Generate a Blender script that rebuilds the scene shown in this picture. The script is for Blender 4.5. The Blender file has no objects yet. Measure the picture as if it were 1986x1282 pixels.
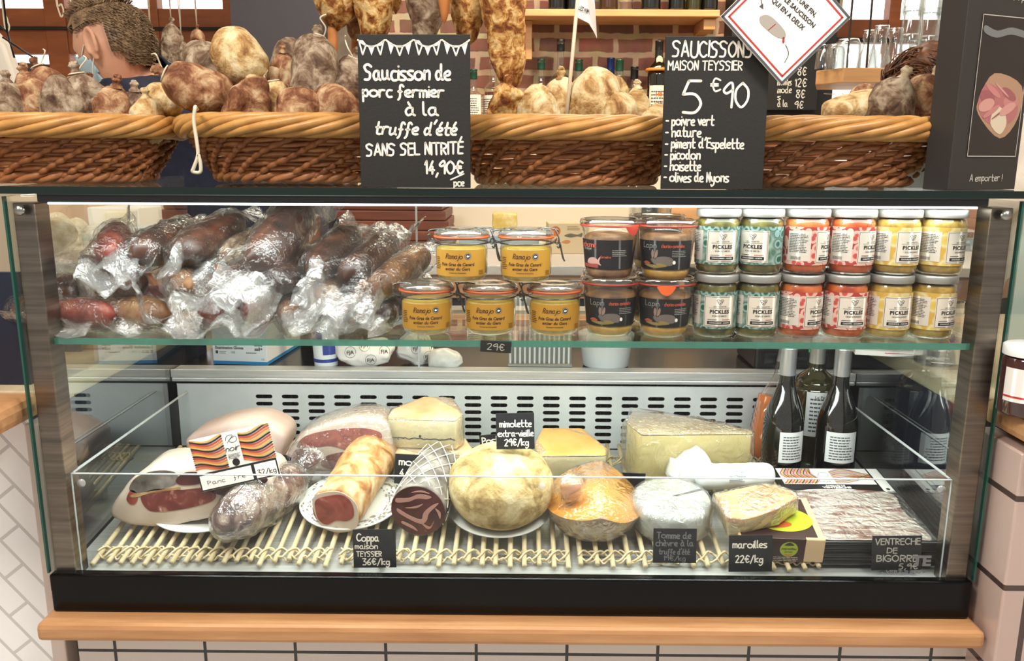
import bpy, bmesh, math, random
import numpy as np
from mathutils import Vector, Matrix, Euler
from mathutils import noise as mnoise

scene = bpy.context.scene
COL = scene.collection
R_ = math.radians
random.seed(7)

# ------------------------------------------------------------------ camera
F_PX, PITCH, YAW, ROLL = 1603.0, 0.2080, -0.0072, 0.0046
CAM = Vector((0.0115, 0.0, 1.36))
_cy, _sy, _cp, _sp, _cr, _sr = math.cos(YAW), math.sin(YAW), math.cos(PITCH), math.sin(PITCH), math.cos(ROLL), math.sin(ROLL)
_r0 = Vector((_cy, -_sy, 0)); _h0 = Vector((_sy, _cy, 0))
_f = _h0 * _cp - Vector((0, 0, _sp)); _u0 = _h0 * _sp + Vector((0, 0, _cp))
_r = _r0 * _cr + _u0 * _sr; _u = _u0 * _cr - _r0 * _sr
cam_data = bpy.data.cameras.new('camera')
cam = bpy.data.objects.new('camera', cam_data); COL.objects.link(cam)
cam.matrix_world = Matrix(((_r.x, _u.x, -_f.x, CAM.x), (_r.y, _u.y, -_f.y, CAM.y), (_r.z, _u.z, -_f.z, CAM.z), (0, 0, 0, 1)))
cam_data.sensor_fit = 'HORIZONTAL'; cam_data.sensor_width = 36.0; cam_data.lens = F_PX / 1986 * 36
cam_data.clip_start = 0.05; cam_data.clip_end = 60
scene.camera = cam

# ------------------------------------------------------------------ view, world, lights
scene.view_settings.view_transform = 'Standard'; scene.view_settings.look = 'None'
scene.view_settings.gamma = 1.0; scene.view_settings.use_curve_mapping = False
scene.view_settings.exposure = 0.42
cy = scene.cycles
cy.max_bounces = 10; cy.diffuse_bounces = 4; cy.glossy_bounces = 4; cy.transmission_bounces = 4
cy.transparent_max_bounces = 40; cy.caustics_reflective = False; cy.caustics_refractive = False
cy.use_denoising = True; cy.sample_clamp_indirect = 4.0; cy.sample_clamp_direct = 20.0
try: cy.denoiser = 'OPENIMAGEDENOISE'; cy.denoising_input_passes = 'RGB_ALBEDO_NORMAL'
except Exception: pass
world = bpy.data.worlds.new('world'); scene.world = world; world.use_nodes = True
_bg = world.node_tree.nodes['Background']; _bg.inputs[0].default_value = (1.0, 0.93, 0.86, 1); _bg.inputs[1].default_value = 0.38
_wn = world.node_tree.nodes; _wl = world.node_tree.links            # the street side of the sky (beyond the windows, +Y) is the bright side
_tc = _wn.new('ShaderNodeTexCoord'); _sx = _wn.new('ShaderNodeSeparateXYZ'); _mr = _wn.new('ShaderNodeMapRange')
_mr.inputs['From Min'].default_value = 0.1; _mr.inputs['From Max'].default_value = 0.7; _mr.inputs['To Min'].default_value = 0.38; _mr.inputs['To Max'].default_value = 2.3
_wl.new(_tc.outputs['Generated'], _sx.inputs[0]); _wl.new(_sx.outputs['Y'], _mr.inputs['Value']); _wl.new(_mr.outputs[0], _bg.inputs[1])

def light(name, kind, loc, energy, color, target=None, size=0.1, size_y=None, spot=None, blend=0.4):
    d = bpy.data.lights.new(name, kind); d.energy = energy; d.color = color
    if kind == 'AREA':
        d.size = size
        if size_y: d.shape = 'RECTANGLE'; d.size_y = size_y
    else: d.shadow_soft_size = size
    if spot: d.spot_size = R_(spot); d.spot_blend = blend
    o = bpy.data.objects.new(name, d); COL.objects.link(o); o.location = loc
    if target is not None:
        o.rotation_euler = (Vector(target) - Vector(loc)).to_track_quat('-Z', 'Y').to_euler()
    return o
light('ceiling_panel_light', 'AREA', (-0.9, 0.2, 2.85), 30, (1, .93, .84), (-.5, 1.4, 1.0), 0.6, 0.6)
light('ceiling_panel_light', 'AREA', (0.9, 0.2, 2.85), 30, (1, .93, .84), (.5, 1.4, 1.0), 0.6, 0.6)
light('staff_aisle_light', 'AREA', (0.2, 2.75, 2.85), 26, (1, .88, .74), (0.2, 2.9, 0), 1.6, 0.4)
light('warm_spot_light', 'SPOT', (0.62, 1.95, 2.6), 75, (1, .74, .38), (0.02, 1.75, 1.5), 0.04, spot=34, blend=.6)
light('warm_spot_light', 'SPOT', (0.6, 2.6, 2.8), 60, (1, .76, .45), (0.45, 3.5, 1.6), 0.05, spot=60, blend=.8)
light('case_led_light', 'AREA', (0, 1.275, 1.284), 1.3, (.93, 1.0, .97), (0, 1.42, .9), 1.40, 0.02)
light('shelf_led_light', 'AREA', (0, 1.335, 1.062), 4.6, (.95, 1.0, .97), (0, 1.47, .70), 1.38, 0.09)

# ------------------------------------------------------------------ pixel <-> place
def ray(px, py):
    a, b = px - 993.0, py - 641.0
    return (_f + _r * (a / F_PX) - _u * (b / F_PX))
def D(px, py, y):                       # the point of the plane Y = y seen at a pixel
    d = ray(px, py); t = (y - CAM.y) / d.y; return CAM + d * t
def G(px, py, z, slope=0.0, y0=0.0):    # the point of the plane z + slope*(Y-y0)
    d = ray(px, py); t = (z + slope * (CAM.y - y0) - CAM.z) / (d.z - slope * d.y); return CAM + d * t
MAT_Z, MAT_S, MAT_Y = 0.693, 0.18, 1.29
def MT(px, py): return G(px, py, MAT_Z, MAT_S, MAT_Y)
def mz(y): return MAT_Z + MAT_S * (y - MAT_Y)

# ------------------------------------------------------------------ objects
def link(o, parent=None):
    COL.objects.link(o)
    if parent is not None: o.parent = parent
    return o
def tag(o, label, cat, group=None, kind=None):
    if label: o['label'] = label
    if cat: o['category'] = cat
    if group: o['group'] = group
    if kind: o['kind'] = kind
    return o
def thing(name, label, cat, loc=(0, 0, 0), rot=(0, 0, 0), group=None):
    o = bpy.data.objects.new(name, None); link(o); o.location = loc; o.rotation_euler = rot
    o.empty_display_size = 0.02
    return tag(o, label, cat, group)
def copytree(o, parent=None):
    c = o.copy(); link(c)
    if parent is not None: c.parent = parent
    for ch in list(o.children): copytree(ch, c)
    return c
def aim(o, p0, p1, roll=0.0, at=0.5):   # local X axis runs p0 -> p1
    p0, p1 = Vector(p0), Vector(p1); x = (p1 - p0).normalized()
    z = Vector((0, 0, 1)) if abs(x.z) < .98 else Vector((0, 1, 0))
    y = z.cross(x).normalized(); z = x.cross(y)
    m = Matrix((x, y, z)).transposed().to_4x4() @ Matrix.Rotation(roll, 4, 'X')
    m.translation = p0.lerp(p1, at)
    s = o.scale.copy(); o.matrix_world = m; o.scale = s
    return o

class MB:
    def __init__(s): s.v = []; s.f = []; s.n = 0
    def add(s, vf, m=None):
        v, f = vf; v = np.asarray(v, float).reshape(-1, 3)
        if m is not None:
            m = np.array(m); v = v @ m[:3, :3].T + m[:3, 3]
        s.v.append(v); n = s.n
        s.f.extend([tuple(i + n for i in q) for q in f]); s.n += len(v)
        return s
    def build(s, name, mat, parent=None, smooth=True, kind=None, angle=None):
        me = bpy.data.meshes.new(name)
        v = np.vstack(s.v) if s.v else np.zeros((0, 3))
        me.from_pydata(v.tolist(), [], s.f); me.update()
        if mat is not None: me.materials.append(mat)
        if smooth:
            me.polygons.foreach_set('use_smooth', [True] * len(me.polygons))
            if angle is not None:
                try: me.set_sharp_from_angle(angle=R_(angle))
                except Exception: pass
        o = bpy.data.objects.new(name, me); link(o, parent)
        if kind: o['kind'] = kind
        return o
def T(x, y, z): return Matrix.Translation((x, y, z))
def RX(a): return Matrix.Rotation(a, 4, 'X')
def RY(a): return Matrix.Rotation(a, 4, 'Y')
def RZ(a): return Matrix.Rotation(a, 4, 'Z')
def SC(x, y, z): return Matrix.Diagonal((x, y, z, 1))

_bx = {}
def box(sx, sy, sz, bev=0.0, seg=2):    # centred box
    k = (round(sx, 5), round(sy, 5), round(sz, 5), bev, seg)
    if k not in _bx:
        bm = bmesh.new(); bmesh.ops.create_cube(bm, size=1)
        for v in bm.verts: v.co = Vector((v.co.x * sx, v.co.y * sy, v.co.z * sz))
        if bev > 0: bmesh.ops.bevel(bm, geom=bm.edges[:], offset=bev, segments=seg, affect='EDGES', profile=.5)
        bm.verts.index_update()
        _bx[k] = (np.array([v.co[:] for v in bm.verts]), [tuple(v.index for v in f.verts) for f in bm.faces]); bm.free()
    return _bx[k]
def bx(x0, x1, y0, y1, z0, z1, bev=0.0, seg=2):
    v, f = box(x1 - x0, y1 - y0, z1 - z0, bev, seg)
    return v + np.array([(x0 + x1) / 2, (y0 + y1) / 2, (z0 + z1) / 2]), f
def obox(name, lim, mat, parent=None, bev=0.002, kind=None):
    return MB().add(bx(*lim, bev)).build(name, mat, parent, smooth=False, kind=kind)

def lathe(prof, n=36, a0=0.0, a1=2 * math.pi):  # profile [(r,z)] around Z
    full = abs(a1 - a0 - 2 * math.pi) < 1e-6
    m = n if full else n + 1
    v = []; f = []
    ang = [a0 + (a1 - a0) * i / n for i in range(m)]
    for r, z in prof:
        for a in ang: v.append((r * math.cos(a), r * math.sin(a), z))
    for k in range(len(prof) - 1):
        for i in range(n):
            j = (i + 1) % m
            a, b, c, d = k * m + i, k * m + j, (k + 1) * m + j, (k + 1) * m + i
            if prof[k][0] < 1e-7: f.append((a, c, d))
            elif prof[k + 1][0] < 1e-7: f.append((a, b, c))
            else: f.append((a, b, c, d))
    return np.array(v), f
def smoothline(p, k=6, closed=False):   # Catmull-Rom
    p = np.asarray(p, float); n = len(p)
    if n < 3: return p
    out = []
    rng = range(n) if closed else range(n - 1)
    for i in rng:
        if closed: a, b, c, d = p[(i - 1) % n], p[i], p[(i + 1) % n], p[(i + 2) % n]
        else: a, b, c, d = p[max(i - 1, 0)], p[i], p[i + 1], p[min(i + 2, n - 1)]
        for j in range(k):
            t = j / k
            out.append(.5 * (2 * b + (c - a) * t + (2 * a - 5 * b + 4 * c - d) * t * t + (3 * b - a - 3 * c + d) * t ** 3))
    if not closed: out.append(p[-1])
    return np.array(out)
def tube(pts, r, n=8, closed=False):
    p = np.asarray(pts, float); m = len(p)
    rr = np.full(m, r) if np.isscalar(r) else np.asarray(r, float)
    t = (np.roll(p, -1, 0) - np.roll(p, 1, 0)) if closed else np.gradient(p, axis=0)
    t /= np.linalg.norm(t, axis=1)[:, None] + 1e-12
    u = np.cross(t[0], (0, 0, 1.0));
    if np.linalg.norm(u) < .05: u = np.cross(t[0], (1.0, 0, 0))
    u /= np.linalg.norm(u); us = [u]
    for i in range(1, m):
        u = u - t[i] * np.dot(u, t[i]); u /= np.linalg.norm(u) + 1e-12; us.append(u)
    us = np.array(us); w = np.cross(t, us)
    a = np.arange(n) * 2 * math.pi / n
    v = (p[:, None, :] + rr[:, None, None] * (us[:, None, :] * np.cos(a)[None, :, None] + w[:, None, :] * np.sin(a)[None, :, None])).reshape(-1, 3)
    f = []
    for k in range(m if closed else m - 1):
        k2 = (k + 1) % m
        for i in range(n):
            j = (i + 1) % n; f.append((k * n + i, k * n + j, k2 * n + j, k2 * n + i))
    if not closed:
        f.append(tuple(range(n - 1, -1, -1))); f.append(tuple((m - 1) * n + i for i in range(n)))
    return v, f
def prism(pts, d, bev=0.0):             # 2D outline (x,z) extruded along +Y from 0 to d
    n = len(pts)
    v = [(x, 0, z) for x, z in pts] + [(x, d, z) for x, z in pts]
    f = [tuple(range(n)), tuple(range(2 * n - 1, n - 1, -1))] + [(i, i + n, (i + 1) % n + n, (i + 1) % n) for i in range(n)]
    if bev <= 0: return np.array(v, float), f
    bm = bmesh.new(); vs = [bm.verts.new(c) for c in v]
    for q in f: bm.faces.new([vs[i] for i in q])
    bmesh.ops.recalc_face_normals(bm, faces=bm.faces[:])
    bmesh.ops.bevel(bm, geom=[e for e in bm.edges if len(e.link_faces) == 2 and e.calc_face_angle(0) > .6], offset=bev, segments=2, affect='EDGES', profile=.5)
    bm.verts.index_update()
    r = (np.array([q.co[:] for q in bm.verts]), [tuple(q.index for q in fc.verts) for fc in bm.faces]); bm.free()
    return r
def flat(pts, y=0.0): return np.array([(x, y, z) for x, z in pts], float), [tuple(range(len(pts)))]
def subdiv(vf, cuts):                   # grid subdivision of a mesh
    bm = bmesh.new(); vs = [bm.verts.new(c) for c in vf[0]]
    for q in vf[1]:
        try: bm.faces.new([vs[i] for i in q])
        except ValueError: pass
    bmesh.ops.subdivide_edges(bm, edges=bm.edges[:], cuts=cuts, use_grid_fill=True)
    bm.verts.index_update()
    r = (np.array([v.co[:] for v in bm.verts]), [tuple(v.index for v in f.verts) for f in bm.faces]); bm.free()
    return r
def nz(v, s, seed=0.0): return mnoise.noise(Vector((v[0] * s + seed, v[1] * s + seed * 1.7, v[2] * s - seed)))
def lump(vf, amp, scale, seed=0.0, mask=None):   # push points about by noise
    v, f = vf; v = np.array(v, float); s = Vector((seed, seed * 1.7, -seed))
    o = np.array([mnoise.noise_vector(Vector(p) * scale + s)[:] for p in v]) * amp
    return v + o, f
def remesh(objs, name, mat, voxel, parent=None, keep=False, smooth_it=2):
    mb = MB()
    dg = bpy.context.evaluated_depsgraph_get()
    for o in objs:
        e = o.evaluated_get(dg); me = bpy.data.meshes.new_from_object(e); mw = np.array(o.matrix_world)
        v = np.array([q.co[:] for q in me.vertices]).reshape(-1, 3); v = v @ mw[:3, :3].T + mw[:3, 3]
        mb.add((v, [tuple(p.vertices) for p in me.polygons])); bpy.data.meshes.remove(me)
    t = mb.build(name, None)
    md = t.modifiers.new('r', 'REMESH'); md.mode = 'VOXEL'; md.voxel_size = voxel; md.use_smooth_shade = True
    if smooth_it: ms = t.modifiers.new('s', 'SMOOTH'); ms.factor = .5; ms.iterations = smooth_it
    bpy.context.view_layer.update(); dg = bpy.context.evaluated_depsgraph_get()
    me = bpy.data.meshes.new_from_object(t.evaluated_get(dg)); me.name = name
    bpy.data.objects.remove(t)
    if not keep:
        for o in objs: bpy.data.objects.remove(o)
    me.materials.clear(); me.materials.append(mat)
    me.polygons.foreach_set('use_smooth', [True] * len(me.polygons))
    o = bpy.data.objects.new(name, me); link(o, parent)
    return o
def skin(nodes, edges, sub=2, root=0):
    me = bpy.data.meshes.new('sk'); me.from_pydata([n[:3] for n in nodes], edges, []); me.update()
    o = bpy.data.objects.new('sk', me); link(o)
    o.modifiers.new('k', 'SKIN')
    for i, n in enumerate(nodes):
        sv = me.skin_vertices[0].data[i]; r = n[3]; sv.radius = (r, n[4] if len(n) > 4 else r); sv.use_root = (i == root)
    m = o.modifiers.new('s', 'SUBSURF'); m.levels = sub; m.render_levels = sub
    bpy.context.view_layer.update()
    return o
# ------------------------------------------------------------------ materials
def C(h, k=1.0):
    h = h.lstrip('#'); c = [int(h[i:i + 2], 16) / 255 for i in (0, 2, 4)]
    return tuple((x / 12.92 if x <= .04045 else ((x + .055) / 1.055) ** 2.4) * k for x in c) + (1,)
_m = {}
def _new(name):
    m = bpy.data.materials.new(name); m.use_nodes = True; nt = m.node_tree
    return m, nt, nt.nodes.get('Principled BSDF')
def _coord(nt, stretch=(1, 1, 1), rnd=True):
    tc = nt.nodes.new('ShaderNodeTexCoord'); mp = nt.nodes.new('ShaderNodeMapping')
    mp.inputs['Scale'].default_value = stretch
    nt.links.new(tc.outputs['Object'], mp.inputs['Vector'])
    if rnd:
        oi = nt.nodes.new('ShaderNodeObjectInfo'); mu = nt.nodes.new('ShaderNodeMath'); mu.operation = 'MULTIPLY'; mu.inputs[1].default_value = 37
        nt.links.new(oi.outputs['Random'], mu.inputs[0])
        va = nt.nodes.new('ShaderNodeVectorMath'); va.operation = 'ADD'
        nt.links.new(mp.outputs[0], va.inputs[0]); nt.links.new(mu.outputs[0], va.inputs[1])
        return va.outputs[0]
    return mp.outputs[0]
def _bump(nt, b, co, scale, strength, dist=.002, detail=4):
    n = nt.nodes.new('ShaderNodeTexNoise'); n.inputs['Scale'].default_value = scale; n.inputs['Detail'].default_value = detail
    nt.links.new(co, n.inputs['Vector'])
    bp = nt.nodes.new('ShaderNodeBump'); bp.inputs['Strength'].default_value = strength; bp.inputs['Distance'].default_value = dist
    nt.links.new(n.outputs[0], bp.inputs['Height']); nt.links.new(bp.outputs[0], b.inputs['Normal'])
    return bp
def PM(name, col, rough=.5, metal=0, spec=.5, emit=0, coat=0, bump=None, sss=0, alpha=1, trans=0):
    if name in _m: return _m[name]
    m, nt, b = _new(name)
    c = C(col) if isinstance(col, str) else col
    b.inputs['Base Color'].default_value = c; b.inputs['Roughness'].default_value = rough; b.inputs['Metallic'].default_value = metal
    b.inputs['Specular IOR Level'].default_value = spec
    if emit: b.inputs['Emission Color'].default_value = c; b.inputs['Emission Strength'].default_value = emit
    if coat: b.inputs['Coat Weight'].default_value = coat; b.inputs['Coat Roughness'].default_value = .08
    if sss: b.inputs['Subsurface Weight'].default_value = sss; b.inputs['Subsurface Radius'].default_value = (.01, .006, .004); b.inputs['Subsurface Scale'].default_value = 1
    if bump: _bump(nt, b, _coord(nt), *bump)
    _m[name] = m; return m
def RM(name, stops, scale=20, detail=6, rough=.6, stretch=(1, 1, 1), dist=0.0, bump=None, metal=0, spec=.4, coat=0, tex='noise', rnd=True, rgh=.55):
    """colour ramp over noise / voronoi / wave in object space"""
    if name in _m: return _m[name]
    m, nt, b = _new(name); co = _coord(nt, stretch, rnd)
    if tex == 'noise':
        n = nt.nodes.new('ShaderNodeTexNoise'); n.inputs['Scale'].default_value = scale; n.inputs['Detail'].default_value = detail; n.inputs['Distortion'].default_value = dist; n.inputs['Roughness'].default_value = rgh
        nt.links.new(co, n.inputs['Vector']); out = n.outputs[0]
    elif tex == 'wave':
        n = nt.nodes.new('ShaderNodeTexWave'); n.inputs['Scale'].default_value = scale; n.inputs['Distortion'].default_value = dist; n.inputs['Detail'].default_value = detail; n.inputs['Detail Scale'].default_value = 1.5
        nt.links.new(co, n.inputs['Vector']); out = n.outputs['Fac']
    else:
        n = nt.nodes.new('ShaderNodeTexVoronoi'); n.inputs['Scale'].default_value = scale; n.feature = 'DISTANCE_TO_EDGE' if tex == 'crack' else 'F1'
        nt.links.new(co, n.inputs['Vector']); out = n.outputs['Distance']
    rp = nt.nodes.new('ShaderNodeValToRGB'); e = rp.color_ramp.elements
    while len(e) > 1: e.remove(e[-1])
    e[0].position = stops[0][0]; e[0].color = C(stops[0][1])
    for p, c in stops[1:]:
        q = e.new(p); q.color = C(c)
    nt.links.new(out, rp.inputs[0]); nt.links.new(rp.outputs[0], b.inputs['Base Color'])
    b.inputs['Roughness'].default_value = rough; b.inputs['Metallic'].default_value = metal; b.inputs['Specular IOR Level'].default_value = spec
    if coat: b.inputs['Coat Weight'].default_value = coat; b.inputs['Coat Roughness'].default_value = .08
    if bump: _bump(nt, b, co, *bump)
    _m[name] = m; return m
def GLS(name, tint=(.97, .99, .98), base=.04, gain=.9, power=5.0, rough=.0, bump=None, haze=0.0, hazecol=(1, 1, 1, 1)):
    """thin clear sheet: see-through plus an angle-dependent mirror, optionally a little milky"""
    if name in _m: return _m[name]
    m = bpy.data.materials.new(name); m.use_nodes = True; nt = m.node_tree; nt.nodes.clear()
    N = nt.nodes.new; L = nt.links.new
    out = N('ShaderNodeOutputMaterial'); mix = N('ShaderNodeMixShader'); tr = N('ShaderNodeBsdfTransparent'); gl = N('ShaderNodeBsdfGlossy')
    tr.inputs[0].default_value = tuple(tint) + (1,); gl.inputs['Roughness'].default_value = rough; gl.inputs[0].default_value = (1, 1, 1, 1)
    lw = N('ShaderNodeLayerWeight'); lw.inputs[0].default_value = .5
    pw = N('ShaderNodeMath'); pw.operation = 'POWER'; pw.inputs[1].default_value = power
    ma = N('ShaderNodeMath'); ma.operation = 'MULTIPLY_ADD'; ma.inputs[1].default_value = gain; ma.inputs[2].default_value = base; ma.use_clamp = True
    L(lw.outputs['Facing'], pw.inputs[0]); L(pw.outputs[0], ma.inputs[0]); L(ma.outputs[0], mix.inputs[0])
    if bump:
        n = N('ShaderNodeTexNoise'); n.inputs['Scale'].default_value = bump[0]; n.inputs['Detail'].default_value = 3
        n.inputs['Distortion'].default_value = bump[3] if len(bump) > 3 else 0
        L(_coord(nt), n.inputs['Vector'])
        bp = N('ShaderNodeBump'); bp.inputs['Strength'].default_value = bump[1]; bp.inputs['Distance'].default_value = bump[2]
        L(n.outputs[0], bp.inputs['Height']); L(bp.outputs[0], gl.inputs['Normal']); L(bp.outputs[0], lw.inputs['Normal'])
    src = tr.outputs[0]
    if haze:
        df = N('ShaderNodeBsdfDiffuse'); df.inputs[0].default_value = hazecol; mh = N('ShaderNodeMixShader'); mh.inputs[0].default_value = haze
        L(tr.outputs[0], mh.inputs[1]); L(df.outputs[0], mh.inputs[2]); src = mh.outputs[0]
    L(src, mix.inputs[1]); L(gl.outputs[0], mix.inputs[2]); L(mix.outputs[0], out.inputs[0])
    _m[name] = m; return m
def BRICK(name, c1, c2, mortar, w, h, gap, rough=.8, vary=0.0, plane='XZ', offset=.5, bump=.4, rot=0.0, rag=0.0, coat=0, msmooth=.1):
    if name in _m: return _m[name]
    m, nt, b = _new(name); N = nt.nodes.new; L = nt.links.new
    tc = N('ShaderNodeTexCoord'); sp = N('ShaderNodeSeparateXYZ'); cb = N('ShaderNodeCombineXYZ')
    L(tc.outputs['Object'], sp.inputs[0]); L(sp.outputs[plane[0]], cb.inputs[0]); L(sp.outputs[plane[1]], cb.inputs[1])
    v = cb.outputs[0]
    if rot:
        mp = N('ShaderNodeMapping'); mp.inputs['Rotation'].default_value = (0, 0, rot); L(v, mp.inputs[0]); v = mp.outputs[0]
    if rag:
        nn = N('ShaderNodeTexNoise'); nn.inputs['Scale'].default_value = 14; nn.inputs['Detail'].default_value = 3; L(tc.outputs['Object'], nn.inputs['Vector'])
        sb = N('ShaderNodeVectorMath'); sb.operation = 'SUBTRACT'; sb.inputs[1].default_value = (.5, .5, .5); L(nn.outputs['Color'], sb.inputs[0])
        sc = N('ShaderNodeVectorMath'); sc.operation = 'SCALE'; sc.inputs['Scale'].default_value = rag; L(sb.outputs[0], sc.inputs[0])
        ad = N('ShaderNodeVectorMath'); L(v, ad.inputs[0]); L(sc.outputs[0], ad.inputs[1]); v = ad.outputs[0]
    br = N('ShaderNodeTexBrick'); L(v, br.inputs['Vector'])
    br.offset = offset; br.inputs['Color1'].default_value = C(c1); br.inputs['Color2'].default_value = C(c2); br.inputs['Mortar'].default_value = C(mortar)
    br.inputs['Scale'].default_value = 1; br.inputs['Mortar Size'].default_value = gap; br.inputs['Brick Width'].default_value = w; br.inputs['Row Height'].default_value = h
    br.inputs['Mortar Smooth'].default_value = msmooth; br.inputs['Bias'].default_value = 0
    col = br.outputs['Color']
    if vary:
        n2 = N('ShaderNodeTexNoise'); n2.inputs['Scale'].default_value = 18; n2.inputs['Detail'].default_value = 6; L(tc.outputs['Object'], n2.inputs['Vector'])
        mx = N('ShaderNodeMix'); mx.data_type = 'RGBA'; mx.blend_type = 'OVERLAY'; mx.inputs[0].default_value = vary
        L(col, mx.inputs[6]); L(n2.outputs['Color'], mx.inputs[7]); 
        hs = N('ShaderNodeHueSaturation'); hs.inputs['Saturation'].default_value = .85; L(mx.outputs[2], hs.inputs['Color']); col = hs.outputs[0]
    L(col, b.inputs['Base Color']); b.inputs['Roughness'].default_value = rough
    if coat: b.inputs['Coat Weight'].default_value = coat
    bp = N('ShaderNodeBump'); bp.inputs['Strength'].default_value = bump; bp.inputs['Distance'].default_value = .004; bp.invert = True
    L(br.outputs['Fac'], bp.inputs['Height']); L(bp.outputs[0], b.inputs['Normal'])
    _m[name] = m; return m

glass = GLS('clear_pane', (.99, .997, .994), .010, .6)
sideglass = GLS('side_pane', (.93, .97, .96), .08, 1.0, 2.6)
jarglass = GLS('jar_glass', (.97, .99, .98), .05, .9, 3.0)
tumbler_m = GLS('tumbler_glass', (.93, .95, .95), .07, 1.0, 2.2)
film = GLS('cling_film', (.97, .97, .97), .09, .8, 2.0, .10, (46, 1.0, .006, 1.6), .03)
bagfilm = GLS('vacuum_bag', (.97, .97, .97), .045, .8, 2.4, .10, (56, 1.0, .006, 1.4), .012)
flapfilm = GLS('bag_flap', (.95, .95, .95), .06, .7, 2.4, .16, (44, 1.0, .006, 1.2), .10)
acrylic = GLS('acrylic_sheet', (.985, .993, .993), .008, .3)
edgegreen = PM('glass_edge_green', '#155044', .15, spec=.8, emit=0.0)
edgedark = PM('glass_edge_dark', '#10201d', .15)
acredge = PM('acrylic_edge', '#b9bfc0', .25)
steel = RM('brushed_steel', [(.3, '#8d8f8e'), (.7, '#b4b5b2')], 8, 3, .32, (1, 1, 40), metal=1)
steelh = RM('brushed_steel_flat', [(.3, '#b7b9b8'), (.7, '#d2d4d2')], 8, 3, .33, (1, 30, 30), metal=.45, rnd=False)
galv = RM('galvanised_steel', [(.3, '#c9cfcf'), (.7, '#dde1e0')], 9, 4, .42, metal=.15)
wire_m = PM('clasp_wire', '#6d6a66', .3, 1)
blackm = PM('black_plastic', '#0d0d0f', .35)
blackgloss = PM('black_gloss', '#050506', .18, spec=.25)
chalkb = PM('chalkboard_black', '#191817', .62, bump=(300, .15))
chalkw = PM('chalk_paint_white', '#f3ecdf', .7)
chalkd = PM('chalk_paint_faded', '#8d8c88', .8)
paper = PM('white_paper', '#eeeae4', .75)
whitem = PM('white_plastic', '#e9ebea', .35)
ceramic = PM('white_ceramic', '#e6ebea', .15, coat=.5)
ink = PM('black_ink', '#171514', .6)
redink = PM('red_ink', '#b3302a', .6)
cord = PM('cotton_string', '#d9cfb8', .85)
navy = PM('navy_panel', '#1b2338', .45)
wood = RM('oiled_beech', [(.25, '#ad7a50'), (.55, '#c49265'), (.85, '#d0a377')], 7, 5, .42, (.8, 8, 8), bump=(60, .12), rnd=False)
woodl = RM('light_oak', [(.25, '#cdb391'), (.6, '#dcc7a6'), (.9, '#e6d5b8')], 7, 5, .4, (8, .8, 8), rnd=False)
woodshelf = RM('pine_shelf', [(.25, '#b68757'), (.6, '#cf9f6b'), (.9, '#dab27e')], 5, 5, .5, (.8, 8, 8))
wooddark = RM('dark_board_wood', [(.2, '#4f2517'), (.55, '#6f3822'), (.9, '#8a4a2c')], 6, 5, .5, (.6, 6, 9))
windowwood = RM('orange_window_wood', [(.2, '#7d4426'), (.6, '#96552f'), (.9, '#a9653a')], 5, 5, .5, (1, 6, 6))
rattan = RM('pale_rattan', [(.25, '#cdb98c'), (.6, '#dfcfa6'), (.9, '#e9ddbd')], 40, 3, .5)
wick = RM('brown_willow', [(.2, '#7a4725'), (.5, '#a0653a'), (.8, '#bd7f4c')], 30, 4, .42, spec=.5)
wickl = RM('honey_willow', [(.2, '#94622f'), (.5, '#bb8848'), (.8, '#cf9f5d')], 24, 4, .4, spec=.5)
wickd = RM('dark_willow', [(.2, '#6b3d20'), (.5, '#935a32'), (.8, '#b07542')], 30, 4, .42)
saus_brown = RM('saus_brown_casing', [(.34, '#472413'), (.44, '#74462a'), (.51, '#93694a'), (.58, '#b0906c'), (.7, '#cfbb99')], 34, 9, .78, dist=.5, rgh=.66, bump=(70, .7, .005, 8))
saus_grey = RM('saus_grey_casing', [(.34, '#402c20'), (.44, '#68503c'), (.51, '#887460'), (.58, '#a7967f'), (.7, '#c8baa2')], 38, 9, .78, dist=.5, rgh=.66, bump=(70, .7, .005, 8))
saus_cream = RM('saus_cream_casing', [(.34, '#7d5530'), (.43, '#a98451'), (.50, '#c7ac7c'), (.58, '#d9c79c'), (.7, '#e2d6b8')], 32, 9, .78, dist=.5, rgh=.66, bump=(60, .8, .006, 8))
saus_gold = RM('saus_gold_casing', [(.36, '#59290f'), (.45, '#8a5423'), (.51, '#b98a4a'), (.57, '#d0ae74'), (.68, '#dfc998')], 46, 9, .78, dist=.5, rgh=.66, bump=(70, .9, .006, 8))
saus_dark = RM('dark_cured_casing', [(.3, '#26130d'), (.5, '#3d2015'), (.65, '#5d3523'), (.85, '#8b5d40')], 22, 6, .4, dist=.5, spec=.6)
saus_white = RM('white_mould_casing', [(.3, '#a18a66'), (.45, '#bfae8e'), (.6, '#d5cab2'), (.8, '#e0d8c5')], 40, 6, .85, bump=(50, .5, .004))
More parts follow.
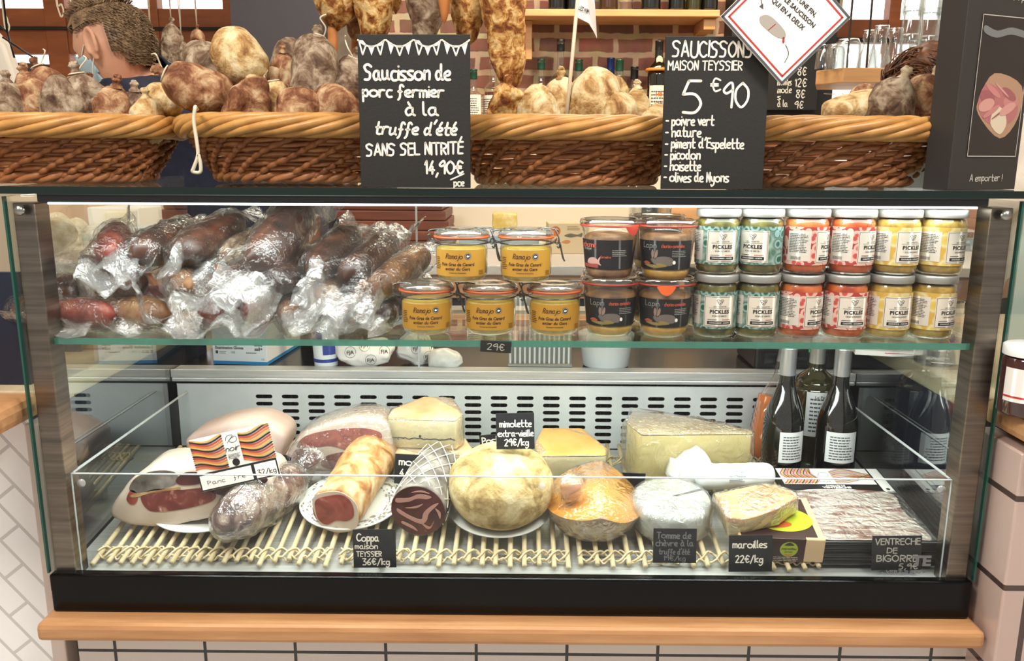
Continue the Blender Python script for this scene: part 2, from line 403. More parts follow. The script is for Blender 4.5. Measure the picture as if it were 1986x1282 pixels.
# ------------------------------------------------------------------ writing
# single-stroke hand lettering: x digit, then height letter (d = base line, h = x height, k = cap height, a = descender)
GL_ = {
 'a': '3h1h0f1d3e;3h3e4d', 'b': '0k0d;0g2h3f2d0d', 'c': '3h1h0f1d3d', 'd': '3g1h0f1d3e;3k3e4d', 'e': '0f2f3g2h0g0e1d3d', 'f': '3j2k1j1d0b;0g2g',
 'g': '3g1h0f1d3e;3h3c1a0b', 'h': '0k0d;0g2h3g3d', 'i': '0h0d;0j0j', 'j': '1h1c0a;1j1j', 'k': '0k0d;3h0f3d', 'l': '0k0e1d',
 'm': '0h0d;0g1h2g2d;2g3h4g4d', 'n': '0h0d;0g2h3g3d', 'o': '2h0g0e2d4e4g2h', 'p': '0h0a;0g2h3f2d0e', 'q': '3g1h0f1d3e;3h3a', 'r': '0h0d;0f1h3h',
 's': '3h1h0g3e2d0d', 't': '1k1e2d3d;0h3h', 'u': '0h0e1d3e;3h3e4d', 'v': '!0h2d3h', 'w': '!0h1d2g3d4h', 'x': '!0h3d;!3h0d', 'y': '0h1e3e;3h3c1a0b', 'z': '!0h3h0d3d',
 'A': '!0d2k4d;!1f3f', 'B': '0d0k;0k3j2h0h;0h3g3e0d', 'C': '4j2k0i0f2d4e', 'D': '0d0k;0k3j4g3e0d', 'E': '!3k0k0d3d;!0h3h', 'F': '!3k0k0d;!0h3h', 'G': '4j2k0i0f2d4e4g;!4g2g',
 'H': '!0k0d;!4k4d;!0h4h', 'I': '!0k0d', 'J': '2k2e1d0e', 'K': '!0k0d;!3k0g3d', 'L': '!0k0d3d', 'M': '!0d0k2g4k4d', 'N': '!0d0k3d3k', 'O': '2k0i0f2d4f4i2k',
 'P': '0d0k;0k3j3h0g', 'Q': '2k0i0f2d4f4i1k;!3e4d', 'R': '0d0k;0k3j3h0g;!1g3d', 'S': '4j2k0j1h3g3e2d0d', 'T': '!0k4k;!2k2d', 'U': '0k0f1d3d4f4k', 'V': '!0k2d4k', 'Y': '!0k2h4k;!2h2d', 'Z': '!0k4k0d4d',
 '0': '2k0i0f2d4f4i2k', '1': '!0i1k1d', '2': '0j2k3i0d;!0d3d', '3': '0k3k1h3g3e2d0d', '4': '!2k0f3f;!2h2d', '5': '!3k1k0h;0h2h3f2d0d', '6': '3k0g1d3e2g0f', '7': '!0k3k1d',
 '8': '2k0j3f2d0f3j2k', '9': '3i1h0i2k3j3d', 'E_': '', '€': '4j2k1i1f2d4e;!0h3h;!0g3g', ',': '!1d0b', '.': '0d0d', '-': '!0g2g', '/': '!0c3k', "'": '!1l0j', '!': '!0k0f;0d0d', ':': '0d0d;0g0g',
}
ACC = {'é': ('e', '!1i2k'), 'è': ('e', '!1k2i'), 'à': ('a', '!1k2i'), 'â': ('a', '!0i2k'), 'É': ('E', '!1l2n'), 'ā': ('a', '!0j3j'), 'ì': ('i', '')}
def _stroke(s):
    st = s[0] == '!'; s = s.lstrip('!')
    p = [(int(s[i]), ord(s[i + 1]) - 100) for i in range(0, len(s), 2)]
    return np.array(p, float) if st else smoothline(p, 5)
def ribbon(p, w):
    """flat pen stroke with round ends in the XY plane"""
    p = np.asarray(p, float); v = []; f = []
    if len(p) > 2:                      # sharp corners start a new stroke
        d = np.diff(p, axis=0); d /= np.linalg.norm(d, axis=1)[:, None] + 1e-9
        for i in range(len(d) - 1):
            if np.dot(d[i], d[i + 1]) < .45: return join(ribbon(p[:i + 2], w), ribbon(p[i + 1:], w))
    if len(p) > 1 and np.abs(p - p[0]).max() > 1e-9:
        t = np.gradient(p, axis=0); t /= np.linalg.norm(t, axis=1)[:, None] + 1e-9; n = np.stack([-t[:, 1], t[:, 0]], 1) * w / 2
        v = np.vstack([p + n, p - n]); m = len(p)
        f = [(i, i + m, i + m + 1, i + 1) for i in range(m - 1)]; v = v.tolist()
    for q in (p[0], p[-1]) if len(p) > 1 else (p[0],):
        b = len(v); v += [[q[0] + math.cos(a * math.pi / 4) * w / 2, q[1] + math.sin(a * math.pi / 4) * w / 2] for a in range(8)]
        f.append(tuple(range(b, b + 8)))
    return np.c_[np.array(v), np.zeros(len(v))], f
def hand(text, size, weight=.16, x=0, y=0, align='L', slant=0.0, space=1.25, seed=0, fit=None, rise=0.0):
    """hand lettering as flat mesh (XY); size = cap height"""
    rng = random.Random(str(seed) + text); k = size / 7.0; cx = 0; strokes = []
    for ch in text:
        if ch == ' ': cx += 2.6; continue
        base, ex = ACC.get(ch, (ch, None)); g = GL_.get(base)
        if g is None: cx += 3; continue
        ss = [_stroke(q) for q in g.split(';') if q]
        if ex: ss.append(_stroke(ex))
        wmax = max(q[:, 0].max() for q in ss); jy = rng.uniform(-.25, .25); ja = rng.uniform(-.04, .04)
        for q in ss:
            q = q.copy(); q[:, 0] += slant * q[:, 1] + ja * q[:, 1] + cx; q[:, 1] += jy; strokes.append(q)
        cx += wmax + space
    W = (cx - space) * k; sx = 1.0
    if fit: sx = fit / W; W = fit
    ox = x - (W / 2 if align == 'C' else W if align == 'R' else 0)
    mb = MB()
    for q in strokes:
        q = q * k; q[:, 0] = q[:, 0] * sx; q[:, 1] += rise * q[:, 0]; q[:, 0] += ox; q[:, 1] += y
        mb.add(ribbon(q, size * weight))
    return np.vstack(mb.v), mb.f
_pt = {}
def printed(text, size, x=0, y=0, align='C', bold=0.0, fit=None, shear=0.0, space=1.0):
    """type set in the built-in face as flat mesh (XY); size = cap height"""
    key = (text, bold, shear, space)
    if key not in _pt:
        cu = bpy.data.curves.new('t', 'FONT'); cu.body = text; cu.size = 1; cu.offset = bold; cu.shear = shear; cu.space_character = space; cu.resolution_u = 2
        o = bpy.data.objects.new('t', cu); COL.objects.link(o); bpy.context.view_layer.update()
        me = bpy.data.meshes.new_from_object(o.evaluated_get(bpy.context.evaluated_depsgraph_get()))
        v = np.array([q.co[:] for q in me.vertices]).reshape(-1, 3); f = [tuple(p.vertices) for p in me.polygons]
        bpy.data.objects.remove(o); bpy.data.curves.remove(cu); bpy.data.meshes.remove(me)
        if len(v): v[:, 0] -= v[:, 0].min()
        _pt[key] = (v, f)
    v, f = _pt[key]; v = v * (size / .70); W = v[:, 0].max() if len(v) else 0
    if fit and W: v = v * np.array([fit / W, 1, 1]); W = fit
    v = v + np.array([x - (W / 2 if align == 'C' else W if align == 'R' else 0), y, 0])
    return v, f
def smallprint(rows, w, h, x=0, y=0, seed=1, align='L'):
    """lines of text too small to read in the photograph: short bars, word by word"""
    rng = random.Random(seed); mb = MB(); lh = h / rows
    for r in range(rows):
        cx = 0; end = w * rng.uniform(.75, 1)
        while cx < end:
            wl = min(rng.uniform(.08, .2) * w, end - cx)
            x0 = x + cx - (w / 2 if align == 'C' else 0); z0 = y - r * lh
            mb.add((np.array([(x0, z0, 0), (x0 + wl * .85, z0, 0), (x0 + wl * .85, z0 + lh * .42, 0), (x0, z0 + lh * .42, 0)]), [(0, 1, 2, 3)])); cx += wl
    return np.vstack(mb.v), mb.f
def rect(x0, x1, y0, y1): return np.array([(x0, y0, 0), (x1, y0, 0), (x1, y1, 0), (x0, y1, 0)], float), [(0, 1, 2, 3)]
def frame2(x0, x1, y0, y1, t):
    mb = MB()
    for r in ((x0, x1, y0, y0 + t), (x0, x1, y1 - t, y1), (x0, x0 + t, y0, y1), (x1 - t, x1, y0, y1)): mb.add(rect(*r))
    return np.vstack(mb.v), mb.f
def disc2(x, y, r, n=28, ry=None):
    ry = ry or r
    return np.array([(x + r * math.cos(i * 2 * math.pi / n), y + ry * math.sin(i * 2 * math.pi / n), 0) for i in range(n)]), [tuple(range(n))]
def ring2(x, y, r, t, n=32):
    p = np.array([(x + r * math.cos(i * 2 * math.pi / n), y + r * math.sin(i * 2 * math.pi / n)) for i in range(n + 1)])
    return ribbon(p, t)
def shape2(pts, k=5): 
    p = smoothline(pts, k, True); return np.c_[p, np.zeros(len(p))], [tuple(range(len(p)))]
def line2(pts, w, k=5): return ribbon(smoothline(pts, k), w)
def join(*vf):
    mb = MB()
    for q in vf: mb.add(q)
    return np.vstack(mb.v), mb.f
def upright(vf, off=0.0, x=0, z=0):     # XY writing -> a wall facing -Y, lifted off it by `off`
    v, f = vf; return np.c_[v[:, 0] + x, np.full(len(v), -off), v[:, 1] + z], f
def slice_x(vf, step=.003):
    bm = bmesh.new(); vs = [bm.verts.new(c) for c in vf[0]]
    for q in vf[1]:
        try: bm.faces.new([vs[i] for i in q])
        except ValueError: pass
    x = vf[0][:, 0].min() + step
    while x < vf[0][:, 0].max():
        bmesh.ops.bisect_plane(bm, geom=bm.verts[:] + bm.edges[:] + bm.faces[:], plane_co=(x, 0, 0), plane_no=(1, 0, 0)); x += step
    bm.verts.index_update()
    r = (np.array([v.co[:] for v in bm.verts]), [tuple(v.index for v in f.verts) for f in bm.faces]); bm.free(); return r
def wrap(vf, rf, a0=0.0, off=0.0003, refine=0):  # XY writing -> round a pot (front = -Y); rf(z) = radius
    v, f = slice_x(vf) if np.ptp(vf[0][:, 0]) > .004 else vf
    out = []
    for x, z, _ in v:
        r = rf(z) + off; a = a0 + x / rf(z); out.append((r * math.sin(a), -r * math.cos(a), z))
    return np.array(out), f
def strip(x0, x1, z0, z1, nx=20, nz_=1):
    v = [(x0 + (x1 - x0) * i / nx, z0 + (z1 - z0) * j / nz_, 0) for j in range(nz_ + 1) for i in range(nx + 1)]
    f = [(j * (nx + 1) + i, j * (nx + 1) + i + 1, (j + 1) * (nx + 1) + i + 1, (j + 1) * (nx + 1) + i) for j in range(nz_) for i in range(nx)]
    return np.array(v, float), f
# ------------------------------------------------------------------ room
WALL_Y = 3.62
tile_floor = BRICK('floor_tile', '#d9d6d4', '#e4e1df', '#9d9a98', .30, .30, .004, .25, plane='XY', offset=0, bump=.1, rot=.5)
brickm = BRICK('old_brick', '#965339', '#77503d', '#c2a67c', .165, .074, .014, .9, vary=.55, plane='XZ', bump=.7, rag=.02, msmooth=.35)
subway = BRICK('beige_tile', '#d8cdc4', '#dbd0c8', '#221d1b', .152, .0775, .0028, .16, plane='XZ', offset=0, bump=.25, coat=.4)
bigtile = BRICK('pink_beige_tile', '#c3aaa0', '#c8b0a6', '#4a3a36', .40, .1465, .005, .18, plane='XZ', offset=.5, bump=.3, coat=.4)
plaster = PM('cream_plaster', '#d8ccb8', .8)
def struct(name, lim, mat, bev=0): return obox(name, lim, mat, None, bev, 'structure')
struct('floor', (-3.2, 3.2, -2.2, 4.6, -.05, 0), tile_floor)
struct('ceiling', (-3.2, 3.2, -.4, 4.6, 3.0, 3.05), PM('ceiling_paint', '#d8d2c8', .9))
# brick wall between the window bays
struct('wall_back', (D(692, 60, 3.62).x, .86, WALL_Y, WALL_Y + .2, 0, 3.0), brickm)
struct('wall_left', (-3.2, -3.1, -.4, 4.6, 0, 3.0), plaster)
struct('wall_right', (3.1, 3.2, -.4, 4.6, 0, 3.0), plaster)
# dark and concrete pillars left of the bricks
struct('pillar_dark', (D(449, 60, 3.40).x, D(622, 60, 3.40).x, 3.40, 3.58, 0, 3.0), PM('charcoal_paint', '#464348', .6))
struct('pillar_black', (D(610, 60, 3.59).x, D(648, 60, 3.59).x, 3.59, 3.62, 0, 3.0), PM('black_wall_paint', '#141317', .6))
struct('pillar_concrete', (D(645, 60, 3.56).x, D(697, 60, 3.56).x, 3.56, 3.70, 0, 3.0), RM('rough_concrete', [(.3, '#6d6153'), (.7, '#8b7d6b')], 14, 6, .9, rnd=False))
struct('wall_backsplash', (D(700, 400, 3.45).x, .86, 3.40, 3.58, 1.0, 1.43), plaster)
struct('wall_dark_panel', (.86, 1.285, 3.50, 3.7, 0, 3.0), PM('black_wall_paint', '#141317', .6))
def window(name, x0, x1, z0, z1, y, bars_x=(), bars_z=(), t=.055, mat=windowwood):
    """wooden casement with panes, street light behind it"""
    r = bpy.data.objects.new(name, None); link(r); r['kind'] = 'structure'
    m = MB()
    for a in (x0, x1): m.add(bx(a - t / 2, a + t / 2, y - .03, y + .03, z0, z1, .004))
    for a in (z0, z1): m.add(bx(x0, x1, y - .028, y + .028, a - t / 2, a + t / 2, .004))
    for a, w in bars_x: m.add(bx(a - w / 2, a + w / 2, y - .034, y + .034, z0, z1, .004))
    for a, w in bars_z: m.add(bx(x0, x1, y - .026, y + .026, a - w / 2, a + w / 2, .004))
    m.build('frame', mat, r, smooth=False, kind='structure')
    MB().add(bx(x0, x1, y + .031, y + .036, z0, z1)).build('pane', glass, r, smooth=False, kind='structure')
    return r
# left window wall (pixel rows 20-60 frame rail, panes above and below)
WY = 4.15
def wz(py, y=WY): return D(300, py, y).z
def wx(px, y=WY): return D(px, 100, y).x
window('window_1', wx(-160), wx(452), wz(128) - .55, 2.6, WY,
       bars_x=((wx(120), .10), (wx(308), .045), (wx(-10), .05)), bars_z=((wz(40), .10), (wz(82), .115)))
obox('gap_shade_1', (wx(-160), wx(452), WY - .05, WY - .035, wz(61), wz(55)), PM('dark_gap', '#21150f', .8), None, 0, 'structure')  # dark strip painted in as the shaded gap between the window rails
struct('wall_left_sill', (-3.1, -.9, WY - .1, WY + .1, 0, wz(128) - .56), plaster)
# right window wall
WY2 = 3.95
def w2(px, py): return D(px, py, WY2)
window('window_2', w2(1585, 0).x, w2(1990, 0).x, 1.15, 2.7, WY2, bars_x=((w2(1731, 20).x, .05),), bars_z=((w2(1650, 62).z, .10),))
obox('gap_shade_2', (w2(1560, 0).x, w2(1735, 0).x, WY2 - .05, WY2 - .03, w2(1650, 84).z, w2(1650, 76).z), PM('dark_gap', '#21150f', .8), None, 0, 'structure')  # dark strip painted in as the shaded gap under the right window's rail
struct('wall_right_sill', (1.34, 3.1, WY2 - .1, WY2 + .1, 0, 1.12), plaster)
intercom_p = w2(1613, 17)

# ------------------------------------------------------------------ tiled front, ledge, side counters
HX = .75
o = struct('wall_front', (-.67, .82, 1.245, 1.42, 0, .593), subway); o.location.x = -.055
led = obox('wooden_ledge', (-.757, .757, 1.187, 1.44, .594, .6245), wood, None, .008)
tag(led, 'long light brown wooden ledge under the black base of the glass case', 'ledge')
obox('wall_left_front', (-1.6, -.79, 1.285, 1.30, 0, .938), BRICK('white_tile', '#fcfbfa', '#f8f7f5', '#d2cfcd', .11, .045, .003, .12, plane='XZ', offset=.5, bump=.2, rot=.9), None, 0, 'structure')
obox('wall_left_tiles', (-.782, -.757, 1.262, 1.30, 0, .935), PM('pier_tile', '#cbb9ae', .3), None, .003, 'structure')
o = obox('wall_right_tiles', (.763, 1.6, 1.17, 1.30, -.126, .804), bigtile, None, .003, 'structure'); o.location.z = .126
for s, nm, lab in ((-1, 'left', 'light wooden counter slab running back along the left side of the glass case'),
                   (1, 'right', 'light wooden counter with a notepad and a tumbler, right of the glass case')):
    c = thing('side_counter', lab, 'counter', (s * .772, 1.3, 0))
    e = (.772, 1.75)
    xs = sorted((s * .772, s * 1.75))
    o = obox('counter_top', (xs[0], xs[1], 1.30, 2.05, .940, .978), woodl, None, .004); o.parent = c; o.matrix_parent_inverse = T(s * .772, 1.3, 0).inverted()
    xn = sorted((s * .768, s * 1.30 if s < 0 else s * 1.75))
    o = obox('counter_front_edge', (xn[0], xn[1], 1.125, 1.2985, .940, .980), wood, None, .014); o.parent = c; o.matrix_parent_inverse = T(s * .772, 1.3, 0).inverted()
    xs = sorted((s * .775, s * .81))
    o = obox('navy_side', (xs[0], xs[1], 1.302, 2.03, 0, .939), navy, None, .001); o.parent = c; o.matrix_parent_inverse = T(s * .772, 1.3, 0).inverted()

# ------------------------------------------------------------------ display case
case = thing('display_case', 'wide glass refrigerated deli display case with steel posts and a black base', 'display case', (0, 1.23, .6245))
PI_ = T(0, 1.23, .6245).inverted()
def cpart(name, vfs, mat, label=None, smooth=False):
    m = MB()
    for q in vfs: m.add(q)
    o = m.build(name, mat, case, smooth=smooth); o.matrix_parent_inverse = PI_
    if label: o['label'] = label
    return o
FY = 1.23; BY = 1.93; PZ = 1.313
cpart('base', [bx(-.748, .748, 1.225, 1.93, .625, .667, .004), bx(-.748, .748, 1.225, 1.2445, .660, .691, .003)], blackgloss, 'glossy black base')
cpart('front_glass', [bx(-.75, .75, FY, FY + .006, .6915, 1.2985)], glass)
for s in (-1, 1): cpart('glass_edge', [bx(s * .7515 - .0015, s * .7515 + .0015, FY, FY + .007, .6915, 1.2985)], edgegreen, 'green edge of the front pane')
cpart('side_glass', [bx(-.7505, -.7455, FY + .008, 1.90, .668, 1.2985)], sideglass); cpart('side_glass', [bx(.7455, .7505, FY + .008, 1.90, .668, 1.2985)], sideglass)
cpart('top_glass', [bx(-.76, .76, FY - .005, BY, PZ - .010, PZ)], GLS('top_pane', (.93, .97, .95), .09, .9, 3.0))
cpart('top_glass_edge', [bx(-.761, .761, FY - .007, FY - .0052, PZ - .0105, PZ + .0003)], edgedark)
cpart('top_frame', [bx(-.705, .705, FY + .0065, FY + .035, 1.2895, 1.3028, .002)], blackm); cpart('top_frame', [bx(-.70, .70, BY - .03, BY, 1.288, 1.303, .002)], blackm)
cpart('light_strip', [bx(-.69, .69, FY + .008, FY + .030, 1.2868, 1.2893)], PM('led_strip', '#f4fffa', .5, emit=6), 'lit white strip under the top edge')
for s in (-1, 1): cpart('post', [bx(s * .728 - .0165, s * .728 + .0165, FY + .0095, FY + .05, .6675, 1.2885, .002)], RM('worn_steel', [(.3, '#6f655c'), (.7, '#94887c')], 6, 4, .3, (1, 1, 20), metal=1))
for s in (-1, 1):
    o = MB().add(lathe([(0, .007), (.006, .006), (.008, .002), (.008, 0)], 18), T(s * .728, FY - .0005, 1.278) @ RX(R_(90))).build('bolt', steel, case); o.matrix_parent_inverse = PI_
# glass shelf
SH = 1.079
cpart('shelf', [bx(-.722, .722, 1.254, 1.56, SH - .0095, SH)], GLS('shelf_glass', (.90, .97, .94), .06, .8, 3.0))
cpart('shelf_edge', [bx(-.722, .722, 1.2525, 1.2539, SH - .0098, SH + .0004)], GLS('shelf_edge_green', (.30, .66, .56), .12, .5, 3.0, .15, None, .40, C('#4fa58f')), 'green front edge of the glass shelf')
for s in (-1, 1): cpart('shelf_bracket', [bx(s * .734 - .010, s * .734 + .010, 1.30, 1.52, SH - .020, SH - .0100, .002)], steel)
# deck, rear rail and slotted back panel
def dz(y): return .675 + .11 * (y - 1.26)
cpart('deck', [(np.array([(-.742, 1.248, .674), (.742, 1.248, .674), (.742, 1.74, dz(1.74) - .004), (-.742, 1.74, dz(1.74) - .004), (-.742, 1.248, .6675), (.742, 1.248, .6675), (.742, 1.74, .6675), (-.742, 1.74, .6675)], float),
      [(0, 1, 2, 3), (7, 6, 5, 4), (0, 4, 5, 1), (2, 6, 7, 3), (1, 5, 6, 2), (3, 7, 4, 0)])], steelh, 'flat steel display deck')
mb = MB()
NC, NR = 20, 7; X0, X1 = -.735, .735; ZB, ZT = .726, .868
cols = [(-.545 + i * 1.09 / (NC - 1)) for i in range(NC + 3)]; cols = [c for c in cols if c < .66]
rows = [.742 + i * .0165 for i in range(NR)]
def slotpanel():
    bm = bmesh.new(); hw, hh = .0185, .0042
    def ring(cx, cz): return [(cx + sgn * (hw - hh) + hh * math.cos(a), cz + hh * math.sin(a)) for sgn, aa in ((1, (-90, -45, 0, 45, 90)), (-1, (90, 135, 180, 225, 270))) for a in map(R_, aa)]
    vs = lambda pts: [bm.verts.new((x, 0, z)) for x, z in pts]
    dx = (cols[1] - cols[0]) / 2; dzz = (rows[1] - rows[0]) / 2
    for cx in cols:
        for cz in rows:
            o = vs([(cx + dx, cz - dzz), (cx + dx, cz + dzz), (cx - dx, cz + dzz), (cx - dx, cz - dzz)]); r = vs(ring(cx, cz))
            n = len(r)
            for i in range(4): bm.faces.new((r[i], r[i + 1], o[0 if i < 2 else 1])) if i != 2 else bm.faces.new((r[2], r[3], o[1]))
            bm.faces.new((r[2], o[1], o[0]))
            bm.faces.new((r[4], r[5], o[2], o[1]))
            for i in range(5, 9): bm.faces.new((r[i], r[i + 1], o[2 if i < 7 else 3]))
            bm.faces.new((r[7], o[3], o[2]))
            bm.faces.new((r[9], r[0], o[0], o[3]))
    xa, xb, za, zb = cols[0] - dx, cols[-1] + dx, rows[0] - dzz, rows[-1] + dzz
    for a, b, c, d in ((X0, xa, ZB, ZT), (xb, X1, ZB, ZT), (xa, xb, ZB, za), (xa, xb, zb, ZT)): bm.faces.new(vs([(a, c), (b, c), (b, d), (a, d)]))
    bmesh.ops.remove_doubles(bm, verts=bm.verts[:], dist=1e-5); bm.verts.index_update()
    r = (np.array([v.co[:] for v in bm.verts]), [tuple(v.index for v in f.verts) for f in bm.faces]); bm.free(); return r
pv, pf = slotpanel()
cpart('back_panel', [(pv + np.array([0, 1.742, 0]), pf), bx(X0, X1, 1.7405, 1.7425, ZT, ZT + .0015)], galv, 'slotted galvanised panel at the back')
cpart('vent_cavity', [bx(X0, X1, 1.80, 1.805, .69, ZT), bx(X0, X0 + .004, 1.745, 1.80, .69, ZT), bx(X1 - .004, X1, 1.745, 1.80, .69, ZT)], PM('dark_cavity', '#15171a', .6))
cpart('evaporator_fins', [bx(x - .001, x + .001, 1.765, 1.785, .70, .86) for x in np.arange(-.62, .66, .016)], PM('fin_metal', '#4b4e52', .4, .8))
cpart('rear_rail', [bx(-.745, .745, 1.738, 1.762, .874, .884, .003), bx(-.745, .745, 1.7375, 1.741, .884, .902, .001), bx(-.745, .745, 1.741, 1.79, .885, .899, .002)], steelh, 'bright steel rail along the back')
cpart('rear_worktop', [bx(-.745, .745, 1.79, 2.03, .878, .893, .003)], blackgloss, 'glossy black worktop behind the rail')
cpart('rear_door', [bx(-.205, .70, 1.772, 1.777, .900, 1.285)], acrylic, 'clear sliding rear panel')
cpart('rear_door_edge', [bx(-.2085, -.2051, 1.7712, 1.7778, .900, 1.285)], acredge)
# clear acrylic sneeze guard round the deck
cpart('front_guard', [bx(-.711, .711, 1.256, 1.260, .678, .8525)], acrylic, 'low clear acrylic guard at the front')
cpart('guard_edge', [bx(-.711, .711, 1.2558, 1.2602, .8526, .8538), bx(-.7125, -.7112, 1.2558, 1.2602, .68, .8538), bx(.7112, .7125, 1.2558, 1.2602, .68, .8538)], acredge)
for s in (-1, 1): cpart('side_guard', [bx(s * .711 - .002, s * .711 + .002, 1.262, 1.735, .690, .8525)], acrylic)
for s in (-1, 1): cpart('side_guard_edge', [bx(s * .711 - .0022, s * .711 + .0022, 1.262, 1.735, .8526, .8544)], acredge)
for x, z in ((-.695, .838), (.695, .838), (.052, .838)):
    o = MB().add(lathe([(0, .003), (.006, .0025), (.007, 0)], 18), T(x, 1.2555, z) @ RX(R_(90))).build('guard_button', GLS('button_clear', (.9, .92, .92), .15, .7, 2.0, .1, None, .3), case); o.matrix_parent_inverse = PI_
# ------------------------------------------------------------------ wicker baskets on the glass top
def oval(a, b, th, e=2.35):
    c, s = math.cos(th), math.sin(th)
    return (a * abs(c) ** (2 / e) * (1 if c >= 0 else -1), b * abs(s) ** (2 / e) * (1 if s >= 0 else -1))
def basket_parts(root):
    A0, B0, A1, B1, H = .140, .095, .189, .132, .074
    def ab(t): k = t ** .85; return A0 + (A1 - A0) * k, B0 + (B1 - B0) * k
    m = MB(); NL = 10; n = 220; ND = 24
    for L in range(NL):
        t = (L + .6) / NL; a, b = ab(t); p = []
        for i in range(n):
            th = 2 * math.pi * i / n; w = .0034 * math.sin(ND / 2 * (th - .80 * t) + L * math.pi)
            x, y = oval(a + w, b + w, th); p.append((x, y, .012 + H * t + .0012 * math.sin(9 * th + L * 2.1)))
        m.add(tube(p, .0041, 6, True))
    m.build('woven_wall', wick, root)
    m = MB()
    for d in range(ND):
        p = []; r = []; k = 44
        for i in range(k):
            t = i / (k - 1); a, b = ab(t); ph = t * NL * math.pi
            th = 2 * math.pi * d / ND + .80 * t; o = .0058 + .0024 * math.sin(2 * ph)
            x, y = oval(a + o, b + o, th); p.append((x, y, .010 + (H + .004) * t)); r.append(.0034 + .0022 * abs(math.sin(ph)))
        m.add(tube(p, r, 6))
    m.build('twisted_stake', wickd, root, kind='stuff')
    m = MB()
    for k in range(7):
        p = []; nn = 220
        for i in range(nn):
            th = 2 * math.pi * i / nn; ph = 2 * math.pi * k / 7 + 4 * th
            x, y = oval(A1 + .006 + .0115 * math.cos(ph), B1 + .006 + .0115 * math.cos(ph), th); p.append((x, y, .090 + .0125 * math.sin(ph)))
        m.add(tube(p, .0072 + .0006 * math.sin(k * 5), 8, True))
    m.build('rim', wickl, root)
    m = MB()
    for k in range(3):
        p = []; nn = 200
        for i in range(nn):
            th = 2 * math.pi * i / nn; ph = 2 * math.pi * k / 3 + 12 * th
            x, y = oval(A0 + .003 + .007 * math.cos(ph), B0 + .003 + .007 * math.cos(ph), th); p.append((x, y, .0105 + .005 * math.sin(ph)))
        m.add(tube(p, .0056, 7, True))
    m.build('base_braid', wick, root)
    m = MB()
    for i in range(-11, 12):
        x = i * .0128; yb = B0 * (1 - min(1, abs(x / A0)) ** 2.35) ** (1 / 2.35)
        if yb > .02: m.add(tube([(x, -yb, .012), (x, yb, .012)], .0066, 6))
    for yy in (-.05, 0, .05): m.add(tube([(-.12, yy, .012), (.12, yy, .012)], .0066, 6))
    m.build('bottom', wickd, root)
BZ = PZ + .0003
bk_px = [(114, 'leftmost of the four wicker baskets, full of dull brown sausages'),
         (588, 'wicker basket with a loop of string hanging from its rim'),
         (1098, 'wicker basket between the two chalkboards, holding a flag on a stick'),
         (1598, 'wicker basket with pale sausages right of the price chalkboard')]
baskets = []
for i, (px, lab) in enumerate(bk_px):
    x = D(px, 300, 1.42).x
    if i == 0:
        b = thing('wicker_basket', lab, 'basket', (x, 1.425, BZ), (0, 0, .05), 'wicker baskets on the glass top'); basket_parts(b)
    else:
        b = copytree(baskets[0]); b.location = (x, 1.425 + (.012 if i == 1 else 0), BZ + (.002 if i == 1 else 0)); b.rotation_euler = (0, 0, (.05, -.09, .02, -.06)[i]); b['label'] = lab
    baskets.append(b)
# string loop on the second basket
p0 = D(378, 226, 1.27); s = []
for q in ((378, 210), (376, 235), (381, 270), (384, 300), (376, 325), (374, 333), (388, 334), (389, 318), (385, 300)): s.append(D(q[0], q[1], 1.268))
st = MB().add(tube(smoothline(s, 6), .0028, 7)).add(tube(smoothline([D(378, 210, 1.268), D(379, 207, 1.285), D(382, 212, 1.31)], 5), .0028, 7)).build('string_loop', cord)
tag(st, 'loop of cream string hanging from the rim of the second basket', 'string')

# ------------------------------------------------------------------ sausages
def sausage_vf(L, R, seed=0, bend=.0, amp=.12, e=2.6, n=26, m=34, flat_=1.0, waist=0.0):
    v = []
    for i in range(m + 1):
        t = i / m; u = 2 * t - 1
        r = R * max(0.0, 1 - abs(u) ** e) ** (1 / 2.0) * (1 - waist * math.cos(u * 4.5) * .5)
        if i in (0, m): r = 0
        x = u * L / 2; zc = bend * (1 - u * u)
        for j in range(n):
            a = 2 * math.pi * j / n; v.append((x, r * math.cos(a), r * math.sin(a) * flat_ + zc))
    f = [(i * n + j, i * n + (j + 1) % n, (i + 1) * n + (j + 1) % n, (i + 1) * n + j) for i in range(m) for j in range(n)]
    v, f = lump((np.array(v), f), R * amp * 1.7, .55 / R, seed); v, f = lump((v, f), R * amp * .55, 1.7 / R, seed + 3)
    return v, f
def knot_vf(R, seed=0, tuft=1.0, side=-1):
    """tied end: collar and a ragged tuft, at the -X end"""
    rng = random.Random(seed); m = MB()
    m.add(lump(lathe([(R * .30, .0), (R * .30, R * .10), (R * .17, R * .22), (R * .2, R * .34), (R * .27, R * .42 * tuft), (R * .2, R * .52 * tuft), (0, R * .5 * tuft)], 12), R * .08, 1 / R, seed))
    for k in range(4):
        a = rng.uniform(0, 6.28); q = rng.uniform(.10, .22) * R
        m.add(tube(smoothline([(0, 0, R * .3), (q * .4 * math.cos(a), q * .4 * math.sin(a), R * .55), (q * math.cos(a), q * math.sin(a), R * rng.uniform(.40, .56) * tuft)], 4), [R * .12] * 4 + [R * .13] * 4 + [R * .07], 6))
    v = np.vstack(m.v); v = np.c_[side * v[:, 2], v[:, 1], v[:, 0] * -side]
    return v, m.f
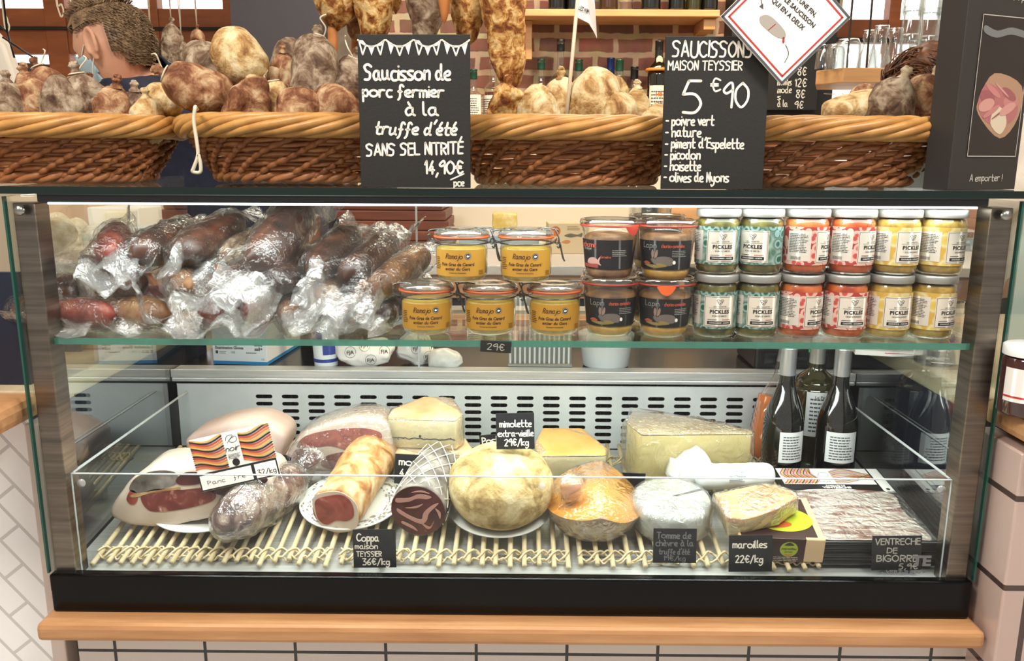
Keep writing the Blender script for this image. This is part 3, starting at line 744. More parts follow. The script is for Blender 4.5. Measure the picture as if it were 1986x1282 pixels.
def sausage(p0, p1, R, mat, label, group, seed=0, knot=True, bend=0.0, amp=.14, e=2.4, name='dry_sausage', string=False, roll=0, knot_mat=None, cat='sausage', waist=0.0, two=False):
    L = (Vector(p1) - Vector(p0)).length
    o = MB().add(sausage_vf(L, R, seed, bend, amp, e, waist=waist)).build(name, mat); tag(o, label, cat, group)
    if knot: MB().add(knot_vf(R, seed), T(-L / 2 + R * .12, 0, 0)).build('tied_end', knot_mat or mat, o)
    if two: MB().add(knot_vf(R, seed + 9, 1, 1), T(L / 2 - R * .12, 0, 0)).build('tied_end', knot_mat or mat, o)
    if string:
        q = [(-L / 2 + R * .02 + math.sin(a) * .0, R * .36 * math.cos(a), R * .36 * math.sin(a)) for a in np.linspace(0, 6.2, 14)]
        m = MB().add(tube(q, .0012, 6)).add(tube(smoothline([(-L / 2, R * .3, 0), (-L / 2 - R * .3, R * .5, .01), (-L / 2 - R * .6, R * .35, .022), (-L / 2 - R * .8, R * .6, .02)], 5), .0013, 6))
        m.build('string', cord, o)
    aim(o, p0, p1, roll)
    return o
def up(px, py, y, ang, L, R, mat, label, group, lean=0.1, **k):
    """a sausage standing in a basket; tip at a pixel of the plane Y=y, axis leaning `ang` degrees to the right"""
    p0 = D(px, py, y); a = R_(ang); d = Vector((-math.sin(a), lean, -math.cos(a))).normalized()
    zmin = BZ + .026
    Lm = (p0.z - R * .3 - zmin) / max(.15, -d.z)
    return sausage(p0 - d * 0 , p0 + d * min(L, max(Lm, R * 1.6)), R, mat, label, group, **k)
g1, g2, g3, g4 = 'sausages in the first basket', 'sausages in the second basket', 'sausages in the third basket', 'sausages in the fourth basket'
K = dict(string=True)
up(12, 158, 1.40, 5, .14, .033, saus_grey, 'grey-brown sausage with a dark knot at the left edge of the leftmost basket', g1, seed=1)
up(48, 142, 1.42, -8, .15, .033, saus_brown, 'reddish brown sausage second from the left in the leftmost basket', g1, seed=2)
up(72, 128, 1.50, -25, .12, .030, saus_brown, 'sausage at the back of the leftmost basket with a string loop', g1, seed=3, string=True)
up(113, 146, 1.40, 4, .14, .035, saus_grey, 'fat mouse-grey sausage in the middle of the leftmost basket', g1, seed=4, knot=False)
up(148, 142, 1.43, -10, .14, .034, saus_grey, 'grey sausage with a stub of string, leaning left in the leftmost basket', g1, seed=5, string=True)
up(177, 160, 1.46, -16, .12, .030, saus_brown, 'brown sausage half hidden behind the reddish one in the leftmost basket', g1, seed=55)
up(226, 166, 1.40, 12, .13, .033, saus_brown, 'reddish sausage with a knotted end in the leftmost basket', g1, seed=6, amp=.2)
up(262, 174, 1.46, 4, .12, .030, saus_grey, 'greyish sausage behind the knotted tan sausage in the leftmost basket', g1, seed=7)
up(282, 188, 1.395, 3, .08, .028, saus_cream, 'tan sausage with a dark knot near the right end of the leftmost basket', g1, seed=8)
sausage(D(290, 180, 1.47), D(345, 208, 1.44), .026, saus_cream, 'pale cream sausage lying at the right end of the leftmost basket', g1, 9, knot=False)
sausage(D(318, 142, 1.37), D(452, 205, 1.40), .037, saus_brown, 'long reddish brown sausage lying over the left rim of the second basket', g2, 10, string=True)
sausage(D(378, 88, 1.52), D(446, 182, 1.46), .036, saus_grey, 'grey-cream sausage leaning behind the long reddish one in the second basket', g2, 11, knot=False)
sausage(D(490, 158, 1.42), D(438, 66, 1.47), .043, saus_cream, 'largest tan sausage of the second basket, its knot hanging down', g2, 12, string=False, amp=.16)
up(555, 72, 1.53, 0, .16, .036, saus_grey, 'round-topped grey-cream sausage at the back of the second basket', g2, seed=13, knot=False)
up(548, 100, 1.49, 6, .13, .024, saus_brown, 'small reddish sausage with a long pointed tip in the second basket', g2, seed=14)
up(524, 124, 1.47, -6, .12, .022, saus_brown, 'small brown sausage left of the pointed one in the second basket', g2, seed=15, knot=False)
up(560, 116, 1.46, -4, .12, .024, saus_brown, 'small russet sausage right of the pointed one in the second basket', g2, seed=16, knot=False)
up(482, 150, 1.36, 3, .11, .037, saus_brown, 'wrinkled plum-brown sausage at the front left of the second basket', g2, seed=17, amp=.3, knot=False)
up(528, 156, 1.42, -8, .11, .030, saus_cream, 'short mottled sausage between two wrinkled ones in the second basket', g2, seed=18, amp=.2, string=True, knot=False)
up(572, 164, 1.35, -4, .10, .037, saus_brown, 'blunt sausage with a pale crust at the front of the second basket', g2, seed=19, amp=.2, knot=False)
sausage(D(616, 72, 1.45), D(601, 214, 1.41), .036, saus_grey, 'long dark plum sausage standing straight with its string in the second basket', g2, 20, string=True, amp=.09, e=4)
up(654, 160, 1.36, 10, .10, .036, saus_brown, 'pinkish brown sausage at the front beside the truffle chalkboard', g2, seed=21, knot=False)
up(690, 112, 1.46, 22, .16, .034, saus_grey, 'dark sausage leaning behind the left edge of the truffle chalkboard', g2, seed=22, string=True)
up(650, 152, 1.48, 4, .12, .026, saus_brown, 'sausage with a white string curl behind the pinkish one', g2, seed=23, string=True)
up(984, 168, 1.37, 3, .10, .034, saus_gold, 'lumpy golden sausage at the left of the third basket', g3, seed=24, amp=.38)
up(1030, 170, 1.36, -14, .11, .040, saus_cream, 'fat cream sausage with an orange flank in the third basket', g3, seed=25, amp=.18, knot=False)
up(1088, 152, 1.44, -4, .13, .035, saus_cream, 'cream sausage just behind the flag stick in the third basket', g3, seed=26, amp=.2)
up(1164, 128, 1.40, 8, .15, .045, saus_cream, 'tallest and widest sausage of the third basket', g3, seed=27, amp=.16, knot=False)
up(1196, 145, 1.44, 4, .14, .030, saus_cream, 'narrow sausage close behind the tallest one in the third basket', g3, seed=28, amp=.2, knot=False)
up(1212, 178, 1.37, 10, .10, .028, saus_cream, 'small cream sausage right of the tallest one in the third basket', g3, seed=29, knot=False)
up(1236, 170, 1.40, -4, .11, .024, saus_cream, 'small sausage with a crooked knot in the third basket', g3, seed=30)
up(1290, 200, 1.40, 20, .10, .036, saus_cream, 'pale sausage tip beside the left edge of the price chalkboard', g3, seed=31, knot=False)
up(900, 190, 1.42, -6, .11, .034, saus_cream, 'sausage hidden but for its edge behind the truffle chalkboard', g3, seed=32, knot=False) if False else None
sausage(D(1712, 194, 1.43), D(1598, 226, 1.39), .029, saus_cream, 'greenish cream sausage lying toward the price chalkboard in the fourth basket', g4, 33)
up(1668, 162, 1.50, -20, .12, .030, saus_brown, 'brown sausage half hidden at the back of the fourth basket', g4, seed=34, knot=False)
up(1752, 152, 1.38, 18, .11, .036, saus_grey, 'grey sausage with a frayed white knot in the fourth basket', g4, seed=35, knot_mat=saus_white)
up(1812, 152, 1.42, 24, .12, .040, saus_brown, 'brown sausage with a bushy white knot, rightmost in the fourth basket', g4, seed=36, knot_mat=saus_white)

# big cured sausages hanging from a rail above
HY = 1.72; RAIL_Z = 2.16
rail = MB().add(tube([(-.55, HY, RAIL_Z), (.25, HY, RAIL_Z)], .014, 14)).add(tube([(-.5, HY, RAIL_Z), (-.5, HY, 3.0)], .008, 10)).add(tube([(.2, HY, RAIL_Z), (.2, HY, 3.0)], .008, 10)).build('hanging_rail', blackm)
tag(rail, 'black ceiling rail from which the large cured sausages hang', 'rail')
def hang(px, py, y, R, L, mat, label, seed, tipL=0.0, amp=.12, ang=0.0, e=3.2):
    p1 = D(px, py, y); p0 = p1 + Vector((math.tan(R_(ang)) * L, 0, L))
    o = sausage(p0, p1, R, mat, label, 'large sausages hanging from the rail', seed, knot=False, amp=amp, e=e, name='hanging_sausage')
    Lr = (p1 - p0).length
    if tipL:
        MB().add(lump(sausage_vf(tipL + R * .6, R * .22, seed + 5, 0, .1, 2.5, 14, 14), .001, 50), T(Lr / 2 + tipL / 2 - R * .25, R * .25, 0)).build('dried_tip', PM('dried_tip_skin', '#b5723a', .5), o)
    inv = o.matrix_world.inverted(); a = inv @ p0; b = inv @ Vector((p0.x, HY, RAIL_Z - .012))
    MB().add(tube([a - (a - b) * -.0, b], .0018, 6)).build('string', cord, o)
    return o
hang(657, 62, 1.66, .047, .42, saus_gold, 'leftmost large hanging sausage, with an orange dried tip', 41, .045)
hang(697, 88, 1.76, .036, .40, saus_brown, 'dark brown hanging sausage behind the leftmost one', 42, .03)
hang(727, 92, 1.65, .041, .42, saus_gold, 'second large hanging sausage, straight above the bunting chalkboard', 43)
hang(769, 28, 1.74, .014, .30, saus_gold, 'thin golden hanging sausage between two thick ones', 44, amp=.2)
hang(826, 96, 1.66, .042, .44, saus_grey, 'grey mouldy hanging sausage above the middle of the bunting chalkboard', 45)
hang(862, 46, 1.60, .013, .28, PM('dried_tip_skin', '#b5723a', .5), 'thin smooth orange hanging sausage in front of the grey one', 46, amp=.06)
hang(908, 92, 1.66, .039, .42, saus_gold, 'large hanging sausage at the right corner of the bunting chalkboard', 47, .03)
hang(990, 172, 1.62, .046, .56, saus_gold, 'longest golden hanging sausage, reaching down to the third basket', 48, 0, .17, -4, 3.0)

# ------------------------------------------------------------------ signs on the glass top
def board(name, w, h, t, label, cat, loc, rot=(0, 0, 0), mat=None, bev=.0008):
    """upright board; local origin at the bottom centre of its front face"""
    o = MB().add(bx(-w / 2, w / 2, 0, t, 0, h, bev)).build(name, mat or chalkb, None, smooth=False)
    o.location = loc; o.rotation_euler = rot
    return tag(o, label, cat)
def write(o, name, vfs, mat, off=.0005):
    m = MB()
    for q in vfs: m.add(upright(q, off))
    return m.build(name, mat, o, smooth=False)
def px_board(px0, px1, py0, py1, y, k=1.0):
    a, b = D(px0, py1, y), D(px1, py0, y)
    return (a.x + b.x) / 2, b.x - a.x, a.z, b.z - a.z
cx, w, z, h = px_board(700, 911, 71, 369, 1.238)
W, H = w, h
sg = board('chalkboard', w, h, .004, 'black chalkboard with white bunting along its top and the word truffe', 'sign', (cx, 1.238, PZ + .0005), (R_(-2), 0, R_(-1)))
sxy = lambda fx, fy: ((fx - .5) * W, (1 - fy) * H)
L_ = [hand('Saucisson de', .021, .17, *sxy(.06, .29), fit=.76 * W), hand('porc fermier', .016, .2, *sxy(.04, .40), fit=.72 * W), hand('à la', .018, .18, *sxy(.42, .52), fit=.29 * W),
      hand("truffe d'été", .017, .19, *sxy(.14, .645), slant=.18, fit=.73 * W), hand('SANS SEL NITRITÉ', .0165, .17, *sxy(.06, .785), fit=.87 * W, rise=.02), hand('14,90€', .018, .17, *sxy(.59, .905), fit=.34 * W), hand('pce', .010, .2, *sxy(.85, .985), fit=.09 * W), line2([sxy(.82, .945), sxy(.94, .905)], .002)]
write(sg, 'lettering', L_, chalkw)
bun = []
for k in range(4):
    x0, x1 = (-.5 + k * .25) * W + .001, (-.5 + (k + 1) * .25) * W - .001; y0 = H - .008
    arc = [(x0 + (x1 - x0) * t, y0 - .009 * math.sin(math.pi * t)) for t in np.linspace(0, 1, 9)]
    bun.append(line2(arc, .0024, 2))
    for q in range(3):
        ta, tb = q / 3 + .04, (q + 1) / 3 - .04; fa = lambda t: (x0 + (x1 - x0) * t, y0 - .009 * math.sin(math.pi * t)); a, b = fa(ta), fa(tb); c = ((a[0] + b[0]) / 2, min(a[1], b[1]) - .013)
        tri = np.array([(a[0], a[1], 0), (c[0], c[1], 0), (b[0], b[1], 0)])
        if (q + k) % 2: bun.append((tri, [(0, 1, 2)]))
        else: bun += [ribbon(np.array(s_, float), .0022) for s_ in ((a, ((a[0] + c[0]) / 2, (a[1] + c[1]) / 2), c), (c, ((b[0] + c[0]) / 2, (b[1] + c[1]) / 2), b), (a, ((a[0] + b[0]) / 2, a[1]), b))]
write(sg, 'bunting_drawing', bun, chalkw)
cx, w, z, h = px_board(1281, 1499, 72, 369, 1.238)
W, H = w, h
s2 = board('chalkboard', w, h, .004, 'black chalkboard priced 5€90 listing six sausage flavours', 'sign', (cx, 1.238, PZ + .0005), (R_(-2), 0, R_(1)))
L_ = [hand('SAUCISSONS', .021, .13, *sxy(.07, .13), fit=.76 * W), hand('MAISON TEYSSIER', .0125, .15, *sxy(.03, .215), fit=.71 * W), hand('5', .044, .09, *sxy(.19, .49), fit=.17 * W), hand('€', .018, .14, *sxy(.45, .355), fit=.09 * W), hand('90', .034, .1, *sxy(.57, .46), fit=.24 * W)]
for k, (t, f) in enumerate((('- poivre vert', .46), ('- nature', .34), ("- piment d'Espelette", .76), ('- picodon', .34), ('- noisette', .35), ('- olives de Nyons', .63))):
    L_.append(hand(t, .0135, .17, *sxy(.03, .575 + k * .075), fit=f * W))
write(s2, 'lettering', L_, chalkw)
# red-edged diamond card stuck to the top right of the price board
dc = D(1524, 33, 1.232); sd = .131
dm = MB().add(bx(-sd / 2, sd / 2, 0, .0025, -sd / 2, sd / 2, .0004)).build('diamond_card', paper, None, smooth=False)
dm.location = dc; dm.rotation_euler = (R_(-2), R_(45), 0); tag(dm, 'white diamond card with red and grey borders above the price chalkboard', 'sign')
def dwrite(name, vfs, mat):
    m = MB()
    for q in vfs: m.add(upright(q, .0005))
    return m.build(name, mat, dm, smooth=False)
hs = sd / 2
dwrite('grey_border', [frame2(-hs + .0005, hs - .0005, -hs + .0005, hs - .0005, .0034)], PM('grey_ink', '#4a4c50', .6))
dwrite('red_border', [frame2(-hs + .0075, hs - .0075, -hs + .0075, hs - .0075, .0026)], redink)
tx = lambda s_, y, k, fit: (lambda vf: (vf[0] @ np.array([[1, 0, 0], [0, 1, 0], [0, 0, 1.0]]), vf[1]))(printed(s_, k, 0, y, 'C', .03, fit))
# the card is turned a quarter: its writing runs down to the right along one edge
def turn(vf, a, x=0, y=0):
    v, f = vf; c, s_ = math.cos(a), math.sin(a); return np.c_[v[:, 0] * c - v[:, 1] * s_ + x, v[:, 0] * s_ + v[:, 1] * c + y, v[:, 2]], f
dwrite('slogan', [turn(q, R_(5)) for q in (tx('TOUT A UNE FIN,', .026, .0062, .062), tx('SAUF LE SAUCISSON', .014, .0062, .079), tx('QUI EN A DEUX', .002, .0062, .061))], ink)
dwrite('emblem', [ring2(-.002, .047, .0085, .0006), printed('F', .008, -.006, .043, 'C', .03)], ink)
dwrite('emblem_letter', [printed('A', .008, .003, .043, 'C', .03)], redink)
dwrite('sausage_drawing', [turn(shape2([(-.022, 0), (-.014, .008), (.004, .0085), (.020, .005), (.024, -.002), (.012, -.0075), (-.008, -.008), (-.018, -.006)]), R_(8), -.004, -.022)], PM('drawing_grey', '#a39c92', .7))
dwrite('arrow_drawing', [line2([(.045, -.042), (.04, -.03), (.028, -.025)], .001)], PM('grey_ink', '#4a4c50', .6))
dwrite('arrow_drawing', [line2([(-.045, .006), (-.043, -.008), (-.034, -.014)], .0012), (np.array([(-.030, -.016, 0), (-.036, -.011, 0), (-.037, -.0175, 0)]), [(0, 1, 2)])], PM('grey_ink', '#4a4c50', .6))
dwrite('knife_mark', [line2([(-.003, -.017), (-.004, -.029)], .0014), line2([(.019, -.021), (.023, -.025)], .003)], redink)
# dark photo stand on the right
pa, pb = D(1838, 369, 1.242), D(1965, 357, 1.30)
wv = math.hypot(pb.x - pa.x, .06); an = math.atan2(.055, pb.x - pa.x)
ps = MB().add(bx(0, wv, 0, .045, 0, .34, .001)).build('photo_stand', PM('slate_card', '#2f2c2b', .55), None, smooth=False)
ps.location = (pa.x, 1.242, PZ + .0005); ps.rotation_euler = (0, 0, an); tag(ps, 'tall dark display stand with a picture of cold cuts, written A emporter !', 'sign')
def pwrite(name, vfs, mat, off=.0005):
    m = MB()
    for q in vfs: m.add(upright(q, off))
    return m.build(name, mat, ps, smooth=False)
pwrite('lettering', [hand('A emporter !', .010, .13, wv * .30, .013, fit=wv * .48), hand('petite mixte 6/8 pers', .009, .13, wv * .08, .272, fit=wv * .84)], PM('chalk_pale', '#c9c4ba', .7))
px0, px1, pz0, pz1 = wv * .22, wv * .93, .050, .247
ph = MB().add(upright(rect(px0, px1, pz0, pz1), .0012)).build('photograph', PM('photo_dark', '#2a2627', .2), ps, smooth=False)
m2 = lambda name, pts, mat, o_: MB().add(upright(shape2([(px0 + (px1 - px0) * a, pz0 + (pz1 - pz0) * b) for a, b in pts], 4), o_)).build(name, mat, ph, smooth=False)
pwrite('picture_border', [frame2(px0 - .0012, px1 + .0012, pz0 - .0012, pz1 + .0012, .0012)], PM('silver_line', '#b8b2aa', .5), .0014)
m2('board_picture', [(.12, .30), (.1, .42), (.35, .60), (.95, .52), (.95, .28), (.62, .13)], PM('photo_board', '#a5836b', .4), .0014)
m2('meat_picture', [(.08, .40), (.2, .52), (.45, .50), (.8, .45), (.93, .34), (.8, .25), (.5, .22), (.2, .28)], PM('photo_meat', '#a8696a', .4), .0016)
for k in range(9):
    a_ = k * .7; cxp, cyp = .50 + .26 * math.cos(a_), .40 + .085 * math.sin(a_)
    m2('slice_picture', [(cxp + .16 * math.cos(t + a_), cyp + .05 * math.sin(t)) for t in np.linspace(0, 6.28, 8)[:-1]], PM('photo_slice' + str(k % 3), ('#b87a78', '#95585c', '#c48f88')[k % 3], .4), .0017 + k * .00005)
m2('cheese_picture', [(.38, .24), (.45, .36), (.62, .34), (.72, .24), (.6, .16)], PM('photo_cheese', '#cdbfa8', .4), .0018)
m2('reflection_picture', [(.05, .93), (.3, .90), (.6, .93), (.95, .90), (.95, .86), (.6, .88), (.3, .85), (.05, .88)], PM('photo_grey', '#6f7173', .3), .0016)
# flag on a stick
fa, fb = D(1098, 236, 1.385), D(1124, -40, 1.385)
fl = thing('paper_flag', 'white paper pennant on a thin wooden stick planted in the third basket', 'flag', fa)
inv = T(*fa).inverted()
o = MB().add(tube([fa - (fb - fa) * .22, fb], .0030, 8)).build('stick', PM('pale_stick', '#d8c9b0', .6), fl); o.matrix_parent_inverse = inv
pts = [D(1124, -40, 1.384), D(1150, -30, 1.38), D(1154, 10, 1.374), D(1158, 75, 1.380), D(1152, 62, 1.384), D(1142, 45, 1.386), D(1118, 33, 1.384)]
v = [tuple(p) for p in pts] + [(p.x, p.y + .0006, p.z) for p in pts]; n = len(pts)
o = MB().add((np.array(v), [tuple(range(n)), tuple(range(2 * n - 1, n - 1, -1))] + [(i, i + n, (i + 1) % n + n, (i + 1) % n) for i in range(n)])).build('pennant', paper, fl, smooth=False); o.matrix_parent_inverse = inv
a = D(1131, 22, 1.3815); o = MB().add(upright(turn(printed('LIZZ WIM', .006, 0, 0, 'C', .02, .016), R_(-20)), 0), T(*a) ).build('lettering', ink, fl, smooth=False); o.matrix_parent_inverse = inv
# pale open box behind the fourth basket
wb = MB().add(prism([(0, 0), (.115, 0), (.115, .108), (.09, .112), (.012, .10)], .09, .001)).build('paper_box', paper, None, smooth=False)
wb.location = (D(1738, 350, 1.37).x, 1.34, PZ + .0005); wb.rotation_euler = (0, 0, .12); wb.location.x += .0
tag(wb, 'low white paper box between the fourth basket and the dark display stand', 'box')
# ------------------------------------------------------------------ jars on the glass shelf
SZ = SH + .0006
amber = PM('amber_label', '#b78629', .6); fat = RM('duck_fat', [(.35, '#b98f2f'), (.6, '#cfae4d'), (.8, '#dcc377')], 30, 4, .4, spec=.5)
rubber = PM('orange_rubber_ring', '#b5552c', .45); rubberr = PM('red_rubber_ring', '#a83325', .4)
def foie_jar():
    r = thing('foie_gras_jar', '', 'jar')
    prof = [(0, .001), (.028, .001), (.036, .004), (.0405, .014), (.041, .030), (.041, .054), (.039, .060), (.0395, .064), (.0425, .066), (.0425, .069)]
    MB().add(lathe(prof, 44)).build('glass_body', jarglass, r)
    MB().add(lathe([(0, .003), (.027, .003), (.0345, .006), (.0388, .015), (.0393, .030), (.0393, .053), (.036, .0555), (0, .0545)], 40)).build('pate_contents', fat, r)
    MB().add(lathe([(.041, .069), (.0445, .0694), (.0448, .0725), (.041, .073)], 44)).build('rubber_ring', rubber, r)
    MB().add(lathe([(.0405, .0735), (.0435, .074), (.0435, .078), (.040, .081), (.037, .0835), (.033, .0825), (.018, .0835), (0, .084)], 44)).build('glass_lid', GLS('lid_glass', (.86, .90, .87), .16, .9, 2.4, .06, (30, .3, .003), .12, C('#cfd8cf')), r)
    rf = lambda z: .0413
    lb = MB().add(wrap(strip(-.047, .047, .012, .053, 30), rf)).build('label', amber, r)
    MB().add(wrap(printed('Foie Gras de Canard', .0050, -.002, .0285, 'C', .025, .054, .15), rf, 0, .0007)).add(wrap(printed('entier du Gers', .0047, -.002, .0215, 'C', .025, .040, .15), rf, 0, .0007)) \
        .add(wrap(hand('Ramajo', .0078, .13, -.008, .0395, 'C', .3, fit=.027), rf, 0, .0007)).add(wrap(printed('Conserves Artisanales', .0023, -.002, .0165, 'C', .01, .027), rf, 0, .0007)) \
        .add(wrap(smallprint(7, .012, .020, -.044, .040, 3), rf, 0, .0007)).add(wrap(smallprint(4, .011, .008, .033, .020, 5), rf, 0, .0007)).build('lettering', PM('brown_ink', '#4a2410', .6), lb)
    sl = MB().add(wrap(disc2(.0145, .0435, .0052), rf, 0, .0006)).build('round_seal', PM('seal_black', '#2a2a26', .5), lb)
    MB().add(wrap(ring2(.0145, .0435, .0043, .00028), rf, 0, .0009)).add(wrap(shape2([(.0122, .0428), (.0136, .0452), (.0150, .0440), (.0168, .0448), (.0164, .0428), (.0140, .0418)]), rf, 0, .0009)).build('seal_drawing', paper, sl)
    m = MB(); w = .0013
    ring = [(.0418 * math.cos(a), .0418 * math.sin(a), .0615) for a in np.linspace(0, 2 * math.pi, 40, endpoint=False)]
    m.add(tube(ring, w, 6, True))
    for yy in (-.006, .006):
        m.add(tube(smoothline([(.0425, yy, .0615), (.049, yy, .0625), (.054, yy * .8, .061)], 4), w, 6))
        m.add(tube(smoothline([(-.0425, yy, .0615), (-.048, yy, .063), (-.052, yy, .067), (-.053, yy, .074)], 4), w, 6))
    m.add(tube(smoothline([(-.053, -.006, .074), (-.052, -.006, .079), (-.046, -.006, .0815), (-.030, -.012, .0825), (0, -.0145, .0795)], 4), w, 6))
    m.add(tube(smoothline([(0, .0145, .0795), (.03, .012, .0835), (.046, .006, .083), (.052, .006, .079)], 4), w, 6))
    m.add(tube(smoothline([(.046, -.006, .083), (.050, -.007, .074), (.052, -.008, .066), (.049, -.0085, .060), (.046, -.008, .064), (.049, -.007, .070)], 4), w, 6))
    m.add(tube(smoothline([(.054, -.0045, .061), (.056, -.006, .050), (.058, -.008, .040), (.0605, -.008, .034), (.0615, 0, .033), (.0605, .006, .034), (.056, .0045, .050), (.054, .0045, .061)], 4), w, 6))
    m.add(tube(smoothline([(.052, -.007, .064), (.053, -.0085, .058), (.0515, -.009, .054), (.049, -.0085, .057)], 4), w, 6))
    m.build('wire_clasp', wire_m, r)
    return r
fj = foie_jar(); fg = 'foie gras jars on the glass shelf'
JY = 1.312; JH = .0850
for i, (px, lv, lab, ro) in enumerate(((828, 0, 'foie gras jar at the left end of the bottom row of three', .1), (951, 0, 'foie gras jar in the middle of the bottom row of three', 0), (1075, 0, 'foie gras jar at the right end of the bottom row, beside the rabbit jars', .03),
                              (896, 1, 'left foie gras jar of the two stacked on the upper row', -.06), (1020, 1, 'right foie gras jar of the two stacked on the upper row', .0))):
    o = fj if i == 0 else copytree(fj)
    o.location = (D(px, 600 - lv * 100, JY).x, JY, SZ + lv * JH); o.rotation_euler = (0, 0, ro); tag(o, lab, 'jar', fg)

terr = RM('terrine_meat', [(.35, '#5d3c25'), (.5, '#7a5334'), (.7, '#9c7450')], 40, 5, .5); terr2 = RM('terrine_jelly', [(.35, '#a5752c'), (.55, '#c39443'), (.8, '#dcb870')], 26, 4, .35)
blab = PM('black_label', '#1b191b', .5); rab = PM('rabbit_grey', '#6d625d', .6)
WR = lambda z: .0362 + (.0445 - .0362) * min(1, max(0, z / .080))
def weck_jar(kind):
    r = thing('terrine_jar', '', 'jar')
    MB().add(lathe([(0, .001), (.031, .001), (.0355, .005)] + [(WR(z), z) for z in (.012, .03, .05, .07, .080)] + [(.0462, .0815), (.0462, .0835)], 44)).build('glass_body', jarglass, r)
    MB().add(lathe([(0, .003), (.030, .003), (.0345, .007)] + [(WR(z) - .0012, z) for z in (.018,)] + [(0, .0181)], 40)).build('jelly_contents', terr2 if kind == 'rabbit' else terr, r)
    MB().add(lump(lathe([(0, .0185)] + [(WR(z) - .0012, z) for z in (.019, .045, .066)] + [(.036, .071), (.02, .0725), (0, .071)], 40), .0012, 60)).build('terrine_contents', terr, r)
    MB().add(lathe([(.042, .0836), (.0474, .0838), (.0474, .0862), (.042, .0864)], 44)).build('rubber_ring', rubberr, r)
    MB().add(lathe([(.043, .0866), (.0478, .0868), (.0485, .089), (.0475, .0935), (.045, .0945), (.042, .0925), (.038, .0905), (0, .0905)], 44)).build('glass_lid', GLS('lid_glass_clear', (.93, .95, .94), .12, .9, 2.4), r)
    lb = MB().add(wrap(strip(-.052, .052, .019, .064, 32, 4), WR)).build('label', blab, r)
    if kind == 'rabbit':
        t = [hand('Lapin', .0085, .1, -.034, .0525, fit=.024)]; t2 = [hand('chorizo coriandre', .0055, .12, -.002, .0535, fit=.036)]
        b = [shape2([(-.012, .034), (-.008, .0385), (.004, .040), (.014, .037), (.017, .030), (.012, .0255), (-.004, .0255), (-.011, .027), (-.016, .030), (-.019, .0345), (-.016, .037)])]
        MB().add(wrap(b[0], WR, 0, .0007)).build('rabbit_drawing', rab, lb)
        MB().add(wrap(shape2([(-.0165, .0365), (-.0185, .043), (-.017, .050), (-.0145, .047), (-.014, .040)]), WR, 0, .0008)).add(wrap(shape2([(-.013, .037), (-.012, .044), (-.009, .050), (-.0075, .046), (-.009, .039)]), WR, 0, .0008)).build('ear_drawing', PM('ear_brown', '#8d7466', .6), lb)
        MB().add(wrap(disc2(.0175, .0305, .0024, 12, .003), WR, 0, .0009)).build('tail_drawing', paper, lb)
        MB().add(wrap(shape2([(-.035, .028), (-.028, .0315), (-.020, .0285), (-.024, .0265)]), WR, 0, .0007)).build('carrot_drawing', PM('carrot_red', '#a8503a', .6), lb)
        MB().add(wrap(shape2([(-.033, .0255), (-.02, .0265), (.006, .0245), (-.002, .0225), (-.016, .0215)]), WR, 0, .0006)).add(wrap(shape2([(-.01, .0275), (-.004, .029), (.004, .027), (.006, .0245), (-.004, .0235)]), WR, 0, .0009)).build('herb_drawing', PM('herb_ochre', '#8a7a45', .6), lb)
    else:
        t = [hand('de campagne', .004, .12, -.038, .0485, fit=.018)]; t2 = [hand('Cochonne', .0085, .12, -.048, .0525, fit=.036)]
        MB().add(wrap(shape2([(-.030, .028), (-.026, .034), (-.017, .0365), (-.010, .034), (-.006, .027), (-.012, .0265), (-.024, .026)]), WR, 0, .0007)).add(wrap(shape2([(-.009, .027), (-.008, .034), (-.004, .038), (-.006, .030), (-.003, .0245)]), WR, 0, .0009)).build('pig_drawing', PM('pig_pink', '#c99a92', .6), lb)
        MB().add(wrap(rect(-.045, -.008, .0205, .026), WR, 0, .0006)).build('trough_drawing', PM('trough_red', '#9d4a41', .6), lb)
        t2.append(hand('fermière', .004, .12, -.004, .036, fit=.016))
    q = MB()
    for k in t + [smallprint(4, .026, .011, .014, .0475, 9)]: q.add(wrap(k, WR, 0, .0008))
    q.build('white_lettering', chalkd, lb)
    q = MB()
    for k in t2: q.add(wrap(k, WR, 0, .0008))
    q.build('red_lettering', PM('salmon_ink', '#cf5b45', .6), lb)
    return r
def tongue(o, a, col):
    tg = MB().add(wrap(shape2([(-.013, .085), (-.012, .079), (-.006, .0725), (.002, .071), (.008, .075), (.013, .085)]), lambda z: .0482, a, .0004)).build('rubber_tongue', col, o); return tg
wr_ = weck_jar('rabbit'); wp = weck_jar('pig'); wg = 'terrine jars with black labels'
WH = .0905
specs = [(wr_, 1183, 1.312, 0, -.10, 'rabbit terrine jar in the lower row under the pig terrine', None), (None, 1288, 1.307, 0, -.12, 'rabbit terrine jar with an orange rubber tongue, lower row', (0, PM('orange_tongue', '#e2642c', .4))),
         (wp, 1182, 1.312, 1, -.35, 'pig terrine jar with red writing, upper row', (.72, rubberr)), (None, 1292, 1.307, 1, -.30, 'rabbit terrine jar stacked on the orange-tongued one, upper row', None)]
for p, px, y, lv, ro, lab, tg_ in specs:
    o = p or copytree(wr_)
    o.location = (D(px, 600 - lv * 110, y).x, y, SZ + lv * WH); o.rotation_euler = (0, 0, ro); tag(o, lab, 'jar', wg)
    if tg_: tongue(o, tg_[0] - (ro if lv else -0.0), tg_[1])
for px, lv in ((1183, 0), (1268, 0), (1268, 1)):
    o = copytree(wr_); o.location = (D(px, 590, 1.410).x, 1.412, SZ + lv * WH); o.rotation_euler = (0, 0, .5)
    tag(o, ['rabbit terrine jar in the back row behind the left stack', 'lower rabbit terrine jar in the back row behind the right stack', 'upper rabbit terrine jar in the back row behind the right stack'][0 if px == 1183 else 1 + lv], 'jar', wg)

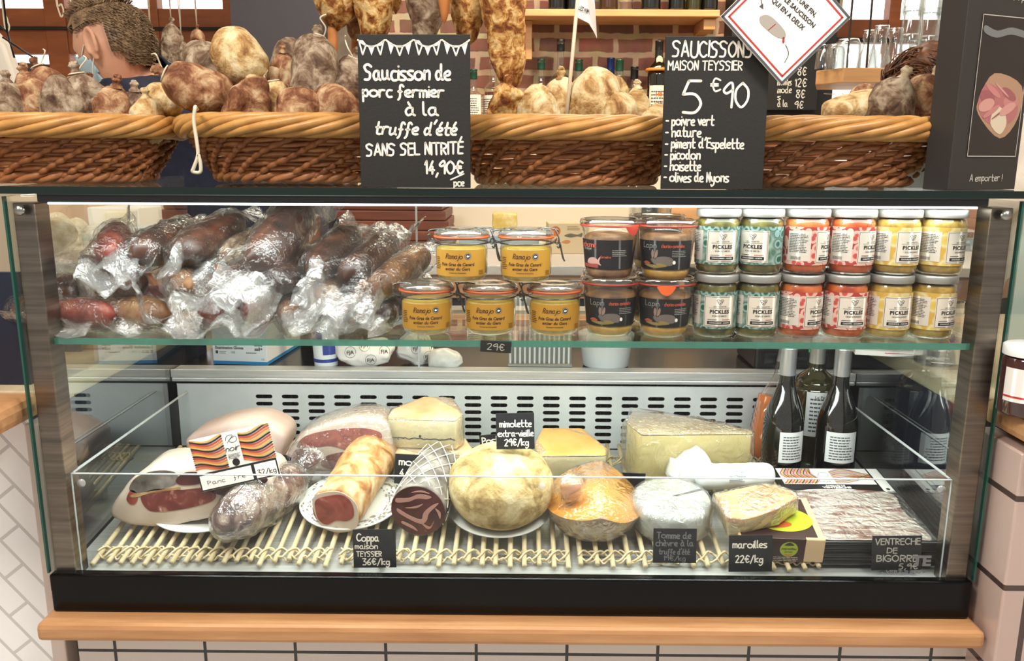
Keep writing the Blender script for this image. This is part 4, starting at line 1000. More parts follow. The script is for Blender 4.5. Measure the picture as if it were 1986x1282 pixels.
PR = lambda z: .0339
lidm = PM('grey_metal_lid', '#a7a5a0', .38, .55)
def pickle_jar(name, band, veg, brine, l2, l3):
    r = thing('pickle_jar', '', 'jar')
    MB().add(lathe([(0, .001), (.028, .001), (.0315, .003), (.0333, .008), (.0336, .03), (.0336, .078), (.0325, .084), (.030, .087), (.030, .096)], 40)).build('glass_body', jarglass, r)
    MB().add(lump(lathe([(0, .003), (.0270, .003), (.0305, .006), (.0322, .012), (.0324, .03), (.0324, .076), (.031, .083), (.0285, .086), (0, .086)], 40), .0012, 90)).build('vegetables', veg, r)
    ld = MB().add(lathe([(.0300, .0885), (.0338, .0885), (.0345, .0895), (.0345, .0985), (.0335, .1005), (.029, .1010), (.026, .1003), (0, .1003)], 44)).build('lid', lidm, r)
    bd = MB().add(wrap(strip(-.1055, .1055, .016, .0745, 60), PR, 0, .0002)).build('wrap_label', band, r)
    lb = MB().add(wrap(strip(-.0245, .0245, .0195, .0685, 14), PR, 0, .0006)).build('front_label', PM('cream_label', '#d6cbbd', .6), bd)
    q = MB()
    fr = [(frame2(-.0232, .0232, .0208, .0672, .0005)), rect(-.018, -.004, .0305, .0313), line2([(-.004, .0595), (-.0052, .0622), (-.0022, .0628), (0, .0608), (.0022, .0628), (.0052, .0622), (.004, .0595), (0, .0545), (-.004, .0595)], .0006, 4),
          ring2(.0024, .0596, .0012, .0005, 12), rect(-.0036, -.0014, .0592, .0598), (np.array([(-.001, .0580, 0), (.001, .0580, 0), (0, .0555, 0)]), [(2, 1, 0)]),
          printed('LES 2 CHOUETTES', .0017, 0, .0510, 'C', .01, .020), printed('PICKLES', .0056, 0, .0410, 'C', .04, .0300, 0, 1.1), printed(l2, .0024, 0, .0358, 'C', .01, .026), rect(-.017, .017, .0492, .0496)]
    for k in fr: q.add(wrap(k, PR, 0, .0009))
    q.build('lettering', ink, lb)
    MB().add(wrap(strip(.004, .018, .0305, .0313, 4), PR, 0, .0009)).build('red_rule', redink, lb)
    bb = MB().add(wrap(strip(-.0185, .0185, .0235, .0285, 10), PR, 0, .0009)).build('black_bar', ink, lb)
    MB().add(wrap(printed(l3, .0020, 0, .0250, 'C', .01, .031), PR, 0, .0012)).build('bar_lettering', paper, bb)
    sp = MB().add(wrap(strip(-.068, -.032, .022, .068, 10), PR, 0, .0005)).build('ingredients_panel', PM('pale_panel', '#cfc4b8', .6), bd)
    mb_ = MB().add(wrap(smallprint(12, .030, .030, -.065, .063, 4), PR, 0, .0008))
    for k in range(12): mb_.add(wrap(rect(-.062 + k * .0014, -.0613 + k * .0014, .024, .029), PR, 0, .0008))
    mb_.build('small_print', PM('grey_ink', '#4a4c50', .6), sp)
    return r
green = RM('green_label_print', [(0, '#254a35'), (.26, '#31593f'), (.30, '#7f9c9c'), (.45, '#8aa5a4'), (.47, '#3b614a'), (.8, '#9aaba3')], 62, tex='voronoi', rnd=False)
coral = RM('coral_label_print', [(0, '#b53a36'), (.32, '#c2524c'), (.36, '#d9a192'), (.6, '#dfb4a5'), (.62, '#a63c37')], 75, tex='voronoi', rnd=False)
yellow = RM('yellow_label_print', [(0, '#c9a63c'), (.34, '#d0b65e'), (.5, '#d8c794'), (.7, '#c69d42')], 55, tex='voronoi', rnd=False)
vg = RM('gherkin_pieces', [(.3, '#3d3519'), (.5, '#655b2a'), (.7, '#8f8445')], 45, 4, .3); vo = RM('carrot_pieces', [(.3, '#a33a1c'), (.5, '#cc5c2c'), (.7, '#dc7f45')], 40, 4, .3); vy = RM('cauliflower_pieces', [(.3, '#94702c'), (.5, '#bf9846'), (.7, '#d6b976')], 45, 4, .3)
pk = {'g': pickle_jar('g', green, vg, None, '· FORCE VERTE ·', 'CONCOMBRE - ANETH'), 'o': pickle_jar('o', coral, vo, None, '· ORANGE APHRODISIAQUE ·', 'CAROTTE - GINGEMBRE'), 'y': pickle_jar('y', yellow, vy, None, '· GOLDEN JUNGLE ·', 'CHOUFLEUR - CURCUMA')}
cn = {'g': 'green', 'o': 'orange-red', 'y': 'yellow'}
PH = .1015; used = set()
rows_ = [('g', 1386, 0, .0), ('g', 1467, 0, .02), ('o', 1550, 0, .62), ('o', 1637, 0, .08), ('y', 1722, 0, .12), ('y', 1806, 0, .42),
         ('g', 1391, 1, .02), ('g', 1474, 1, -.62), ('o', 1562, 1, .85), ('o', 1651, 1, .62), ('y', 1738, 1, .30), ('y', 1825, 1, .48)]
for k, (c, px, lv, ro) in enumerate(rows_):
    o = pk[c] if c not in used else copytree(pk[c]); used.add(c)
    o.location = (D(px, 600 - lv * 125, 1.306).x, 1.306, SZ + lv * PH); o.rotation_euler = (0, 0, ro)
    tag(o, f"{'left' if k % 2 == 0 else 'right'} {cn[c]} pickles jar of the {'upper' if lv else 'lower'} pair in the front row", 'jar', 'pickle jars on the glass shelf')
for c, px, lv in (('g', 1366, 0), ('o', 1507, 0), ('o', 1590, 0), ('y', 1670, 0), ('y', 1744, 0), ('y', 1744, 1), ('y', 1670, 1), ('o', 1590, 1)):
    o = copytree(pk[c]); o.location = (D(px, 590, 1.386).x, 1.388, SZ + lv * PH); o.rotation_euler = (0, 0, .3)
    tag(o, f"{cn[c]} pickles jar in the back row, {'upper' if lv else 'lower'} layer, {'behind the ' + ('left' if px in (1366, 1507, 1670) else 'right') + ' column'}", 'jar', 'pickle jars on the glass shelf')
# price tag on the shelf edge
w = D(991, 672, 1.249).x - D(931, 672, 1.249).x
tg = board('price_tag', w, .0185, .0012, 'small black price tag reading 29€ clipped to the glass shelf edge', 'price tag', (D(961, 670, 1.249).x, 1.2500, D(961, 684, 1.249).z), (0, R_(3), 0))
write(tg, 'lettering', [hand('29€', .010, .12, 0, .004, 'C', fit=w * .55)], PM('chalk_grey', '#b9b4aa', .7))

# ------------------------------------------------------------------ vacuum packed sausages
def bag_vf(L, R, seed, fl=.035):
    rng = random.Random(seed); n, m = 30, 40; v = []
    Lt = L / 2 + fl
    for i in range(m + 1):
        x = -Lt + 2 * Lt * i / m; u = abs(x) / (L / 2)
        s = max(0, 1 - u ** 4) ** .5 if u < 1 else 0
        k = min(1, max(0, (u - .55) / .6)); k = k * k * (3 - 2 * k)
        h = max(R * 1.10 * s, .0016); w_ = R * (1.14 * (1 - k) + 1.45 * k)
        tw = .5 * k * math.copysign(1, x) * (seed % 3 - 1)
        for j in range(n):
            a = 2 * math.pi * j / n; y, z = w_ * math.cos(a), h * math.sin(a)
            if x < -L / 2 * .92: z -= .45 * (-x - L / 2 * .92) + .010 * math.cos(y * 70 + seed) * k
            if k > .3: z += .012 * k * math.sin(a * 0 + y * 90 + seed)
            c, s_ = math.cos(tw), math.sin(tw); v.append((x, y * c - z * s_, y * s_ + z * c))
    f = [(i * n + j, i * n + (j + 1) % n, (i + 1) * n + (j + 1) % n, (i + 1) * n + j) for i in range(m) for j in range(n)]
    v, f = lump((np.array(v), f), .0042, 46, seed); return lump((v, f), .0028, 110, seed + 2)
def pack(p0, p1, R, seed, mat, label, roll=0.0, fl=.04):
    L = (Vector(p1) - Vector(p0)).length
    r = thing('vacuum_packed_sausage', label, 'packed sausage', group='vacuum packed sausages piled on the glass shelf')
    MB().add(sausage_vf(L, R, seed, 0, .10, 3.0)).build('sausage', mat, r)
    v, f = bag_vf(L, R, seed, fl); nn = len(f) // 40
    lo = [q for i, q in enumerate(f) if 6 <= i // 30 < 34]; hi = [q for i, q in enumerate(f) if not 6 <= i // 30 < 34]
    MB().add((v, lo)).build('clear_bag', bagfilm, r)
    MB().add((v, hi)).build('sealed_flap', flapfilm, r)
    aim(r, p0, p1, roll); mw = np.array(r.matrix_world); iw = np.linalg.inv(mw)   # the flaps lie on the shelf
    for c in r.children:
        if c.name.startswith('sausage'): continue
        me = c.data; v = np.array([q.co[:] for q in me.vertices]) @ mw[:3, :3].T + mw[:3, 3]
        lowz = v[:, 2] < SZ + .001; v[:, 2] = np.maximum(v[:, 2], SZ + .0008 + .0012 * np.abs(np.sin(v[:, 0] * 160))); v[:, 1] = np.maximum(v[:, 1], 1.243)
        v = v @ iw[:3, :3].T + iw[:3, 3]; me.vertices.foreach_set('co', v.ravel()); me.update()
    return r
red_s = RM('red_cured_casing', [(.3, '#4a1a14'), (.5, '#7a3327'), (.7, '#a1624d')], 24, 6, .4); tan_s = RM('tan_cured_casing', [(.3, '#4b2c17'), (.5, '#7e5430'), (.7, '#a98255')], 22, 6, .45)
# pixel of the near end, its depth, direction away from us (yaw degrees, rise), length, radius
Pk = [ # lowest layer
 (128, 628, 1.30, -60, .0, .15, .027, saus_dark, 'pack at the left end of the lowest layer, lying almost sideways'),
 (225, 622, 1.29, -78, .0, .15, .026, red_s, 'lowest pack lying sideways with a reddish net-marked sausage'),
 (330, 625, 1.29, -70, .0, .13, .026, tan_s, 'lowest sideways pack with a tan sausage under the plastic flaps'),
 (395, 620, 1.30, 10, .0, .16, .027, red_s, 'lowest pack with a rosy end facing out, left of the glove box'),
 (480, 622, 1.30, 4, .0, .17, .028, red_s, 'lowest pack with a pinkish brown end above the glove box'),
 (560, 628, 1.30, -8, .0, .17, .026, tan_s, 'lowest pack with a pale empty flap above the paper cup'),
 (650, 626, 1.30, 12, .0, .17, .027, tan_s, 'lowest pack with a tan end, second from the jars'),
 (725, 628, 1.31, 24, .0, .15, .027, saus_dark, 'lowest pack next to the foie gras jars, with a red strip'),
 # second layer
 (140, 572, 1.32, -40, .0, .15, .028, saus_dark, 'second-layer pack at the left end of the pile'),
 (275, 560, 1.31, -55, .02, .15, .029, saus_dark, 'second-layer pack with a wide milky flap below the tallest trio'),
 (365, 560, 1.31, -30, .02, .15, .027, tan_s, 'second-layer pack with a tan streak under a clear flap'),
 (435, 555, 1.30, 18, .02, .17, .030, saus_dark, 'second-layer dark pack in the middle, with an orange glint'),
 (525, 556, 1.30, 10, .03, .17, .031, saus_dark, 'second-layer dark pack under the bag marked F A'),
 (625, 585, 1.295, 8, .02, .17, .028, tan_s, 'second-layer tan pack hanging its flap over the shelf edge'),
 (690, 580, 1.30, 22, .02, .16, .027, tan_s, 'second-layer pack just left of the foie gras jars'),
 # top layer
 (212, 500, 1.33, -20, .03, .16, .030, red_s, 'top left pack with a string loop and a red cut end'),
 (262, 496, 1.33, 14, .03, .17, .032, saus_dark, 'middle pack of the trio on top at the left'),
 (335, 502, 1.32, 22, .05, .17, .031, saus_dark, 'right pack of the top left trio, with two upright plastic ears'),
 (425, 505, 1.36, 30, .04, .15, .026, saus_grey, 'silvery wrinkled pack lying between the two top heaps'),
 (492, 528, 1.30, 18, .10, .16, .037, saus_dark, 'largest pack, topmost in the middle, marked F A'),
 (600, 528, 1.31, 16, .05, .17, .029, saus_dark, 'top pack with a silvery sleeve, left of the round-ended one'),
 (666, 542, 1.31, 20, .05, .17, .030, saus_dark, 'top round-ended pack nearest the back of the right heap'),
 (720, 568, 1.31, 30, .05, .15, .028, tan_s, 'silvery pack leaning down beside the left foie gras jar'),
]
for i, (px, py, y, yaw, rise, L, R, mt, lab) in enumerate(Pk):
    p0 = D(px, py, y); a = R_(yaw); p1 = p0 + Vector((math.sin(a) * L, math.cos(a) * L, rise))
    if min(p0.z, p1.z) < SZ + R * 1.1:
        dzz_ = SZ + R * 1.1 - min(p0.z, p1.z); p0.z += dzz_; p1.z += dzz_
    o = pack(p0, p1, R, i + 3, mt, 'vacuum ' + lab if lab.startswith('pack') else lab.replace('pack', 'vacuum pack', 1), roll=(i * 1.7) % 1.2 - .6, fl=.045 if i % 3 else .06)
    if 'F A' in lab and 'largest' in lab:
        MB().add((lambda vf: (np.c_[-.02 + vf[0][:, 1] * .9, vf[0][:, 0], np.full(len(vf[0]), R * 1.18)], vf[1]))(join(printed('F|A', .011, 0, 0, 'C', .02), ring2(0, .0055, .014, .0008)))).build('bag_mark', ink, o)
# two stiff plastic ears standing up from the right pack of the trio
ears = MB()
# ------------------------------------------------------------------ rattan mats on the deck
SL = math.atan(MAT_S)
DR = .0046
def rattan_mat(pxa, pxb, n, y0, y1, label, seed):
    rng = random.Random(seed)
    xa, xb = D(pxa, 1090, y0).x, D(pxb, 1090, y0).x; xc = (xa + xb) / 2
    r = thing('rattan_mat', label, 'mat', (xc, y0, mz(y0) - 2 * DR), (SL, 0, 0), 'rattan mats on the display deck')
    Lm = (y1 - y0) / math.cos(SL); pitch = (xb - xa) / (n - 1)
    xs = [-(xb - xa) / 2 + i * pitch + rng.uniform(-.002, .002) for i in range(n)]
    for i, x in enumerate(xs):
        a, b = rng.uniform(-.012, .006), Lm + rng.uniform(-.004, .02)
        MB().add(tube([(x, a, DR), (x + rng.uniform(-.003, .003), b, DR)], DR * rng.uniform(.88, 1.0), 8)).build('dowel', rattan, r)
    for yy in (.022, Lm - .045):
        m = MB(); w = (xb - xa) / 2 + .005
        for ph in (0, 1):
            p = []
            for k in range(int(n * 8)):
                x = -w + 2 * w * k / (n * 8 - 1); u = (x - xs[0]) / pitch * math.pi
                p.append((x, yy + .011 * math.sin(u / 1.0 + ph * math.pi) + .001 * math.sin(u * 3), DR + (DR + .0022) * math.cos(u + ph * math.pi)))
            m.add(tube(p, .0019, 6))
        p = [(-w + 2 * w * k / (n * 8), yy - .012 + .002 * math.sin(k * 1.3), DR * .8 + DR * math.sin(k * .8)) for k in range(n * 8)]
        m.add(tube(p, .0017, 6))
        p = [(-w + 2 * w * k / (n * 8), yy + .010 + .002 * math.sin(k * 1.1 + 2), DR * .8 + DR * math.cos(k * .8)) for k in range(n * 8)]
        m.add(tube(p, .0017, 6))
        m.build('woven_band', rattan, r)
    return r
rattan_mat(188, 632, 19, 1.285, 1.66, 'rattan mat under the hams at the left of the deck', 1)
rattan_mat(660, 1100, 17, 1.284, 1.66, 'rattan mat under the whole pale cheese in the middle of the deck', 2)
rattan_mat(1128, 1590, 16, 1.284, 1.66, 'rattan mat under the wrapped goat cheese and the boxed cheese', 3)
cpart('mat_support', [bx(-.70, .46, 1.50, 1.515, .70, mz(1.5) - 2 * DR - .001)], steel)

# ------------------------------------------------------------------ helpers for food
def seat(o, p, rz=0.0, tilt=SL):
    o.location = p; o.rotation_euler = (Matrix.Rotation(tilt, 4, 'X') @ Matrix.Rotation(rz, 4, 'Z')).to_euler(); return o
def film_vf(vf, cuts=3, grow=.0035, amp=.003, seed=1, sc=40):
    v, f = subdiv(vf, cuts); c = v.mean(0); d = v - c
    v = v + d / (np.linalg.norm(d, axis=1)[:, None] + 1e-9) * grow
    return lump((v, f), amp, sc, seed)
def px_outline(pts, y, px0, py0):   # pixel outline -> (x,z) about a base pixel, measured in the plane Y=y
    b = D(px0, py0, y); return [((D(a, c, y).x - b.x), (D(a, c, y).z - b.z)) for a, c in pts]
def patch(pts, th=.0012, k=5):
    p = smoothline(pts, k, True); return prism([tuple(q) for q in p], -th)
def log_vf(L, R, seed=1, amp=.06, n=40, m=30, flat_=1.0, endr=.35, taper=0.0):
    v = []; prof = []
    for i in range(m + 1):
        t = i / m; x = t * L; r = R * (1 - taper * t)
        if x < R * .10: r *= .955 + .045 * (x / (R * .10))
        e = (L - x) / (R * endr * 2)
        if e < 1: r *= math.sqrt(max(0, 1 - (1 - e) ** 2)) 
        prof.append((x, r))
    for x, r in prof:
        for j in range(n):
            a = 2 * math.pi * j / n; v.append((x, r * math.cos(a), r * math.sin(a) * flat_))
    f = [(i * n + j, i * n + (j + 1) % n, (i + 1) * n + (j + 1) % n, (i + 1) * n + j) for i in range(m) for j in range(n)]
    f.append(tuple(range(n - 1, -1, -1)))
    w = np.array(v); o, _ = lump((w, f), R * amp * 1.5, .6 / R, seed); o, _ = lump((o, f), R * amp * .5, 2.2 / R, seed + 2)
    o[:, 0] = np.where(w[:, 0] < 1e-6, 0, o[:, 0]); return o, f
def face_patch(pts, R, th=.0012):       # outline in unit disc (right, up) -> plate proud of a log's flat end (x<0)
    p = smoothline(pts, 5, True) * R
    v, f = prism([tuple(q) for q in p], th)
    return np.c_[-v[:, 1], -v[:, 0], v[:, 2]], f
def plate(px, py, R, label, pattern=None, depth=None):
    p = MT(px, py + 13); c = Vector((p.x, p.y + R * .97, 0)); c.z = mz(c.y) + .0006
    r = MB().add(lathe([(0, .002), (R * .55, .002), (R * .62, .004), (R * .78, .010), (R, .0145), (R * 1.003, .0165), (R * .985, .0172), (R * .78, .0125), (R * .6, .0062), (0, .0055)], 56)).build('plate', ceramic)
    tag(r, label, 'plate', 'white plates on the rattan mats'); seat(r, c)
    if pattern:
        m = MB(); rng = random.Random(4)
        for k in range(260):
            a = rng.uniform(0, 6.283); q = R * rng.uniform(.68, .96); z = .0112 + (q / R - .72) / .26 * .0062 if q > R * .72 else .0102
            m.add(lathe([(0, .0006), (R * rng.uniform(.008, .022), .0002)], 5), T(q * math.cos(a), q * math.sin(a), z + .0006) @ RZ(a) @ SC(1, 2.2, 1))
        m.build('speckled_rim_pattern', PM('taupe_glaze', '#8d8478', .4), r, kind='stuff')
    return r
meat = RM('cured_lean_meat', [(.3, '#4a1a17'), (.48, '#6a2923'), (.60, '#7d3830'), (.66, '#a06a5c'), (.70, '#c9a394')], 30, 7, .35, dist=.8, spec=.6)
meatr = RM('red_lean_meat', [(.3, '#742a22'), (.48, '#954138'), (.62, '#aa5848'), (.68, '#c99785'), (.74, '#dcbcae')], 30, 7, .35, dist=.8, spec=.6)
meatd = RM('dark_lean_meat', [(.3, '#300f0d'), (.5, '#481816'), (.64, '#5c2626'), (.70, '#8a5450')], 34, 7, .3, dist=.8, spec=.6)
fatm = RM('white_fat', [(.3, '#c7b29d'), (.55, '#d8c8b7'), (.8, '#e2d5c7')], 14, 5, .4, spec=.5)
rind = RM('brown_rind', [(.3, '#8c643a'), (.5, '#b08a5b'), (.7, '#cdb48d')], 24, 6, .6, bump=(60, .4, .003))
greyr = RM('grey_rind', [(.3, '#4b4640'), (.5, '#77716a'), (.7, '#a8a29a')], 30, 6, .55, bump=(60, .5, .003))

# ------------------------------------------------------------------ hams and sausages (left)
plate(372, 1034, .112, 'white plate under the large cut ham on the left')
by = 1.352; b0 = (365, 1016)
OUT = [(213, 988), (226, 1012), (285, 1024), (380, 1014), (470, 988), (522, 958), (512, 922), (440, 908), (340, 908), (280, 914), (240, 945)]
o2 = px_outline(OUT, by, *b0); bp = D(*b0, by)
ham = thing('cut_ham', 'large cut ham with a thick white fat edge, on a plate at the left', 'ham', bp, (.0, 0, 0))
MB().add(lump(subdiv(prism([tuple(q) for q in smoothline(o2, 4, True)], .115, .010), 1), .002, 40)).build('fat', fatm, ham)
lean = lambda pts, mt, nm='lean_meat', th=.0016: MB().add(patch(px_outline(pts, by, *b0), th)).build(nm, mt, ham, smooth=False)
lean([(274, 962), (284, 985), (306, 992), (360, 986), (410, 972), (418, 958), (398, 946), (350, 950), (300, 948)], meat)
lean([(404, 946), (432, 960), (470, 952), (512, 938), (516, 926), (470, 918), (420, 920)], meatd)
lean([(342, 930), (352, 940), (392, 936), (394, 918), (360, 916)], meatd, th=.002)
lean([(252, 950), (264, 926), (300, 913), (338, 915), (346, 934), (320, 946), (282, 957)], greyr, 'grey_rind')
lean([(246, 968), (254, 950), (266, 956), (266, 972), (256, 978)], meatr, 'red_corner')
lean([(258, 958), (320, 948), (348, 944), (344, 949), (300, 954), (262, 964)], rind, 'fat_seam', .0022)
p0 = MT(432, 1094); p1 = MT(550, 1004); R = .049
p0 = p0 + Vector((0, .036, R * 1.16)); p1 = p1 + Vector((0, .06, R * 1.14))
ws = thing('wrapped_salami', 'plastic-wrapped marbled salami tip lying in front of the large cut ham', 'salami')
Lw = (p1 - p0).length
marb = RM('marbled_salami', [(.36, '#2e1614'), (.46, '#552c27'), (.54, '#82685c'), (.62, '#b09c8c'), (.75, '#6d605a')], 30, 5, .4, dist=1.2)
MB().add(sausage_vf(Lw + .05, R, 5, 0, .10, 2.2, 34, 34, .92)).build('salami', marb, ws)
MB().add(lump(sausage_vf(Lw + .062, R * 1.06, 5, 0, .11, 2.2, 34, 34, .94), .003, 60, 3)).build('cling_film', film, ws)
MB().add(lump(lathe([(R * .25, -.01), (R * .3, .0), (R * .8, .03), (R * .95, .05)], 20), .012, 45, 3), T(Lw / 2 + .005, 0, 0) @ RY(R_(90))).build('gathered_film', film, ws)
aim(ws, p0, p1)
# pale cooked ham at the back
hy = 1.555; hb = (455, 902)
hp = D(*hb, hy)
wh = thing('cooked_ham', 'pale pink cooked ham dome behind the striped price card', 'ham', hp)
ol = px_outline([(357, 868), (362, 850), (400, 832), (450, 818), (490, 815), (530, 828), (553, 848), (548, 880), (530, 902), (380, 902)], hy, *hb)
MB().add(lump(subdiv(prism([tuple(q) for q in smoothline(ol, 4, True)], .10, .014), 1), .002, 30)).build('ham_body', RM('pale_ham_fat', [(.3, '#cbac9e'), (.6, '#dac3b7'), (.8, '#e2d0c6')], 12, 5, .45), wh)
MB().add(patch(px_outline([(358, 866), (372, 884), (384, 902), (374, 902), (360, 888)], hy, *hb), .002)).build('rind', rind, wh)
plate(455, 921, .085, 'white plate under the pale cooked ham at the back left')
# striped price card on a pin
ky = 1.335; ka = -R_(-13.5)
kc = D(468, 938, ky); wk = D(530, 860, ky).x - D(400, 860, ky).x; hk = (D(460, 808, ky).z - D(460, 908, ky).z)
kd = thing('price_card', 'striped price card lettered noir with a handwritten price, pinned over the cut ham', 'price card', kc, (R_(-8), -R_(13.5), 0))
kb = MB().add(bx(-wk * .62, wk * .62, 0, .0015, 0, hk, .0005)).build('card', PM('card_white', '#e9e4da', .5), kd, smooth=False)
def kwrite(name, vfs, mat, off=.0005):
    m = MB()
    for q in vfs: m.add(upright(q, off))
    return m.build(name, mat, kb, smooth=False)
Wk = wk * .62; rng = random.Random(3)
def stripes(x0, x1, y0, y1, seed, name):
    rr = random.Random(seed); cols = {'orange': ('#c9743c', []), 'red': ('#a8453a', []), 'black': ('#26201e', []), 'ochre': ('#c9a25a', [])}
    n = 16; kk = list(cols)
    for i in range(n):
        c = kk[i % 4]; yy = y0 + (y1 - y0) * (i + .5) / n; a = (y1 - y0) * .10
        p = [(x0 + (x1 - x0) * t, min(y1 - .0006, max(y0 + .0006, yy + a * math.sin(t * 4 + seed + i * .12)))) for t in np.linspace(0, 1, 8)]
        cols[c][1].append(line2(p, (y1 - y0) / n * .8, 3))
    for c in kk: kwrite(name + '_' + c, cols[c][1], PM('stripe_' + c, cols[c][0], .5))
stripes(-Wk + .0005, -.014, hk * .36, hk - .0008, 1, 'stripes'); stripes(.016, Wk - .0005, hk * .36, hk - .0008, 2, 'stripes')
kwrite('black_panel', [rect(-Wk + .0005, Wk - .0005, .0005, hk * .34)], ink, .0006)
kwrite('white_box', [rect(-Wk + .003, Wk * .34, .003, hk * .30), rect(Wk * .42, Wk - .003, .003, hk * .30)], paper, .0009)
kwrite('lettering', [hand('noir', .010, .12, 0, hk * .64, 'C', .2, fit=.024), line2([(-.006, hk * .80), (.0, hk * .86), (.010, hk * .90), (.011, hk * .82), (.003, hk * .79), (-.002, hk * .84), (.006, hk * .92), (-.004, hk * .93), (-.008, hk * .85)], .0009), disc2(.001, hk * .42, .0065), smallprint(4, .022, .009, .001, hk * .57, 2, 'C')], ink, .0007)
kwrite('price_lettering', [hand('32/kg', .009, .13, Wk * .70, .0075, 'C', fit=Wk * .44), hand('Panc   fre', .007, .12, -Wk * .32, .010, 'C', fit=Wk * .95)], ink, .0012)
MB().add(tube([(.004, .0022, hk * .2), (.010, .0022, -.045)], .0011, 8)).build('pin', acredge, kd)
# raw ham half in film
jy = 1.515; jb = (655, 915); jp = D(*jb, jy)
rh = thing('raw_ham', 'film-wrapped raw ham half with rosy lean and white fat, behind the long cured loin', 'ham', jp)
ol = smoothline(px_outline([(557, 905), (572, 858), (618, 826), (690, 810), (742, 815), (757, 850), (750, 914), (600, 916)], jy, *jb), 4, True)
hb_ = prism([tuple(q) for q in ol], .085, .010)
MB().add(hb_).build('fat', fatm, rh)
jl = lambda pts, mt, nm='lean_meat', th=.0016: MB().add(patch(px_outline(pts, jy, *jb), th)).build(nm, mt, rh, smooth=False)
jl([(576, 866), (592, 846), (640, 834), (700, 830), (736, 838), (738, 852), (706, 862), (676, 872), (640, 864), (600, 868)], meatr)
jl([(562, 896), (574, 872), (604, 874), (622, 890), (600, 908), (572, 910)], meat)
jl([(634, 884), (668, 876), (706, 868), (744, 858), (748, 880), (700, 906), (644, 910), (622, 900)], meat)
MB().add(film_vf((hb_[0] + np.array([0, -.001, 0]), hb_[1]), 1, .005, .003, 4)).build('cling_film', film, rh)
# long cured loin on a speckled plate
plate(664, 1029, .095, 'white plate with a speckled rim under the long cured loin', True)
p0 = MT(652, 1047); p1 = MT(733, 912)
R = .045; zc = .0165
cl = thing('cured_loin', 'long golden-brown cured loin with a red cut end, on the speckled plate', 'cured meat')
a = p0 + Vector((0, .004, R + .006)); b = p1 + Vector((0, 0, R + .004)); Ll = (b - a).length + .02
loin = RM('loin_crust', [(.34, '#8c5a30'), (.45, '#b5834f'), (.55, '#c9a678'), (.68, '#dcc6a2')], 26, 7, .65, dist=.8, bump=(60, .6, .004))
MB().add(log_vf(Ll, R, 3, .05, taper=-.12)).build('loin', loin, cl)
fc = MB().add(face_patch([(-.9, .1), (-.8, .62), (-.25, .88), (.35, .9), (.85, .5), (.93, -.1), (.75, -.68), (.1, -.93), (-.6, -.75)], R)).build('cut_fat', fatm, cl, smooth=False)
MB().add(face_patch([(-.8, .1), (-.72, .5), (-.2, .72), (.4, .8), (.72, .45), (.74, -.1), (.45, -.35), (0, -.38), (-.4, -.6), (-.72, -.4)], R, .0024)).build('cut_lean', meatr, fc, smooth=False)
aim(cl, a, b, at=0)
# netted coppa
p0 = MT(812, 1044); p1 = MT(852, 942); R = .050
cp = thing('coppa', 'netted dry coppa with a dark red marbled cut end, left of the whole pale cheese', 'cured meat')
a = p0 + Vector((0, .0, R + .002)); b = p1 + Vector((0, 0, R * .86)); Lc = (b - a).length + .02
MB().add(log_vf(Lc, R, 8, .06, taper=.12)).build('coppa_body', greyr, cp)
fc = MB().add(face_patch([(math.cos(q) * .96, math.sin(q) * .96) for q in np.linspace(0, 2 * math.pi, 15)[:-1]], R)).build('cut_face', meatd, cp, smooth=False)
for pts in ([(-.75, .45), (-.3, .5), (.1, .68), (.5, .6), (.35, .5), (0, .5), (-.3, .36), (-.72, .3)], [(.75, .35), (.4, -.05), (.3, -.35), (.1, -.5), (-.3, -.35), (-.7, -.1), (-.72, .05), (-.3, -.2), (.1, -.32), (.2, -.05), (.5, .25)], [(.1, -.45), (.4, -.6), (.55, -.35), (.45, -.62), (.3, -.68)], [(-.55, -.45), (-.2, -.62), (-.05, -.8), (-.25, -.7), (-.6, -.52)], [(-.2, .72), (.15, .82), (.45, .72), (.1, .76)], [(.62, .15), (.8, .0), (.78, -.25), (.7, -.02)], [(-.45, .1), (-.1, .18), (.2, .3), (-.05, .12)]):
    MB().add(face_patch(pts, R, .0022)).build('fat_vein', PM('pink_fat', '#b98a80', .4), fc, smooth=False)
m = MB()
for k in range(12):
    for sgn in (1, -1):
        p = []
        for i in range(26):
            t = .04 + .90 * i / 25; th = 2 * math.pi * k / 12 + sgn * t * 2.2; rr = R * (1 - .12 * t) * 1.025; p.append((t * Lc, rr * math.cos(th), rr * math.sin(th)))
        m.add(tube(p, .0009, 5))
m.build('netting', PM('white_net', '#dcd7cc', .7), cp); aim(cp, a, b, at=0)

